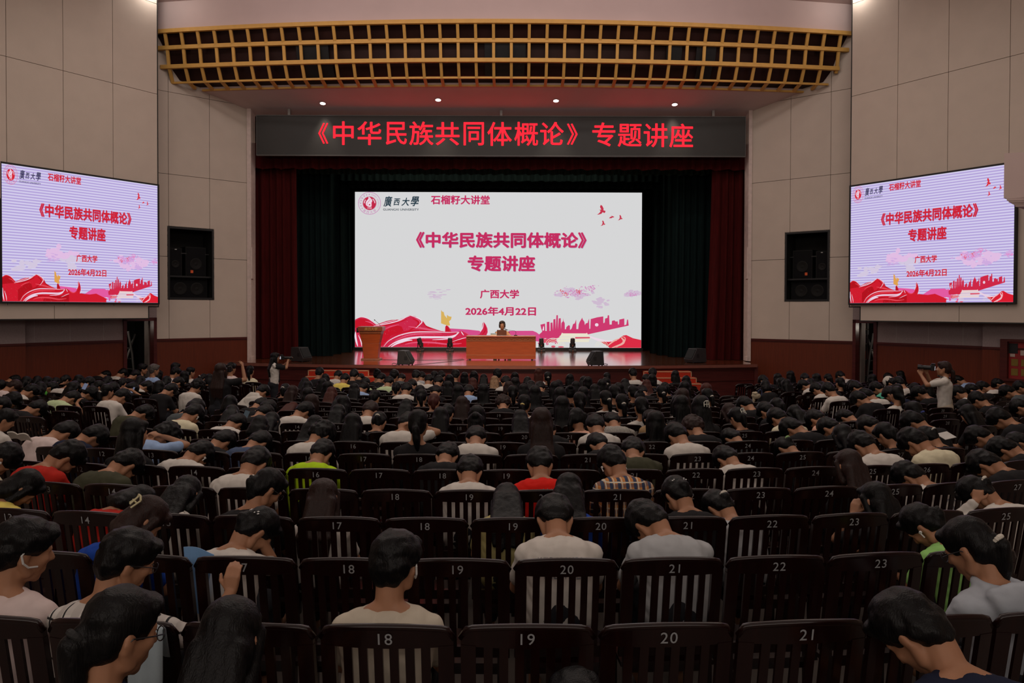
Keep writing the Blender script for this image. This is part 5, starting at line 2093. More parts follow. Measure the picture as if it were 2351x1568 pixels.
def reach(p, side, w, bend=Vector((0, 0, -1))):
    """put a wrist at w and bend the elbow towards bend"""
    s = p['S' + side]
    w = Vector(w)
    d = w - s
    L1, L2 = 0.27, 0.25
    if d.length > L1 + L2 - 0.005:
        w = s + d.normalized() * (L1 + L2 - 0.005)
        d = w - s
    x = (L1 * L1 - L2 * L2 + d.length_squared) / (2 * d.length)
    h = math.sqrt(max(0.0, L1 * L1 - x * x))
    u = d.normalized()
    b = (bend - u * bend.dot(u)).normalized()
    p['E' + side] = s + u * x + b * h
    p['W' + side] = w
    return p


def torso(b, p, g=0.0, low=True):
    wide = 1.0
    for s in (-1, 1):
        if low:
            b.cap(p['P'] + Vector((s * 0.085, 0, 0)), p['M'] + Vector((s * 0.075, 0, 0)), 0.092 + g * 0.6, 0.095 + g)
        b.cap(p['M'] + Vector((s * 0.075, 0, 0)), p['C'] + Vector((s * 0.085, 0, 0)), 0.095 + g, 0.100 + g)
        b.cap(p['C'] + Vector((s * 0.085, 0, 0)), p['S' + ('L' if s < 0 else 'R')] + Vector((-s * 0.05, 0, -0.02)), 0.098 + g, 0.062 + g)
        b.cap(p['N'] + Vector((s * 0.018, 0, -0.012)), p['S' + ('L' if s < 0 else 'R')], 0.046 + g, 0.052 + g)
    b.cap(p['P'], p['M'], 0.092 + g * 0.6, 0.10 + g)
    b.cap(p['M'], p['C'], 0.10 + g, 0.105 + g)
    b.cap(p['C'], p['N'] - Vector((0, 0, 0.03)), 0.10 + g, 0.062 + g)


def hand(b, w, d, up, side, curl=0.5, s=1.0):
    """palm, four unequal bent fingers and a thumb from the side of the palm"""
    d = d.normalized()
    n = (up - d * up.dot(d)).normalized()         # back of the hand
    a = d.cross(n).normalized() * side            # towards the thumb
    m = w + d * 0.045 * s
    for k in (-1, 0, 1):
        b.cap(w + a * 0.014 * k * s + d * 0.01, m + a * 0.024 * k * s + d * 0.03 * s, 0.016 * s, 0.0145 * s, 8)
    for k, L in enumerate((0.068, 0.078, 0.073, 0.056)):
        o = m + a * (0.027 - 0.018 * k) * s + d * 0.035 * s
        c1 = curl * 0.9
        d1 = (d * math.cos(c1) - n * math.sin(c1))
        d2 = (d * math.cos(c1 * 2.1) - n * math.sin(c1 * 2.1))
        k1 = o + d1 * L * 0.5 * s
        b.cap(o, k1, 0.0090 * s, 0.0085 * s, 8)
        b.cap(k1, k1 + d2 * L * 0.5 * s, 0.0085 * s, 0.007 * s, 8)
    t0 = w + a * 0.024 * s + d * 0.022 * s
    t1 = t0 + (a * 0.7 + d * 0.7 - n * 0.25).normalized() * 0.04 * s
    b.cap(t0, t1, 0.012 * s, 0.0105 * s, 8)
    b.cap(t1, t1 + (d * 0.9 + a * 0.2 - n * 0.4).normalized() * 0.032 * s, 0.0105 * s, 0.008 * s, 8)


def head(b, p, face=True):
    H, r, hs = p['H'], p['rot'], p['hs']

    def q(x, y, z):
        return H + r @ Vector((x, y, z)) * hs
    b.k = hs
    b.ell(q(0, -0.012, 0.03), (0.074, 0.092, 0.088), r)
    b.ell(q(0, 0.022, -0.03), (0.060, 0.068, 0.080), r)
    b.ell(q(0, 0.035, -0.085), (0.040, 0.042, 0.034), r)
    b.cap(q(0, 0.062, -0.103), q(0, 0.066, -0.1), 0.018, 0.016)
    b.cap(q(-0.03, 0.072, 0.022), q(0.03, 0.072, 0.022), 0.013, 0.013)
    b.cap(q(0, 0.082, 0.012), q(0, 0.100, -0.022), 0.007, 0.012)
    b.ell(q(-0.012, 0.088, -0.028), (0.008, 0.01, 0.008), r)
    b.ell(q(0.012, 0.088, -0.028), (0.008, 0.01, 0.008), r)
    b.cap(q(-0.016, 0.080, -0.062), q(0.016, 0.080, -0.062), 0.0085, 0.0085)
    b.cap(q(-0.014, 0.078, -0.073), q(0.014, 0.078, -0.073), 0.0085, 0.0085)
    for s in (-1, 1):
        b.ell(q(s * 0.032, 0.058, -0.022), (0.024, 0.026, 0.026), r)
        b.ell(q(s * 0.031, 0.070, 0.004), (0.012, 0.009, 0.008), r)
        m = r @ Matrix.Rotation(s * R(24), 3, 'Z')
        b.ell(q(s * 0.078, -0.008, -0.012), (0.009, 0.021, 0.032), m, 10, 8)
        b.ell(q(s * 0.080, -0.018, -0.002), (0.010, 0.010, 0.022), m, 8, 6)
        b.cap(q(s * 0.045, 0.02, -0.075), q(s * 0.066, -0.01, -0.03), 0.022, 0.018)
    b.k = 1.0
    b.cap(p['N'] + Vector((0, -0.004, -0.05)), q(0, -0.032, -0.06), 0.062, 0.058)
    b.cap(q(0, -0.02, -0.07), q(0, 0.015, -0.06), 0.048, 0.04)


def body_mesh(p, voxel, hands=True, legs=True, curl=0.6):
    b = Blob()
    torso(b, p)
    head(b, p)
    for s, nm in ((-1, 'L'), (1, 'R')):
        b.cap(p['N'].lerp(p['H0'], 0.35) + Vector((0, -0.012, 0)), p['N'].lerp(p['S' + nm], 0.55) + Vector((0, -0.01, 0.01)), 0.046, 0.046)
        b.cap(p['S' + nm], p['E' + nm], 0.050, 0.038)
        b.cap(p['E' + nm], p['W' + nm], 0.038, 0.026)
        if hands:
            d = p.get('hd' + nm, (p['W' + nm] - p['E' + nm]))
            up = p.get('hu' + nm, Vector((0, -0.2, 1)))
            hand(b, p['W' + nm], d, up, -s, p.get('curl' + nm, curl))
        if legs:
            b.cap(p['hip' + nm], p['knee' + nm], 0.080, 0.055)
            b.cap(p['knee' + nm], p['ank' + nm], 0.052, 0.034)
            b.cap(p['ank' + nm] + Vector((0, -0.03, -0.05)), p['ank' + nm] + Vector((0, 0.12, -0.065)), 0.036, 0.028)
    return b.melt('person', voxel, 3)


def shirt_mesh(p, voxel, sleeve='short', collar=False, hood=False, loose=0.014):
    b = Blob()
    torso(b, p, loose)
    for nm in ('L', 'R'):
        f = 0.68 if sleeve == 'short' else 1.0
        e = p['S' + nm].lerp(p['E' + nm], f)
        b.cap(p['S' + nm], e, 0.061, 0.060 if sleeve == 'short' else 0.05)
        if sleeve == 'long':
            b.cap(e, p['E' + nm].lerp(p['W' + nm], 0.9), 0.05, 0.038)
    if collar or hood:
        n = p['N'] + p['back'] * 0.01
        k = 14
        for i in range(k):
            a0, a1 = 2 * PI * i / k, 2 * PI * (i + 1) / k
            r_ = 0.064 if collar else 0.085
            zz = Vector((0, 0, 0.025))
            b.cap(n + zz + Vector((r_ * math.cos(a0), r_ * math.sin(a0), 0)), n + zz + Vector((r_ * math.cos(a1), r_ * math.sin(a1), 0)), 0.018 if collar else 0.026, 0.018 if collar else 0.026, 8)
    if hood:
        c = p['C'] + p['back'] * 0.11
        b.ell(c + Vector((0, 0, 0.045)), (0.13, 0.055, 0.10))
        b.cap(c + Vector((-0.1, 0.03, 0.07)), c + Vector((0, -0.03, -0.03)), 0.035, 0.045)
        b.cap(c + Vector((0.1, 0.03, 0.07)), c + Vector((0, -0.03, -0.03)), 0.035, 0.045)
    sm = b.melt('shirt', voxel, 4)
    for v in sm.vertices:
        c_ = v.co
        k_ = noise.noise(Vector((c_.x * 9, c_.y * 9, c_.z * 5))) * 0.010 + abs(noise.noise(Vector((c_.x * 14 + 5 * c_.z, c_.y * 12, c_.z * 9 - 6 * abs(c_.x))))) * 0.012 - 0.004
        v.co = c_ + v.normal * k_
    return sm


def trouser_mesh(p, voxel):
    b = Blob()
    for nm in ('L', 'R'):
        b.cap(p['hip' + nm], p['knee' + nm], 0.092, 0.072)
        b.cap(p['knee' + nm], p['ank' + nm] + Vector((0, 0, 0.02)), 0.068, 0.052)
    b.cap(p['P'] + Vector((-0.08, 0, 0.0)), p['P'] + Vector((0.08, 0, 0.0)), 0.100, 0.100)
    b.cap(p['P'], p['P'] + Vector((0, 0, 0.05)), 0.10, 0.10)
    return b.melt('trousers', voxel, 3)


def hair_mesh(p, kind, voxel, seed=0.0):
    H, r, hs = p['H'], p['rot'], p['hs']

    def q(x, y, z):
        return H + r @ Vector((x, y, z)) * hs
    b = Blob()
    b.k = hs
    nape = q(0, -0.075, -0.05)
    amp, freq, st = 0.006, 24.0, (1, 1, 0.5)
    if kind in ('S', 'F', 'X'):
        k = 1.0 if kind != 'X' else 1.16
        b.ell(q(0, -0.018, 0.050), (0.093 * k, 0.106 * k, 0.092 * k), r)
        b.ell(q(0, -0.052, 0.005), (0.086 * k, 0.066 * k, 0.085 * k), r)
        b.ell(q(0, -0.062, -0.038), (0.066, 0.040, 0.052), r)
        b.ell(q(0, 0.062, 0.085), (0.066, 0.036, 0.034), r)
        for s in (-1, 1):
            b.ell(q(s * 0.074, -0.012, 0.042), (0.022 * k, 0.054, 0.048), r)
        amp, freq, st = (0.008 if kind != 'X' else 0.018), 30.0, (1, 1, 0.8)
    else:
        b.ell(q(0, -0.018, 0.044), (0.087, 0.102, 0.090), r)
        b.ell(q(0, -0.048, 0.0), (0.082, 0.066, 0.090), r)
        b.ell(q(0, 0.058, 0.082), (0.064, 0.034, 0.032), r)
        amp, freq, st = 0.005, 30.0, (1, 1, 0.3)
    if kind == 'B':
        b.ell(q(0, -0.036, -0.050), (0.097, 0.080, 0.110), r)
        for s in (-1, 1):
            b.cap(q(s * 0.078, 0.012, 0.03), q(s * 0.078, 0.018, -0.11), 0.026, 0.024)
        b.cap(q(-0.05, -0.055, -0.10), q(0.05, -0.055, -0.10), 0.045, 0.045)
    if kind == 'L':
        b.ell(q(0, -0.040, -0.040), (0.094, 0.074, 0.110), r)
        for s in (-1, 1):
            b.cap(q(s * 0.078, 0.012, 0.03), q(s * 0.080, 0.008, -0.12), 0.024, 0.026)
        b.k = 1.06
        mid = p['N'] + p['back'] * 0.060
        low = p['C'] + p['back'] * 0.122
        end = p['M'] + p['back'] * 0.118
        for s in (-1.0, -0.5, 0.0, 0.5, 1.0):
            o1, o2, o3 = Vector((s * 0.072, 0, 0)), Vector((s * 0.085, 0.012 * abs(s), 0)), Vector((s * 0.082, 0.012 * abs(s), 0))
            b.cap(nape + r @ Vector((s * 0.055, 0, 0.02)), mid + o1, 0.040, 0.040, 10)
            b.cap(mid + o1, low + o2, 0.040, 0.036, 10)
            b.cap(low + o2, end + o3 + Vector((0, 0, 0.02 * math.sin(s * 5 + seed))), 0.034, 0.016, 10)
        amp, freq, st = 0.0032, 44.0, (1, 1, 0.06)
    if kind == 'P':
        k = q(0, -0.108, 0.005)
        b.ell(k, (0.026, 0.026, 0.026))
        k2 = k + (r @ Vector((0, -0.030, -0.012))) + Vector((0, 0, -0.03))
        k3 = k2 + p['back'] * 0.0 + Vector((0.01, -0.005, -0.10))
        k4 = k3 + Vector((0.01, 0.012, -0.12))
        b.cap(k, k2, 0.020, 0.032)
        b.cap(k2, k3, 0.034, 0.036)
        b.cap(k3, k4, 0.035, 0.012)
        b.ell(q(0, -0.062, -0.045), (0.060, 0.034, 0.045), r)
        amp, freq, st = 0.006, 34.0, (1, 1, 0.2)
    if kind == 'T':
        for s in (-1, 1):
            k = q(s * 0.075, -0.07, 0.02)
            b.ell(k, (0.026, 0.026, 0.026))
            b.cap(k, k + Vector((s * 0.03, -0.02, -0.12)), 0.030, 0.034)
            b.cap(k + Vector((s * 0.03, -0.02, -0.12)), k + Vector((s * 0.025, 0.0, -0.26)), 0.033, 0.014)
    if kind == 'U':
        b.ell(q(0, -0.085, 0.10), (0.046, 0.044, 0.042), r)
        b.ell(q(0, -0.062, -0.04), (0.058, 0.032, 0.040), r)
        amp, freq = 0.009, 32.0
    return b.melt('hair', voxel, 2, amp, freq, st, seed)


# --- small accessories, built in the wearer's own coordinates
def acc_mesh(kind, p):
    H, r, hs = p['H'], p['rot'], p['hs']

    def q(x, y, z):
        return H + r @ Vector((x, y, z)) * hs
    mb = MB()
    if kind == 'glasses':
        for s in (-1, 1):
            pts = [q(s * 0.033 + 0.024 * math.cos(a), 0.098 - 0.10 * abs(s * 0.033 + 0.024 * math.cos(a)) * 0.25, 0.004 + 0.02 * math.sin(a)) for a in [2 * PI * k / 14 for k in range(15)]]
            mb.tube(pts, 0.0022, 6)
            mb.tube([q(s * 0.057, 0.092, 0.008), q(s * 0.082, 0.05, 0.010), q(s * 0.086, -0.005, 0.006), q(s * 0.084, -0.022, -0.012)], 0.0024, 6)
        mb.tube([q(-0.010, 0.098, 0.006), q(0.010, 0.098, 0.006)], 0.0022, 6)
        return 'glasses', mb.mesh('glasses', M_BLACKBITS)
    if kind == 'mask':
        for s in (-1, 1):
            mb.tube([q(s * 0.060, 0.045, -0.045), q(s * 0.080, 0.012, -0.045), q(s * 0.093, -0.012, -0.028), q(s * 0.095, -0.026, 0.002), q(s * 0.088, -0.014, 0.024)], 0.0045, 6)
        return 'mask_loops', mb.mesh('mask_loops', M_WHITEBITS)
    if kind == 'bud':
        for s in (-1, 1):
            mb.tube([q(s * 0.086, 0.004, -0.012), q(s * 0.096, 0.008, -0.016)], 0.009, 8)
            mb.tube([q(s * 0.092, 0.010, -0.016), q(s * 0.092, 0.018, -0.044)], 0.0045, 6)
        return 'earbuds', mb.mesh('earbuds', M_WHITEBITS)
    if kind.startswith('tie'):
        c = q(0, -0.124, 0.0) + Vector((0, 0, -0.006))
        d = ((r @ Vector((0, -0.030, -0.012))) + Vector((0, 0, -0.03))).normalized()
        a = d.orthogonal().normalized()
        b_ = d.cross(a)
        mb.tube([c + (a * math.cos(t_) + b_ * math.sin(t_)) * 0.022 for t_ in [2 * PI * k / 14 for k in range(15)]], 0.012, 8)
        col = {'tiew': (0.62, 0.58, 0.5), 'tiey': (0.66, 0.52, 0.2), 'tieb': (0.06, 0.08, 0.3), 'tieg': (0.30, 0.5, 0.2), 'tiek': (0.02, 0.02, 0.02)}[kind]
        return 'hair_tie', mb.mesh('hair_tie', mat(kind + '_elastic', col, 0.8))
    if kind in ('claw', 'clipw'):
        o = q(0.02, -0.118, 0.04)
        m3 = r
        wd = 0.045 if kind == 'claw' else 0.03
        def w(x, y, z):
            return o + m3 @ Vector((x, y, z))
        mb.tube([w(-wd, 0.0, 0.012), w(-wd * 0.5, -0.016, 0.03), w(wd * 0.5, -0.016, 0.03), w(wd, 0.0, 0.012)], 0.006, 8)
        mb.tube([w(-wd, 0.0, 0.012), w(-wd, -0.006, -0.035)], 0.006, 8)
        mb.tube([w(wd, 0.0, 0.012), w(wd, -0.006, -0.05)], 0.006, 8)
        mb.tube([w(0, -0.016, 0.03), w(0, -0.012, -0.04)], 0.006, 8)
        mb.tube([w(-wd, -0.008, -0.01), w(wd, -0.008, -0.01)], 0.005, 8)
        return 'hair_claw', mb.mesh('hair_claw', mat('pale_claw' if kind == 'clipw' else 'yellow_claw', (0.6, 0.6, 0.52) if kind == 'clipw' else (0.5, 0.45, 0.25), 0.3))
    if kind == 'flower':
        rs_ = random.Random(3)
        for k in range(9):
            c = q(-0.045 + 0.012 * k, -0.112 + 0.0006 * (k - 4) ** 2, 0.045 + rs_.uniform(-0.008, 0.008))
            mb.lathe([(0.001, -0.005), (0.008, 0.0), (0.001, 0.005)], 8, Matrix.Translation(c))
        return 'hair_clip', mb.mesh('hair_clip', M_WHITEBITS)
    if kind == 'cap':
        m4 = Matrix.Translation(H) @ r.to_4x4() @ Matrix.Scale(hs * 1.04, 4)
        prof = [(0.098, 0.035), (0.099, 0.06), (0.092, 0.10), (0.070, 0.135), (0.035, 0.152), (0.006, 0.155), (0.002, 0.16)]
        mb.lathe(prof, 22, m4 @ Matrix.Translation((0, -0.012, 0)) @ Matrix.Diagonal((0.92, 1.08, 1, 1)))
        vs = []
        for k in range(9):
            a = PI * k / 8
            vs.append((0.085 * math.cos(a), 0.075 + 0.075 * math.sin(a), 0.040 - 0.02 * math.sin(a)))
        mb.prism([m4 @ Vector(v) for v in vs], r @ Vector((0, 0, 0.006)))
        return 'baseball_cap', mb.mesh('baseball_cap', mat('white_cap_cloth', (0.58, 0.54, 0.48), 0.85))
    return None, None


MESHCACHE = {}


def cached(key, fn):
    if key not in MESHCACHE:
        MESHCACHE[key] = fn()
    return MESHCACHE[key]


LEVELS_T = [0.0, 0.125, 0.25, 0.375, 0.5, 0.625, 0.75, 0.875, 1.0]


def lean_of(t):
    return 4 + 27 * t, 4 + 53 * t


TOPZ = {}
for t in LEVELS_T:
    l, n_ = lean_of(t)
    p = pose_of(l, n_, 0)
    b = p['rot']
    zs = []
    for th in range(0, 40):
        a = PI * th / 20
        v = p['H'] + b @ Vector((0, -0.018 + 0.104 * math.cos(a), 0.050 + 0.092 * math.sin(a))) * p['hs']
        zs.append((v.z, v.y))
    TOPZ[t] = (max(zs)[0], p['H'].y)

USED = {}
HAIRNAME = {'S': 'short black hair', 'F': 'short grey hair', 'X': 'bushy hair', 'B': 'bobbed black hair', 'L': 'long black hair', 'P': 'a ponytail', 'U': 'a hair bun', 'T': 'twin ponytails'}
PEOPLE = []


def obj_copy_of(name, me, m, parent):
    o = bpy.data.objects.new(name, me)
    COL.objects.link(o)
    o.parent = parent
    if m is not None:
        if not me.materials:
            me.materials.append(m)
        o.material_slots[0].link = 'OBJECT'
        o.material_slots[0].material = m
    return o


def project_decal(shirt, items, name, m, parent):
    """lay flat lettering onto the back of a shirt: items are (verts in x,z; faces)"""
    bv = BVHTree.FromPolygons([v.co for v in shirt.vertices], [tuple(q.vertices) for q in shirt.polygons])
    mb = MB()
    for vs, fs in items:
        out = []
        for x, z in vs:
            h = bv.ray_cast(Vector((x, -1.0, z)), Vector((0, 1, 0)))
            out.append((x, (h[0].y if h[0] is not None else 0.1) - 0.003, z))
        mb.add(out, fs)
    return obj_copy_of(name, mb.mesh(name, m), m, parent)


def text_item(s, x0, x1, z0, z1, bold=0.02, shear=0.0):
    vs, fs, (ax, ay, bx, by) = text_mesh(s, 0.0, shear)
    return ([(x0 + (x - ax) * (x1 - x0) / (bx - ax), z0 + (y - ay) * (z1 - z0) / (by - ay)) for x, y in vs], fs)


def patch_item(x0, x1, z0, z1, n=8):
    vs = [(x0 + (x1 - x0) * i / n, z0 + (z1 - z0) * j / n) for j in range(n + 1) for i in range(n + 1)]
    fs = [(j * (n + 1) + i, j * (n + 1) + i + 1, (j + 1) * (n + 1) + i + 1, (j + 1) * (n + 1) + i) for j in range(n) for i in range(n)]
    return vs, fs


def smin_of(hair):
    return 1.0 if hair in 'SXF' else 0.92


def seat_person(px, ytop, row, hair, shirt, yaw=0, hcol=None, sleeve='short', accs=(), near=False, arms=None, decals=None, note=None, minx=0.40, tlean=None):
    """sit a person so that the top of the head is seen at (px, ytop)"""
    auto = row is None
    if auto:
        dh = 1309.0 / max(40.0, ytop - 787.0)
        x_, y_ = (px - CX) / F * dh, dh
        row = (y_ - 0.25 - (x_ - X0) ** 2 / (2 * (15 + y_)) - 2.7625) / 0.831
        row = max(0, min(19, int(round(row))))
        cand = [row, row - 1, row + 1, row - 2, row + 2]
    else:
        cand = [row]
    best = None
    for rw in cand:
        if not -1 <= rw <= 19:
            continue
        y = row_d(rw) + 0.35
        for _ in range(3):
            xx = P(px, ytop, y).x
            y = row_d(rw) + (xx - X0) ** 2 / (2 * row_R(rw)) + 0.33
        hz = P(px, ytop, y).z - floor_z(y - 0.33)
        smin = 1.04 if hair in 'SXF' else 0.92
        bt = next((t_ for t_ in LEVELS_T if TOPZ[t_][0] * smin <= hz), 1.0)
        if tlean is not None:
            bt = tlean
        err = max(0, hz - TOPZ[0.0][0] * 1.06) + max(0, TOPZ[1.0][0] * smin - hz)
        # the real head position depends on the lean: refine
        yy = y - 0.33 + TOPZ[bt][1]
        xx = P(px, ytop, yy).x
        clash = sum(1 for ux in USED.get(rw, []) if abs(ux - xx) < minx)
        cost = err * 6 + clash * 3 + 0.25 * abs(rw - cand[0])
        if auto:
            cost += max(0, 1.0 - hz) * 4 + max(0, hz - 1.27) * 6
            if (-6.2 < xx < -4.9 or 4.8 < xx < 5.85):
                cost += 0.2
        if best is None or cost < best[0]:
            best = (cost, rw, bt, xx, y - 0.33, hz)
    cost, rw, bt, xx, yb, hz = best
    if auto and sum(1 for ux in USED.get(rw, []) if abs(ux - xx) < 0.30):
        return None
    if auto:
        for ux in USED.get(rw, []):
            if abs(ux - xx) < 0.45:
                nx_ = ux + (0.45 if xx >= ux else -0.45)
                px += (nx_ - xx) * F / (yb + 0.3)
                xx = nx_
        if any(abs(ux - xx) < 0.38 for ux in USED.get(rw, [])):
            return None
    USED.setdefault(rw, []).append(xx)
    sc = max(smin_of(hair), min(1.07, hz / TOPZ[bt][0]))

    l, n_ = lean_of(bt)
    if not near:
        yaw = max(-45, min(45, 15 * round(yaw / 15)))
        bt_key = bt
    key = (bt, yaw, 'near' if near else 'far', tuple(sorted((k, tuple(v)) for k, v in (arms or {}).items())))
    def mk():
        p_ = pose_of(l, n_, yaw)
        for k, v in (arms or {}).items():
            w_ = Vector(v[:3]) / 1.0
            reach(p_, k, w_, Vector(v[3:6]) if len(v) > 3 else Vector((0, 0, -1)))
            p_['hd' + k] = Vector(v[6:9]) if len(v) > 6 else (p_['W' + k] - p_['E' + k])
            if len(v) > 9:
                p_['hu' + k] = Vector(v[9:12])
        return p_
    p = cached(('pose',) + key, mk)
    vb = (0.0085 if near else 0.014)
    if arms and near:
        vb = 0.0065
    armkey = key[3]
    bm = cached(('body',) + key, lambda: body_mesh(p, vb, hands=near or bool(arms)))
    skey = ('shirt', bt, sleeve, near, armkey, 'hood' in accs, 'collar' in accs)
    sm = cached(skey, lambda: shirt_mesh(p, 0.011 if near else 0.018, sleeve, 'collar' in accs, 'hood' in accs))
    tm = cached(('trousers',), lambda: trouser_mesh(pose_of(10, 10, 0), 0.024))
    hk = hair
    hseed = (int(px) % 5) if near else 0
    hm = cached(('hair', hk if hk != 'F' else 'S', bt, yaw, hseed, near), lambda: hair_mesh(p, 'S' if hk == 'F' else hk, 0.0085 if near else 0.013, hseed * 3.1))
    th = -math.atan2(0 - 0, 1)
    head_ang = (xx - X0) / row_R(rw)
    o = bpy.data.objects.new('person', bm)
    COL.objects.link(o)
    if not bm.materials:
        bm.materials.append(M_SKIN)
    # place so that the head lands on the sight line
    tv = max(hm.vertices, key=lambda v_: v_.co.z).co
    bx, Rr = xx, row_R(rw)
    for _ in range(4):
        head_ang = math.asin(max(-0.9, min(0.9, (bx - X0) / Rr)))
        ly = row_d(rw) + Rr - math.sqrt(Rr * Rr - (bx - X0) ** 2)
        hl = Matrix.Rotation(head_ang, 3, 'Z') @ (Vector((tv.x, tv.y, 0)) * sc)
        target = P(px, ytop, ly + hl.y)
        bx = target.x - hl.x
    scz = max(0.84, min(1.13, (target.z - floor_z(ly)) / tv.z))
    sink = max(-0.1, min(0.10, target.z - floor_z(ly) - tv.z * scz))
    o.location = (bx, ly, floor_z(ly) + sink)
    o.rotation_euler = (0, 0, head_ang)
    o.scale = (min(sc, 1.04) if sc > 1 else max(sc, 0.95),) * 2 + (scz,)
    hmat = {None: M_HAIR, 'b': M_HAIRBROWN, 'r': M_HAIRRED, 'g': M_HAIRGREY, 'bl': M_HAIRBLOND}[hcol]
    if hair != '-':
        obj_copy_of('hair', hm, hmat, o)
    cm, cname = cloth(shirt)
    so = obj_copy_of('shirt', sm, cm, o)
    obj_copy_of('trousers', tm, M_TROUSER, o)
    for a in accs:
        if a in ('hood', 'collar'):
            continue
        nm, me = cached(('acc', a) + key, lambda: acc_mesh(a, p))
        if nm:
            oo = bpy.data.objects.new(nm, me)
            COL.objects.link(oo)
            oo.parent = o
    for dname, dm, items in (decals or ()):
        project_decal(sm, items, dname, dm, o)
    PEOPLE.append((o, rw, target.x, hair, hcol, cname, yaw, accs, note, px))
    return o


def label_people():
    """seat number nearest to each person gives every one a label of its own"""
    taken = set()
    for o, rw, x, hair, hcol, cname, yaw, accs, note, px in sorted(PEOPLE, key=lambda q_: (q_[1], q_[2])):
        r_ = max(rw, 0)
        opts = sorted([(abs(s[3] - x), s[1], s[2]) for s in SEATS if s[0] == r_])
        num, blk = None, None
        for d, n, b in opts:
            if (rw, n, b) not in taken:
                num, blk = n, b
                taken.add((rw, n, b))
                break
        hn = HAIRNAME.get(hair, 'short black hair')
        if hcol:
            hn = {'b': 'brown', 'r': 'reddish', 'g': 'grey', 'bl': 'dip-dyed'}[hcol] + ' ' + {'S': 'short hair', 'F': 'short hair', 'X': 'bushy hair', 'B': 'bobbed hair', 'L': 'long hair', 'P': 'ponytail', 'U': 'hair bun', 'T': 'twin ponytails'}[hair]
        if note:
            o['label'] = note
        else:
            where = 'chair %02d, %s row from camera' % (num, ROWNAME[rw]) if rw >= 0 else 'below the nearest chairs, %s' % ('far left' if px < 400 else 'left of centre' if px < 900 else 'centre' if px < 1700 else 'right')
            if blk != 'c' and rw >= 0:
                where = '%s-block chair %02d, row %d from stage' % (BLOCKNAME[blk], num, 20 - rw)
            o['label'] = ('person with %s in %s top, %s' % (hn, cname, where))
        o['category'] = 'person'
        o['group'] = 'seated audience'

# ------------------------------------------------------------------ nearest rows, one by one
DK = M_BLACK
PRINT = mat('grey_print', (0.22, 0.23, 0.25), 0.8)
V = Vector

seat_person(265, 1347, -1, 'P', 'n', 38, near=True, accs=('glasses', 'tiek', 'collar'), note='person with black ponytail and glasses in navy collar, large at the bottom left')
seat_person(522, 1371, -1, 'L', 'k', 0, near=True, note='person with long straight black hair in dark top, bottom edge beside the ponytailed one')
seat_person(2075, 1350, -1, 'S', 'n', -28, near=True, tlean=0.75, note='person with short black hair in navy t-shirt bent forward at the bottom right corner')
seat_person(1330, 1543, -1, 'S', 'k', 0, near=True, note='person of whom only the black crown shows at the bottom edge below chair 19')
seat_person(905, 1217, 0, 'S', 'ow', 18, near=True, tlean=0.125, accs=('mask',), note='person with short black hair and white mask loops in off-white t-shirt on nearest chair 18')
seat_person(36, 1184, 0, 'S', 'pw', 42, near=True, tlean=0.125, accs=('mask',), note='person with white mask loops in pinkish white shirt at the left edge, nearest row')
seat_person(283, 1212, 0, 'S', 'plaidw', 46, near=True, tlean=0.25, accs=('glasses',), arms={'R': (0.43, 0.52, 0.90, 0.5, -0.3, -0.9, 0.05, 0.05, 1.0, 0.1, -1.0, 0.0)}, note='person in white and black plaid with glasses, raised hand gripping the next chair back')
seat_person(2222, 1183, 0, 'P', 'hood', -30, near=True, tlean=0.375, sleeve='long', accs=('hood', 'tiew', 'glasses'), note='person with long ponytail and glasses in pale grey hooded top, nearest row right')
seat_person(1271, 1132, 1, 'S', 'w', 0, near=True, tlean=0.875, decals=[('shirt_print', PRINT, [text_item('WILD BRONCO', -0.115, 0.115, 0.840, 0.864, 0.01), text_item('WILDWEST', -0.155, 0.165, 0.765, 0.825, 0.03)])], note='person with short black hair in white t-shirt with grey lettering, second-row chair 20')
seat_person(1482, 1145, 1, 'S', 'g', -28, near=True, tlean=1.0, note='person with short black hair hunched in light grey t-shirt, second-row chair 21')
seat_person(588, 1164, 1, 'P', 'w', 45, near=True, accs=('flower',), arms={'R': (0.11, 0.47, 0.97, 0.3, -0.1, -1.0, -0.2, 0.1, 1.0, 0.6, -0.8, 0.1)}, note='ponytailed person in white shirt with white hair clip and hand at chin, second-row chair 17')
seat_person(338, 1136, 1, 'B', 'bl', 46, hcol='b', near=True, accs=('claw',), note='person with pale claw clip in brown hair and blue shirt, second-row chair 16')
seat_person(2108, 1153, 1, 'P', 'ltg', -38, near=True, accs=('bud', 'tiek'), note='ponytailed person in light green t-shirt, second row right')
seat_person(742, 1098, 2, 'L', 'w', -8, hcol='b', near=True, tlean=0.25, note='person with long dark brown hair in white shirt, third-row chair 17')
seat_person(425, 1092, 2, 'L', 'dots', 0, near=True, accs=('collar',), note='person with long black hair in white polka-dot collared shirt, third row')
seat_person(1303, 1085, 2, 'L', 'bl', 10, near=True, accs=('collar',), note='person with long black hair in blue jersey, third-row chair 20')
seat_person(1165, 1108, 2, 'L', 'kh', 0, near=True, note='person with smooth long black hair in khaki shirt, third-row chair 19')
seat_person(1553, 1090, 2, 'P', 'k', -15, near=True, accs=('flower',), note='person with beaded hair tie and black ponytail in black top, third-row chair 21')
seat_person(1668, 1130, 2, 'P', 'g', -20, near=True, tlean=0.875, accs=('tiew',), note='ponytailed person bent low in light grey top, third-row chair 22')
seat_person(2015, 1106, 2, 'L', 'k', -15, near=True, tlean=0.25, arms={'L': (-0.15, 0.43, 0.98, -0.4, 0.1, -1.0, 0.3, 0.1, 1.0, -0.8, -0.6, 0.0)}, note='person with long black hair leaning on a raised left hand, third row right')
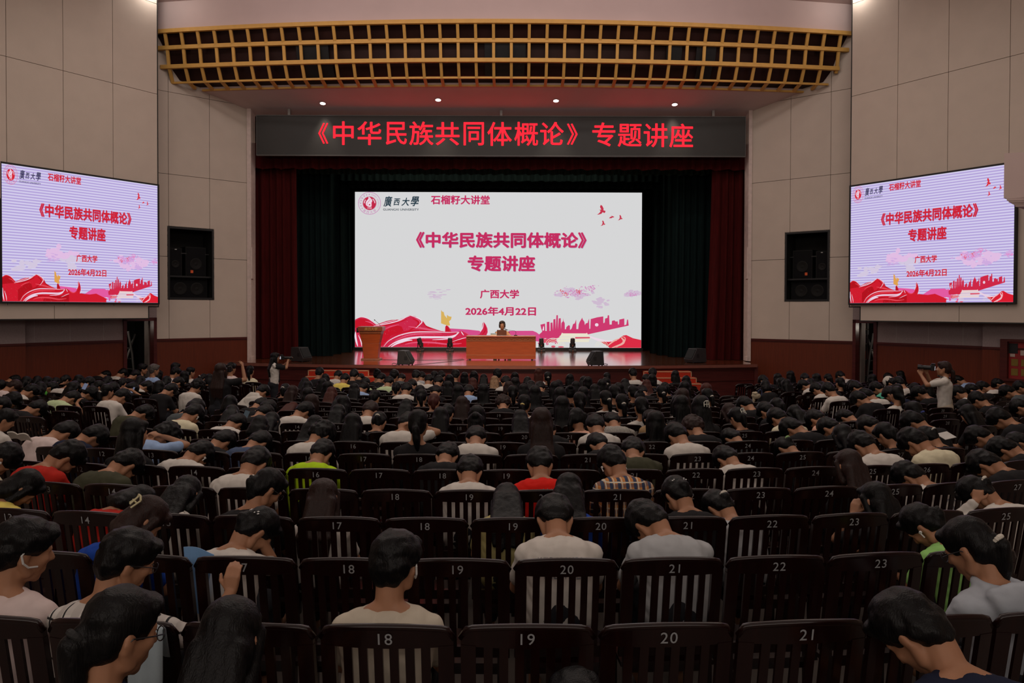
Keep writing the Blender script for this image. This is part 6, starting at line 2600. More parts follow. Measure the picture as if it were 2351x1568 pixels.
seat_person(2232, 1090, 2, 'P', 'w', -30, near=True, sleeve='long', accs=('tiew',), arms={'L': (-0.15, 0.45, 0.93, -0.4, 0.1, -1.0, 0.4, 0.2, 0.9, -0.8, -0.5, 0.0)}, note='ponytailed person in white long sleeves, head propped on hand, third row far right')
seat_person(322, 1112, 2, 'B', 'r', 35, near=True, note='person with bobbed black hair in red top behind the claw-clip person')
seat_person(62, 1075, 2, 'B', 'y', 48, near=True, note='person with bobbed hair in yellow top turned right at the left edge, third row')
seat_person(612, 1073, 2, 'P', 'k', 42, near=True, accs=('glasses', 'tiek'), note='ponytailed person with glasses in black t-shirt, third-row chair 16')
seat_person(1080, 1040, 3, 'S', 'w', 0, near=True, tlean=0.875, note='person with short black hair in white t-shirt, fourth-row chair 19')
seat_person(1236, 1023, 3, 'S', 'rr', 0, near=True, tlean=0.75, decals=[('shirt_print', PRINT, [([(x0 + dx, 0.85 + dz) for x0 in (0.0, 0.03, 0.06, 0.09) for dx, dz in ((0.0, 0.0), (0.012, 0.012), (0.008, 0.04), (-0.006, 0.018))], [(4 * k, 4 * k + 1, 4 * k + 2, 4 * k + 3) for k in range(4)]), patch_item(-0.005, 0.105, 0.842, 0.846)])], note='person with short black hair in bright red t-shirt, fourth-row chair 20')
seat_person(1400, 1020, 3, 'S', 'plaid', -20, near=True, tlean=0.75, accs=('bud',), note='person with short black hair in tan and blue plaid shirt, fourth-row chair 21')
seat_person(298, 1028, 3, 'S', 'ol', 15, near=True, note='person with short black hair in dark olive top, fourth-row chair 14')
seat_person(174, 1006, 3, 'S', 'r', 32, near=True, decals=[('back_patch', mat('tan_patch', (0.55, 0.42, 0.28), 0.8), [patch_item(-0.06, 0.035, 0.80, 0.855)])], note='person in dark red t-shirt with tan patch on the back, fourth row left')
project_decal(PEOPLE[-1][0].children[1].data, [text_item('PLAYER', -0.048, 0.024, 0.828, 0.847, 0.03), patch_item(-0.036, 0.012, 0.811, 0.816)], 'patch_lettering', DK, PEOPLE[-1][0]).data.transform(Matrix.Translation((0, -0.002, 0)))
seat_person(594, 1022, 3, 'S', 'w', 5, near=True, note='person with short black hair in white t-shirt, fourth-row chair 16')
seat_person(20, 1012, 3, 'S', 'cr', 40, near=True, accs=('bud',), note='person with earbuds in cream t-shirt at the left edge, fourth row')
seat_person(1952, 1030, 3, 'L', 'k', -5, hcol='b', near=True, tlean=0.25, note='person with very long dark brown hair in dark top, fourth row right')
seat_person(2078, 1056, 3, 'S', 'w', -25, near=True, tlean=0.875, decals=[('shirt_print', PRINT, [([(0.03 + (0.085 if k % 2 else 0.072) * math.cos(2 * PI * (k // 2) / 24), 0.76 + (0.085 if k % 2 else 0.072) * math.sin(2 * PI * (k // 2) / 24)) for k in range(50)], [(2 * k, 2 * k + 1, 2 * k + 3, 2 * k + 2) for k in range(24)]), ([(0.0, 0.71), (0.03, 0.82), (0.045, 0.77), (0.07, 0.80), (0.05, 0.72)], [(0, 1, 2), (0, 2, 3, 4)])])], note='person bent low in white t-shirt with round black print, fourth row right')
seat_person(2256, 1030, 3, 'S', 'k', -18, near=True, note='person with short black hair in black t-shirt, fourth row far right')
seat_person(743, 1005, 4, 'S', 'lime', 5, near=True, tlean=0.875, note='person with short black hair in lime green t-shirt, fifth-row chair 16')
seat_person(1030, 1012, 4, 'S', 'k', 5, near=True, note='person with short black hair in black top, fifth-row chair 18')
seat_person(1452, 999, 4, 'S', 'ol', 15, near=True, note='person with short black hair in olive t-shirt, fifth-row chair 21')
seat_person(468, 1009, 4, 'S', 'w', 20, near=True, accs=('bud',), note='person with earbuds in white t-shirt, fifth-row chair 14')
seat_person(1660, 1020, 4, 'S', 'w', -12, near=True, note='person with short black hair in white t-shirt, fifth-row chair 22')
seat_person(2085, 979, 4, 'S', 'cr', -22, near=True, note='person with short black hair in cream t-shirt, fifth row right')
seat_person(1967, 986, 4, 'S', 'w', -10, near=True, note='person with cropped black hair in white t-shirt, fifth-row chair 25')
seat_person(2295, 1000, 4, 'S', 'k', -25, near=True, note='person with short black hair in black top at the right edge, fifth row')
seat_person(737, 961, 5, 'X', 'w', 10, note='person with tousled black hair in white shirt, sixth-row chair 16')
seat_person(1095, 975, 5, 'S', 'w', 0, note='person with short black hair in white t-shirt, sixth-row chair 19')
seat_person(517, 985, 5, 'S', 'k', 22, accs=('glasses',), note='person with short hair and glasses in black top, sixth row left of chair 15')
seat_person(600, 987, 5, 'S', 'den', 15, note='person with short hair in bluish top, sixth-row chair 15')
seat_person(160, 964, 5, 'S', 'pw', 15, note='person with short black hair in pinkish white top, sixth row left')
seat_person(228, 972, 5, 'S', 'n', 35, accs=('glasses',), note='person with glasses in navy t-shirt, sixth row left')
seat_person(390, 965, 5, 'X', 'lb', 28, arms={'R': (0.10, 0.47, 0.95, 0.7, -0.2, -0.7)}, note='person with full black hair in light blue shirt, hand at chin, sixth row')
seat_person(1368, 991, 5, 'S', 'k', -8, note='person with cropped black hair bowed in dark top, sixth-row chair 21')
seat_person(1546, 967, 5, 'S', 'w', -14, note='person with short black hair in white t-shirt, sixth-row chair 22')
seat_person(1812, 1003, 5, 'P', 'k', -18, accs=('tieg',), note='ponytailed person with green hair tie bent low, sixth-row chair 24')
seat_person(936, 944, 6, 'S', 'w', 8, arms={'R': (0.14, 0.44, 0.98, 0.7, -0.2, -0.7)}, note='person with short black hair in white t-shirt, hand at cheek, seventh-row chair 17')
seat_person(1256, 961, 6, 'S', 'k', 0, note='person with rounded short black hair and long bare neck, seventh-row chair 20')
seat_person(1366, 948, 6, 'S', 'w', 5, note='person with rounded black hair in white t-shirt, seventh-row chair 21')
seat_person(1673, 981, 6, 'S', 'dg', -20, note='person bent low in dark grey top, seventh-row chair 23')
seat_person(1588, 949, 6, 'X', 'k', -5, hcol='b', note='person with large bushy dark brown hair, seventh-row chair 23')
seat_person(1405, 945, 7, 'S', 'stripe', 0, note='person with short black hair in finely striped shirt, eighth row')
seat_person(446, 925, 7, 'S', 'cr', 20, accs=('bud',), note='person with short black hair in cream t-shirt, eighth row left')
seat_person(547, 948, 7, 'S', 'w', 12, note='person with short black hair in white printed t-shirt, eighth row left')
seat_person(593, 952, None, 'B', 'k', 5)
seat_person(1778, 934, 7, 'S', 'cr', -10, note='person with cropped hair in cream shirt, eighth row right')
seat_person(1811, 956, None, 'S', 'k', -30, accs=('glasses',))
seat_person(1864, 937, 7, 'S', 'pk', -20, note='person with short black hair in pink top with strap, eighth row right')
seat_person(1894, 955, None, 'S', 'k', -12)
seat_person(1936, 972, None, 'L', 'br', 0)
seat_person(2123, 977, None, 'P', 'k', -20, accs=('tiew',))
seat_person(2240, 975, None, 'S', 'k', -28, accs=('glasses',))
seat_person(2036, 969, None, 'P', 'k', -12)
seat_person(2334, 990, None, 'S', 'k', -30)
seat_person(1984, 951, None, 'S', 'br', -12)

# ------------------------------------------------------------------ the farther rows: head x, head top, hair, shirt, turn (read from enlarged strips of the photograph)
STRIPS = {
    0: '''1270 120 S w 30;1450 145 S k 20;1680 115 S w 20;1915 50 S k 45;2080 55 Sg lb 30;1850 135 S k 20;230 205 S k 0;500 220 L k 0;635 225 B k 0;880 205 P k 0;1050 205 L k 0;1215 225 S k 30;1440 220 B k 0;
1640 250 P k 0;1890 215 B k 0;2135 140 B k 0;2245 220 B k 0;20 270 S k 15;220 265 Sb pw 30;540 300 B k 0;430 325 S w 15;730 290 S gr 28;1030 285 S w 35;1330 280 P k 30;1520 300 S k 25;1430 330 P w 15;1225 355 S k 40;
1820 300 S k 30;2010 280 S w 30;2140 280 B k 0;2310 315 S k 15;1660 385 S w 20;60 495 S k 15;165 430 S k 40;70 655 P w 45;540 540 S k 10;1770 785 L k 25;350 225 L k 0;740 240 B k 0;1340 330 B k 15;960 300 L k 15''',
    390: '''70 40 B k 40;65 95 S w 30;270 100 P w 30;115 230 S w 15;450 190 P w 30;530 190 B k 0;40 315 S k 20;835 35 S pw 15;1085 80 P cr -10;1560 320 P k 0;1640 345 Lb k 20;810 475 B k 0;830 610 L k 0;350 520 S dg 15;1345 705 L k 0;
1300 600 S k 15;1340 535 S k 15;1245 510 S k 15;1670 570 Lr k 0;1830 560 S w 25;1915 465 Bb k 15;2180 365 Lr k 0;1860 375 L w 0;2025 100 S k 0;1820 240 L k 0;1850 285 L k 0;2100 190 B k 0;2050 250 L k 0;2125 290 L k 0;
2280 140 S w 0;2290 475 L k 0;2260 600 L k 0;1940 750 L k 10;200 150 B k 0;640 180 B k 0''',
    780: '''200 125 S k 0;80 180 S y 0;490 120 U k 0;290 185 S k 0;575 180 S k 15;730 130 S w 15;840 185 S dg 0;670 220 S pg 0;355 235 S pg 0;1035 140 S w 0;1110 160 S g 0;770 300 P w 0;320 300 S lb 10;190 320 L k 0;985 260 S k 0;910 300 S w 0;
1210 195 S w 0;1280 155 P k 0;1375 150 S k 0;1340 210 S k 0;1490 200 B k 0;1565 130 S k 0;1690 170 L k 0;1820 155 B k 0;1945 195 L k 0;2125 120 S k 0;2085 220 Ly k 0;2245 215 S w 0;1800 245 Br k 0;1085 345 L k 0;1305 340 S k 0;1460 290 L den 0;
1600 340 L k 0;1745 335 S lb 0;1950 330 L k 0;2280 290 Bb k 0;1100 395 P k 0;1275 455 Pr k 0;880 380 L k 0;465 405 P pg 10;430 545 Sb w 0;890 525 L k 0;1650 490 Lb k 0;2200 460 Xb k 0;1440 600 P k 15;1350 640 L k 0;1870 615 B k 0;1060 670 P k 0;
540 695 P k 0;130 720 L k 0;1210 665 L k 0;1820 705 U k 0;40 480 L k 0''',
    1170: '''80 170 B k 0;395 120 Lr w 0;520 165 P k 0;235 230 B k 0;80 240 L k 0;285 280 L k 0;410 290 S k 0;190 325 L k 0;50 345 P k 0;350 350 L k 0;200 470 P w 10;620 290 L k 0;665 275 B k 0;820 195 L k 0;900 290 L k 0;1000 225 L k 0;1070 230 B k 0;
1320 175 P k 0;1310 240 L k 0;1255 265 L k 0;1665 110 S w 0;1920 110 S w 10;1850 190 S k 0;1935 195 B k 0;1565 255 L k 0;1490 310 L k 0;1850 270 Lr w 0;1680 345 P k 0;1780 340 S k 0;2245 145 L k 0;2110 305 P k 0;2060 345 P k 0;820 340 U k 0;
1005 365 L k 0;1150 330 L k 0;1430 340 P k 0;690 370 L k 0;955 435 P k 0;720 490 L k 0;1310 415 P w 0;1095 465 S k 0;1525 460 P k 0;1680 400 U w 0;1790 500 P w 0;2290 480 L w 0;1580 590 L k 0;1000 650 T pk 0;610 600 L k 0;440 645 Lb k 0;
140 675 L k 0;1490 690 Lb k 0;1910 665 S tan -5;2080 640 B k 0;2070 690 L k 0;1700 850 S k -15;2330 390 Lb k 0''',
    1560: '''95 215 L k 0;80 290 L k 0;60 385 Lb k 0;380 315 Br k 0;320 385 P w 0;40 475 L k 0;310 480 L k 0;150 640 L k 0;310 640 P k 0;1120 205 S k -15;1340 185 L k 0;1510 150 L pk 0;1690 180 S w 15;1865 185 B k 0;2010 190 P k 0;2165 150 S w 0;
1165 270 B k 0;1380 240 L k 0;1445 260 L k 0;1660 265 S w -30;1835 300 S w -15;1900 290 S k -15;1985 300 S w -15;2180 240 P k 0;2310 270 S w -20;690 585 Lb k 0;850 485 S k -10;1130 560 S k -15;1340 515 P k -15;800 640 P k -15;1160 660 S k -10;
1560 610 L k -15;1640 630 S k -15;2200 660 S br -15;1780 250 B k 0''',
    1951: '''60 280 S w -15;340 290 S teal -30;190 380 S w -35;85 415 S k -30;320 195 L k 0;500 175 S k 0;530 230 C k -20;660 225 S w 0;700 150 L k -15;520 355 S n -15;660 325 B k 0;640 360 P w 0;910 345 S k -30;880 310 B k 0;1430 210 S lb -15;
1440 340 S w -20;1610 320 S k -20;1770 285 S w -30;1960 250 S k -15;1690 420 S k -20;2090 335 S dg -25;2270 280 S dg -15;880 560 P k 0;1550 530 L k -15;1610 600 L k -15;2230 520 S k -20;1960 640 S k -30;800 680 S k -30;200 740 S k -15;270 790 L k -15;1060 320 B k -15''',
}
FARACC = {(390, 1560): ('tiew',), (1170, 520): ('tiew',), (1170, 200): ('tiey',), (1170, 1310): ('tiew',), (1170, 1525): ('tiew',), (1560, 320): ('tiew',), (1560, 310): ('clipw',), (1560, 800): ('clipw',), (780, 540): ('tiew',), (1951, 880): ('tieb',), (0, 1430): ('tiew',), (0, 1225): ('glasses',), (1951, 800): ('glasses',), (390, 450): ('tiew',), (1170, 2060): ('tiew',)}
HC = {'b': 'b', 'r': 'r', 'g': 'g', 'y': 'bl'}
# special figures in the far rows
seat_person(172, 896, 10, 'S', 'pg', 20, near=False, arms={'R': (0.20, 0.52, 0.86, 0.7, -0.4, -0.6, 0.2, 0.6, 0.8), 'L': (0.02, 0.54, 0.84, -0.7, -0.4, -0.6, 0.2, 0.6, 0.8)}, note='person in pale green t-shirt holding up a phone, aisle end of the left block')
HOLDER = PEOPLE[-1][0]
CALLER = None
seat_person(338, 927, 8, 'S', 'ol', 35, note='person with full black hair in dark green top by the left aisle')
seat_person(454, 867, 13, 'X', 'w', 20, note='person with full black hair in large white t-shirt by the left aisle')
seat_person(604, 881, 12, 'S', 'w', 20, note='person stooping under a white shirt draped over the shoulders, beside left aisle')
DRAPED = PEOPLE[-1][0]
for x0, txt in STRIPS.items():
    for rec in txt.replace('\n', '').split(';'):
        if not rec.strip():
            continue
        zx, zy, h, sh, yw = rec.split()
        px, py = x0 + int(zx) / 5.8775, 825 + int(zy) / 5.8775
        hc = HC.get(h[1]) if len(h) > 1 else None
        acc = FARACC.get((x0, int(zx)), ())
        k = h[0]
        if k == 'C':
            k = 'S'
            acc = ('cap',)
        if k in 'BLUTP' and 0 == int(yw) and (int(zx) + int(zy)) % 3 == 0:
            yw = (-15, 15)[int(zx) % 2]
        made = seat_person(px, py, None, k, sh, int(yw), hc, accs=acc, minx=0.44, arms={'R': (0.16, 0.50, 0.90, 0.7, -0.4, -0.6)} if (x0, int(zx)) == (0, 1820) else None)
        if (x0, int(zx)) == (0, 1820):
            CALLER = made

# white shirt draped like a cape over the stooping person by the aisle
p = pose_of(26, 30, 20)
b = Blob()
for k in range(9):
    u = (k - 4) / 4
    b.cap(p['N'] + V((u * 0.05, -0.03, 0.04)), p['M'] + p['back'] * 0.13 + V((u * 0.27 - 0.05, 0.02, -0.10)), 0.05, 0.055, 10)
dm = b.melt('draped_shirt', 0.014, 4, 0.012, 11.0, (1.4, 1, 0.3))
dm.materials.append(cloth('w')[0])
o = bpy.data.objects.new('draped_shirt', dm)
COL.objects.link(o)
o.parent = DRAPED

label_people()


# ------------------------------------------------------------------ standing photographers and the lecturer
def stand_pose(yaw_head, pitch_head, scale=1.0):
    p = {}
    p['P'] = V((0, 0, 0.90))
    p['M'] = V((0, 0.01, 1.08))
    p['C'] = V((0, 0.0, 1.25))
    p['N'] = V((0, 0.0, 1.385))
    p['H0'] = V((0, 0.01, 1.46))
    rot = Matrix.Rotation(R(-yaw_head), 3, 'Z') @ Matrix.Rotation(R(-pitch_head), 3, 'X')
    p['rot'] = rot
    p['hs'] = 1.04
    p['H'] = p['H0'] + rot @ V((0, 0.025, 0.080))
    p['back'] = V((0, -1, 0))
    for s, nm in ((-1, 'L'), (1, 'R')):
        p['S' + nm] = V((s * 0.155, 0, 1.335))
        p['E' + nm] = V((s * 0.2, 0.02, 1.07))
        p['W' + nm] = V((s * 0.2, 0.1, 0.84))
        p['hip' + nm] = V((s * 0.085, 0, 0.88))
        p['knee' + nm] = V((s * 0.09, 0.02, 0.48))
        p['ank' + nm] = V((s * 0.10, 0, 0.09))
    return p


def standing_person(px, ytop, Y, rotz, yaw, pitch, hair, hcol, shirt, sleeve, trousers, wr, wl, label, hgt=1.62, short=False):
    p = stand_pose(yaw, pitch)
    # the camera is held before the face
    eye = p['H'] + p['rot'] @ V((0, 0.15, 0.0))
    if wr is not None:
        reach(p, 'R', wr, V((0.7, 0.1, -0.7)))
        p['hdR'] = V((-0.3, 0.4, 0.9))
        p['huR'] = V((0.8, 0, 0.2))
    if wl is not None:
        reach(p, 'L', wl, V((-0.7, 0.1, -0.7)))
        p['hdL'] = V((0.3, 0.4, 0.9))
        p['huL'] = V((-0.8, 0, 0.2))
    bm = body_mesh(p, 0.010, True, True, 0.9)
    bm.materials.append(M_SKIN)
    o = bpy.data.objects.new('person', bm)
    COL.objects.link(o)
    tgt = P(px, ytop, Y)
    gz = floor_z(Y)
    top = (p['H'] + p['rot'] @ V((0, -0.018, 0.142))).z
    sc = (tgt.z - gz) / top
    sc = max(0.9, min(1.08, sc))
    o.scale = (sc, sc, sc)
    o.rotation_euler = (0, 0, rotz)
    hl = Matrix.Rotation(rotz, 3, 'Z') @ (V((p['H'].x, p['H'].y, 0)) * sc)
    o.location = (tgt.x - hl.x, Y - hl.y, gz)
    hm = hair_mesh(p, hair, 0.011, 1.0)
    obj_copy_of('hair', hm, {None: M_HAIR, 'b': M_HAIRBROWN}[hcol], o)
    sm = shirt_mesh(p, 0.012, sleeve, False, False, 0.016)
    obj_copy_of('shirt', sm, cloth(shirt)[0], o)
    b = Blob()
    for nm in ('L', 'R'):
        if short:
            b.cap(p['hip' + nm], p['hip' + nm].lerp(p['knee' + nm], 0.75), 0.105, 0.092)
        else:
            b.cap(p['hip' + nm], p['knee' + nm], 0.098, 0.07)
            b.cap(p['knee' + nm], p['ank' + nm] + V((0, 0, 0.03)), 0.068, 0.055)
    b.cap(p['P'] + V((-0.075, -0.015, -0.02)), p['P'] + V((0.075, -0.015, -0.02)), 0.118, 0.118)
    b.cap(p['P'], p['P'] + V((0, 0, 0.10)), 0.122, 0.115)
    tm = b.melt('shorts' if short else 'trousers', 0.013, 3, 0.006, 12)
    obj_copy_of('shorts' if short else 'trousers', tm, trousers, o)
    tag(o, label, 'person', 'photographers in the aisles')
    return o, p, sc


def photo_camera(owner, p, sc, label, lens_len, up=0.0):
    """camera body, lens and viewfinder held at the eye, given in the owner's coordinates then placed in the hall"""
    c = p['H'] + p['rot'] @ V((0, 0.155, 0.005))
    m = Matrix.Translation(owner.location) @ Matrix.Rotation(owner.rotation_euler[2], 4, 'Z') @ Matrix.Scale(sc, 4) @ Matrix.Translation(c) @ p['rot'].to_4x4()
    t = thing('photo_camera', label, 'camera', m.translation, 0, 'cameras of the photographers')
    mb = MB()
    mb.box((-0.07, -0.03, -0.05), (0.07, 0.03, 0.045), m)
    mb.box((-0.03, -0.035, 0.045), (0.03, 0.03, 0.075), m)
    mb.box((0.045, 0.02, -0.05), (0.075, 0.05, 0.045), m)
    mb.build('body', M_BLACKBITS, t, bevel=0.006)
    mb = MB()
    mb.lathe([(0.036, 0.0), (0.038, lens_len * 0.55), (0.033, lens_len * 0.6), (0.040, lens_len * 0.75), (0.043, lens_len), (0.034, lens_len)], 18, m @ Matrix.Translation((0, 0.03, -0.005)) @ Matrix.Rotation(-PI / 2, 4, 'X'))
    mb.build('lens', M_BLACKBITS, t)
    mb = MB()
    mb.box((-0.045, -0.034, -0.04), (0.035, -0.029, 0.025), m)
    mb.build('lit_display', glow('camera_display', (205, 205, 215), 0.8), t)
    return t


o, p, sc = standing_person(507, 832, 12.3, R(-6), 6, -4, 'L', 'b', 'k', 'short', M_TROUSER, (0.30, 0.22, 1.60), (-0.02, 0.30, 1.47), 'standing person with long brown hair in black shirt raising a camera in the left aisle')
photo_camera(o, p, sc, 'black camera held up by the long-haired photographer in black', 0.10)
o, p, sc = standing_person(632, 808, 18.6, R(-62), 0, 2, 'L', None, 'w', 'short', M_TROUSER, (0.02, 0.34, 1.46), (-0.06, 0.40, 1.46), 'standing person with long black hair in white and black top photographing beside the stage')
photo_camera(o, p, sc, 'black long-lens camera of the photographer beside the stage', 0.22)
# black sleeves and side panel over the white top
b = Blob()
for nm in ('L', 'R'):
    e = p['S' + nm].lerp(p['E' + nm], 0.72)
    b.cap(p['S' + nm], e, 0.066, 0.066)
b.cap(p['N'] + V((-0.08, 0.0, -0.03)), p['N'] + V((0.08, 0.0, -0.03)), 0.068, 0.068)
b.cap(p['C'] + V((0.06, 0.07, 0)), p['M'] + V((0.07, 0.06, -0.1)), 0.06, 0.07)
dm = b.melt('black_yoke', 0.012, 3)
obj_copy_of('black_yoke', dm, cloth('k')[0], o)
o, p, sc = standing_person(2166, 828, 12.6, R(58), 0, -3, 'P', 'b', 'w', 'short', mat('beige_shorts_cloth', (0.42, 0.35, 0.27), 0.85), (0.10, 0.28, 1.45), (-0.02, 0.36, 1.42), 'standing person with brown ponytail in white t-shirt and beige shorts aiming a camera', short=True)
photo_camera(o, p, sc, 'black long-lens camera aimed left by the person in beige shorts', 0.20)
# pocket flap on the shorts and the camera strap round the neck
mb = MB()
mb.tube([p['N'] + V((0.10 * math.cos(a), 0.09 * math.sin(a) + 0.02, 0.02 + 0.015 * math.sin(a))) for a in [PI * (0.0 + 2 * k / 20) for k in range(21)]], 0.012, 6)
oo = mb.build('camera_strap', M_BLACKBITS, None)
oo.parent = o

# the lecturer, seated behind the desk
p = pose_of(5, -2, 0)
for k, s in (('L', -1), ('R', 1)):
    reach(p, k, V((s * 0.14, 0.42, 0.83)), V((s * 0.8, -0.2, -0.6)))
bm = body_mesh(p, 0.0085)
bm.materials.append(M_SKIN)
o = bpy.data.objects.new('person', bm)
COL.objects.link(o)
tgt = P(1153, 738, 25.55)
hz = (p['H'] + p['rot'] @ V((0, 0, 0.148)) * p['hs']).z
o.rotation_euler = (0, 0, PI)
o.location = (tgt.x, 25.55 + p['H'].y, ST_Z + max(0.0, tgt.z - ST_Z - hz))
LZ = o.location.z - ST_Z
b = Blob()
H_, r_ = p['H'], p['rot']


def q_(x, y, z):
    return H_ + r_ @ V((x, y, z)) * p['hs']


b.k = p['hs']


b.ell(q_(0, -0.03, 0.060), (0.096, 0.104, 0.088))
b.ell(q_(0, -0.045, -0.01), (0.094, 0.075, 0.10))
for s in (-1, 1):
    b.ell(q_(s * 0.078, 0.004, -0.002), (0.026, 0.05, 0.080))
b.ell(q_(0.02, 0.058, 0.095), (0.066, 0.036, 0.030))
hm = b.melt('hair', 0.0085, 2, 0.008, 26.0, (1, 1, 0.5), 2.0)
obj_copy_of('hair', hm, mat('lecturer_hair', (0.025, 0.016, 0.013), 0.5, 0.4, 0.3, 40, bump=0.5), o)
sm = shirt_mesh(p, 0.011, 'long', True)
obj_copy_of('shirt', sm, cloth('sp')[0], o)
obj_copy_of('trousers', trouser_mesh(p, 0.02), M_TROUSER, o)
mb = MB()
for s in (-1, 1):
    mb.lathe([(0.001, 0.0), (0.006, 0.001), (0.001, 0.003)], 8, Matrix.Translation(q_(s * 0.031, 0.077, 0.005)) @ Matrix.Rotation(-PI / 2, 4, 'X'))
obj_copy_of('eyes', mb.mesh('eyes', M_BLACKBITS), None, o)
mb = MB()
mb.tube([q_(-0.02, 0.088, -0.067), q_(0, 0.091, -0.066), q_(0.02, 0.088, -0.067)], 0.005, 6)
obj_copy_of('lips', mb.mesh('lips', M_LIP), None, o)
mb = MB()
for s in (-1, 1):
    mb.tube([q_(s * 0.018, 0.084, 0.026), q_(s * 0.045, 0.076, 0.028)], 0.004, 6)
obj_copy_of('eyebrows', mb.mesh('eyebrows', M_HAIR), None, o)
tag(o, 'person with short dark hair in tan-pink jacket seated behind the lecture desk', 'person')
t = thing('lecturer_chair', 'dark chair behind the lecture desk', 'chair', (o.location.x, o.location.y, ST_Z), PI)
for nm, me in (('top_rail', ME_RAIL), ('backrest', ME_BACK), ('seat', ME_SEAT)) + tuple(('leg', m_) for m_ in ME_LEG):
    oo = bpy.data.objects.new(nm, me)
    COL.objects.link(oo)
    oo.parent = t
t.scale = (1, 1, 1 + LZ / 0.45)

# ------------------------------------------------------------------ loose things among the audience
def slab_thing(name, label, cat, m, size, loc, rot, bevel=0.004):
    mb = MB()
    sx, sy, sz = size
    mb.box((-sx / 2, -sy / 2, -sz / 2), (sx / 2, sy / 2, sz / 2))
    o = mb.build(name, m, None, bevel=bevel)
    o.location = loc
    o.rotation_euler = rot
    return tag(o, label, cat)


hp = HOLDER
pm = cached(('pose', [k for k in MESHCACHE if False] or 0), lambda: 0)
hand_c = Matrix.Translation(hp.location) @ Matrix.Rotation(hp.rotation_euler[2], 4, 'Z') @ V((0.11, 0.63, 0.90))
t = thing('phone', 'black phone held up by the person in pale green t-shirt', 'phone', hand_c)
t.rotation_euler = (R(65), 0, hp.rotation_euler[2])
mb = MB()
mb.box((-0.075, -0.036, -0.004), (0.075, 0.036, 0.004))
o = mb.build('phone_body', M_BLACKBITS, None, bevel=0.003)
o.parent = t
mb = MB()
mb.box((-0.068, -0.032, 0.004), (0.068, 0.032, 0.0046))
o = mb.build('display', glow('dim_phone', (60, 70, 84), 0.7), None)
o.parent = t
if CALLER is not None:
    hand_c = Matrix.Translation(CALLER.location) @ Matrix.Rotation(CALLER.rotation_euler[2], 4, 'Z') @ V((0.15, 0.53, 0.95))
    slab_thing('phone', 'lit phone held up in the left block near the aisle', 'phone', glow('phone_glow', (120, 126, 150), 0.6), (0.07, 0.008, 0.13), hand_c, (R(-25), R(5), CALLER.rotation_euler[2]), 0.002)
# open book at the left edge
c = P(45, 1004, 7.6)
t = thing('open_book', 'open book with white pages held at the left edge', 'book', c)
for s in (-1, 1):
    mb = MB()
    n = 6
    vs = []
    for i in range(n + 1):
        x = s * 0.10 * i / n
        z = 0.02 * math.sin(PI * i / n * 0.9)
        vs += [(x, -0.075, z + 0.004), (x, 0.075, z + 0.004), (x, -0.075, z - 0.008), (x, 0.075, z - 0.008)]
    fs = []
    for i in range(n):
        a, b_ = 4 * i, 4 * i + 4
        fs += [(a, b_, b_ + 1, a + 1), (a + 2, a + 3, b_ + 3, b_ + 2), (a, a + 2, b_ + 2, b_), (a + 1, b_ + 1, b_ + 3, a + 3)]
    fs.append((4 * n, 4 * n + 2, 4 * n + 3, 4 * n + 1))
    mb.add(vs, fs)
    o = mb.build('pages', mat('book_paper', (0.52, 0.48, 0.42), 0.8), None)
    o.parent = t
t.rotation_euler = (R(-35), R(10), R(10))
# translucent blue folder standing beside chair 17
c0 = P(455, 1256, 3.75)
mb = MB()
vs = []
n = 8
for j in range(2):
    for i in range(n + 1):
        u = i / n
        x = -0.075 + 0.16 * u
        vs.append((x, 0.012 * math.sin(u * 5) + j * 0.003, 0.0 - 0.035 * u * u))
    for i in range(n + 1):
        u = i / n
        x = -0.05 + 0.075 * u
        vs.append((x, 0.012 * math.sin(u * 5) + j * 0.003, -0.34))
b0 = n + 1
fs = []
for i in range(n):
    fs.append((i, i + 1, b0 + i + 1, b0 + i))
    fs.append((2 * b0 + i, 2 * b0 + b0 + i, 2 * b0 + b0 + i + 1, 2 * b0 + i + 1))
    fs.append((i, 2 * b0 + i, 2 * b0 + i + 1, i + 1))
fs.append((0, b0, 3 * b0, 2 * b0))
fs.append((n, 2 * b0 + n, 3 * b0 + n, b0 + n))
fs += [(b0 + i, b0 + i + 1, 3 * b0 + i + 1, 3 * b0 + i) for i in range(n)]
mb.add(vs, fs)
o = mb.build('plastic_folder', mat('light_blue_plastic', (0.22, 0.42, 0.72), 0.35, 0.5), None)
o.location = c0
tag(o, 'light blue plastic folder sticking up left of second-row chair 17', 'folder')
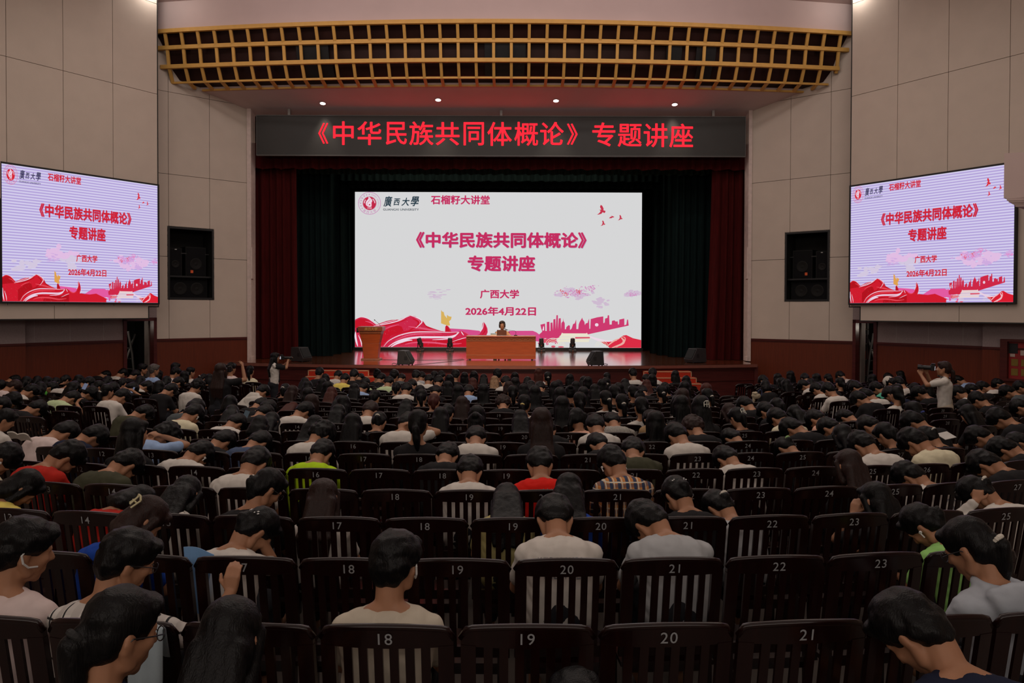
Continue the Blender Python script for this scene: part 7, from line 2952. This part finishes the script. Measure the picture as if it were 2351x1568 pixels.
# pale towel over the back of a chair in the nearest row
q = SEAT_OF.get((0, 16, 'c'))
mb = MB()
prof_ = [(-0.10, 0.56), (-0.104, 0.75), (-0.105, 0.90), (-0.09, 0.925), (-0.065, 0.928), (-0.045, 0.91), (-0.03, 0.80)]
nx = 8
vs = []
for i in range(nx + 1):
    x = 0.10 + 0.13 * i / nx
    for j, (y, z) in enumerate(prof_):
        vs.append((x + (0.01 * math.sin(j) if i in (0, nx) else 0), y - 0.008 - 0.004 * math.sin(i * 2.0), z - (0.015 * (i / nx) ** 2) + (0.02 * math.sin(i) if j in (0,) else 0)))
m_ = len(prof_)
fs = [(i * m_ + j, (i + 1) * m_ + j, (i + 1) * m_ + j + 1, i * m_ + j + 1) for i in range(nx) for j in range(m_ - 1)]
mb.add(vs, fs)
o = mb.build('towel', mat('pale_blue_towel', (0.36, 0.44, 0.48), 0.9), None, smooth=True)
sm_ = o.modifiers.new('thick', 'SOLIDIFY')
sm_.thickness = 0.006
o.location = (q[3], q[4], floor_z(q[4]))
o.rotation_euler = (0, 0, q[5])
tag(o, 'pale blue-grey towel hung over a nearest-row chair back left of centre', 'towel')
# cream bag hanging on an aisle chair right of the centre block
c = P(1736, 905, 13.9)
t = thing('cloth_bag', 'cream and navy cloth bag on an aisle chair in front of the right steps', 'bag', c)
b = Blob()
b.ell((0, 0, -0.03), (0.085, 0.06, 0.06))
b.cap((-0.04, 0, -0.02), (-0.05, 0, -0.16), 0.032, 0.02)
b.ell((-0.02, -0.01, 0.02), (0.06, 0.05, 0.03))
me = b.melt('pouch', 0.009, 2, 0.008, 30)
me.materials.append(mat('cream_canvas', (0.45, 0.38, 0.27), 0.85))
o = bpy.data.objects.new('pouch', me)
COL.objects.link(o)
o.parent = t
mb = MB()
mb.tube([(0.01, -0.03, 0.0), (0.03, -0.04, 0.07), (0.07, -0.03, 0.09), (0.10, -0.02, 0.05), (0.09, -0.03, -0.02)], 0.014, 8)
o = mb.build('strap', mat('navy_strap', (0.03, 0.04, 0.09), 0.8), None)
o.parent = t
# folded jacket or papers on laps near the right, and a few lit phones
slab_thing('paper_sheet', 'white paper sheet on a lap beside the raised wristwatch arm', 'paper', mat('white_sheet', (0.55, 0.53, 0.5), 0.8), (0.15, 0.13, 0.006), P(2172, 1000, 8.0), (R(20), R(-8), R(15)), 0.001)
for px, py, Y, lab in ((195, 887, 12.8, 'lit phone held low in the left block behind the green shirt'), (565, 952, 9.6, 'grey phone held up beside the left aisle, eighth row')):
    slab_thing('phone', lab, 'phone', glow('phone_glow_%d' % px, (120, 126, 150) if Y > 11 else (70, 76, 80), 0.6), (0.06, 0.008, 0.11), P(px, py, Y), (R(-25), R(20), R(10)), 0.002)

# the scratch scene is not needed any more
bpy.data.scenes.remove(TMP)
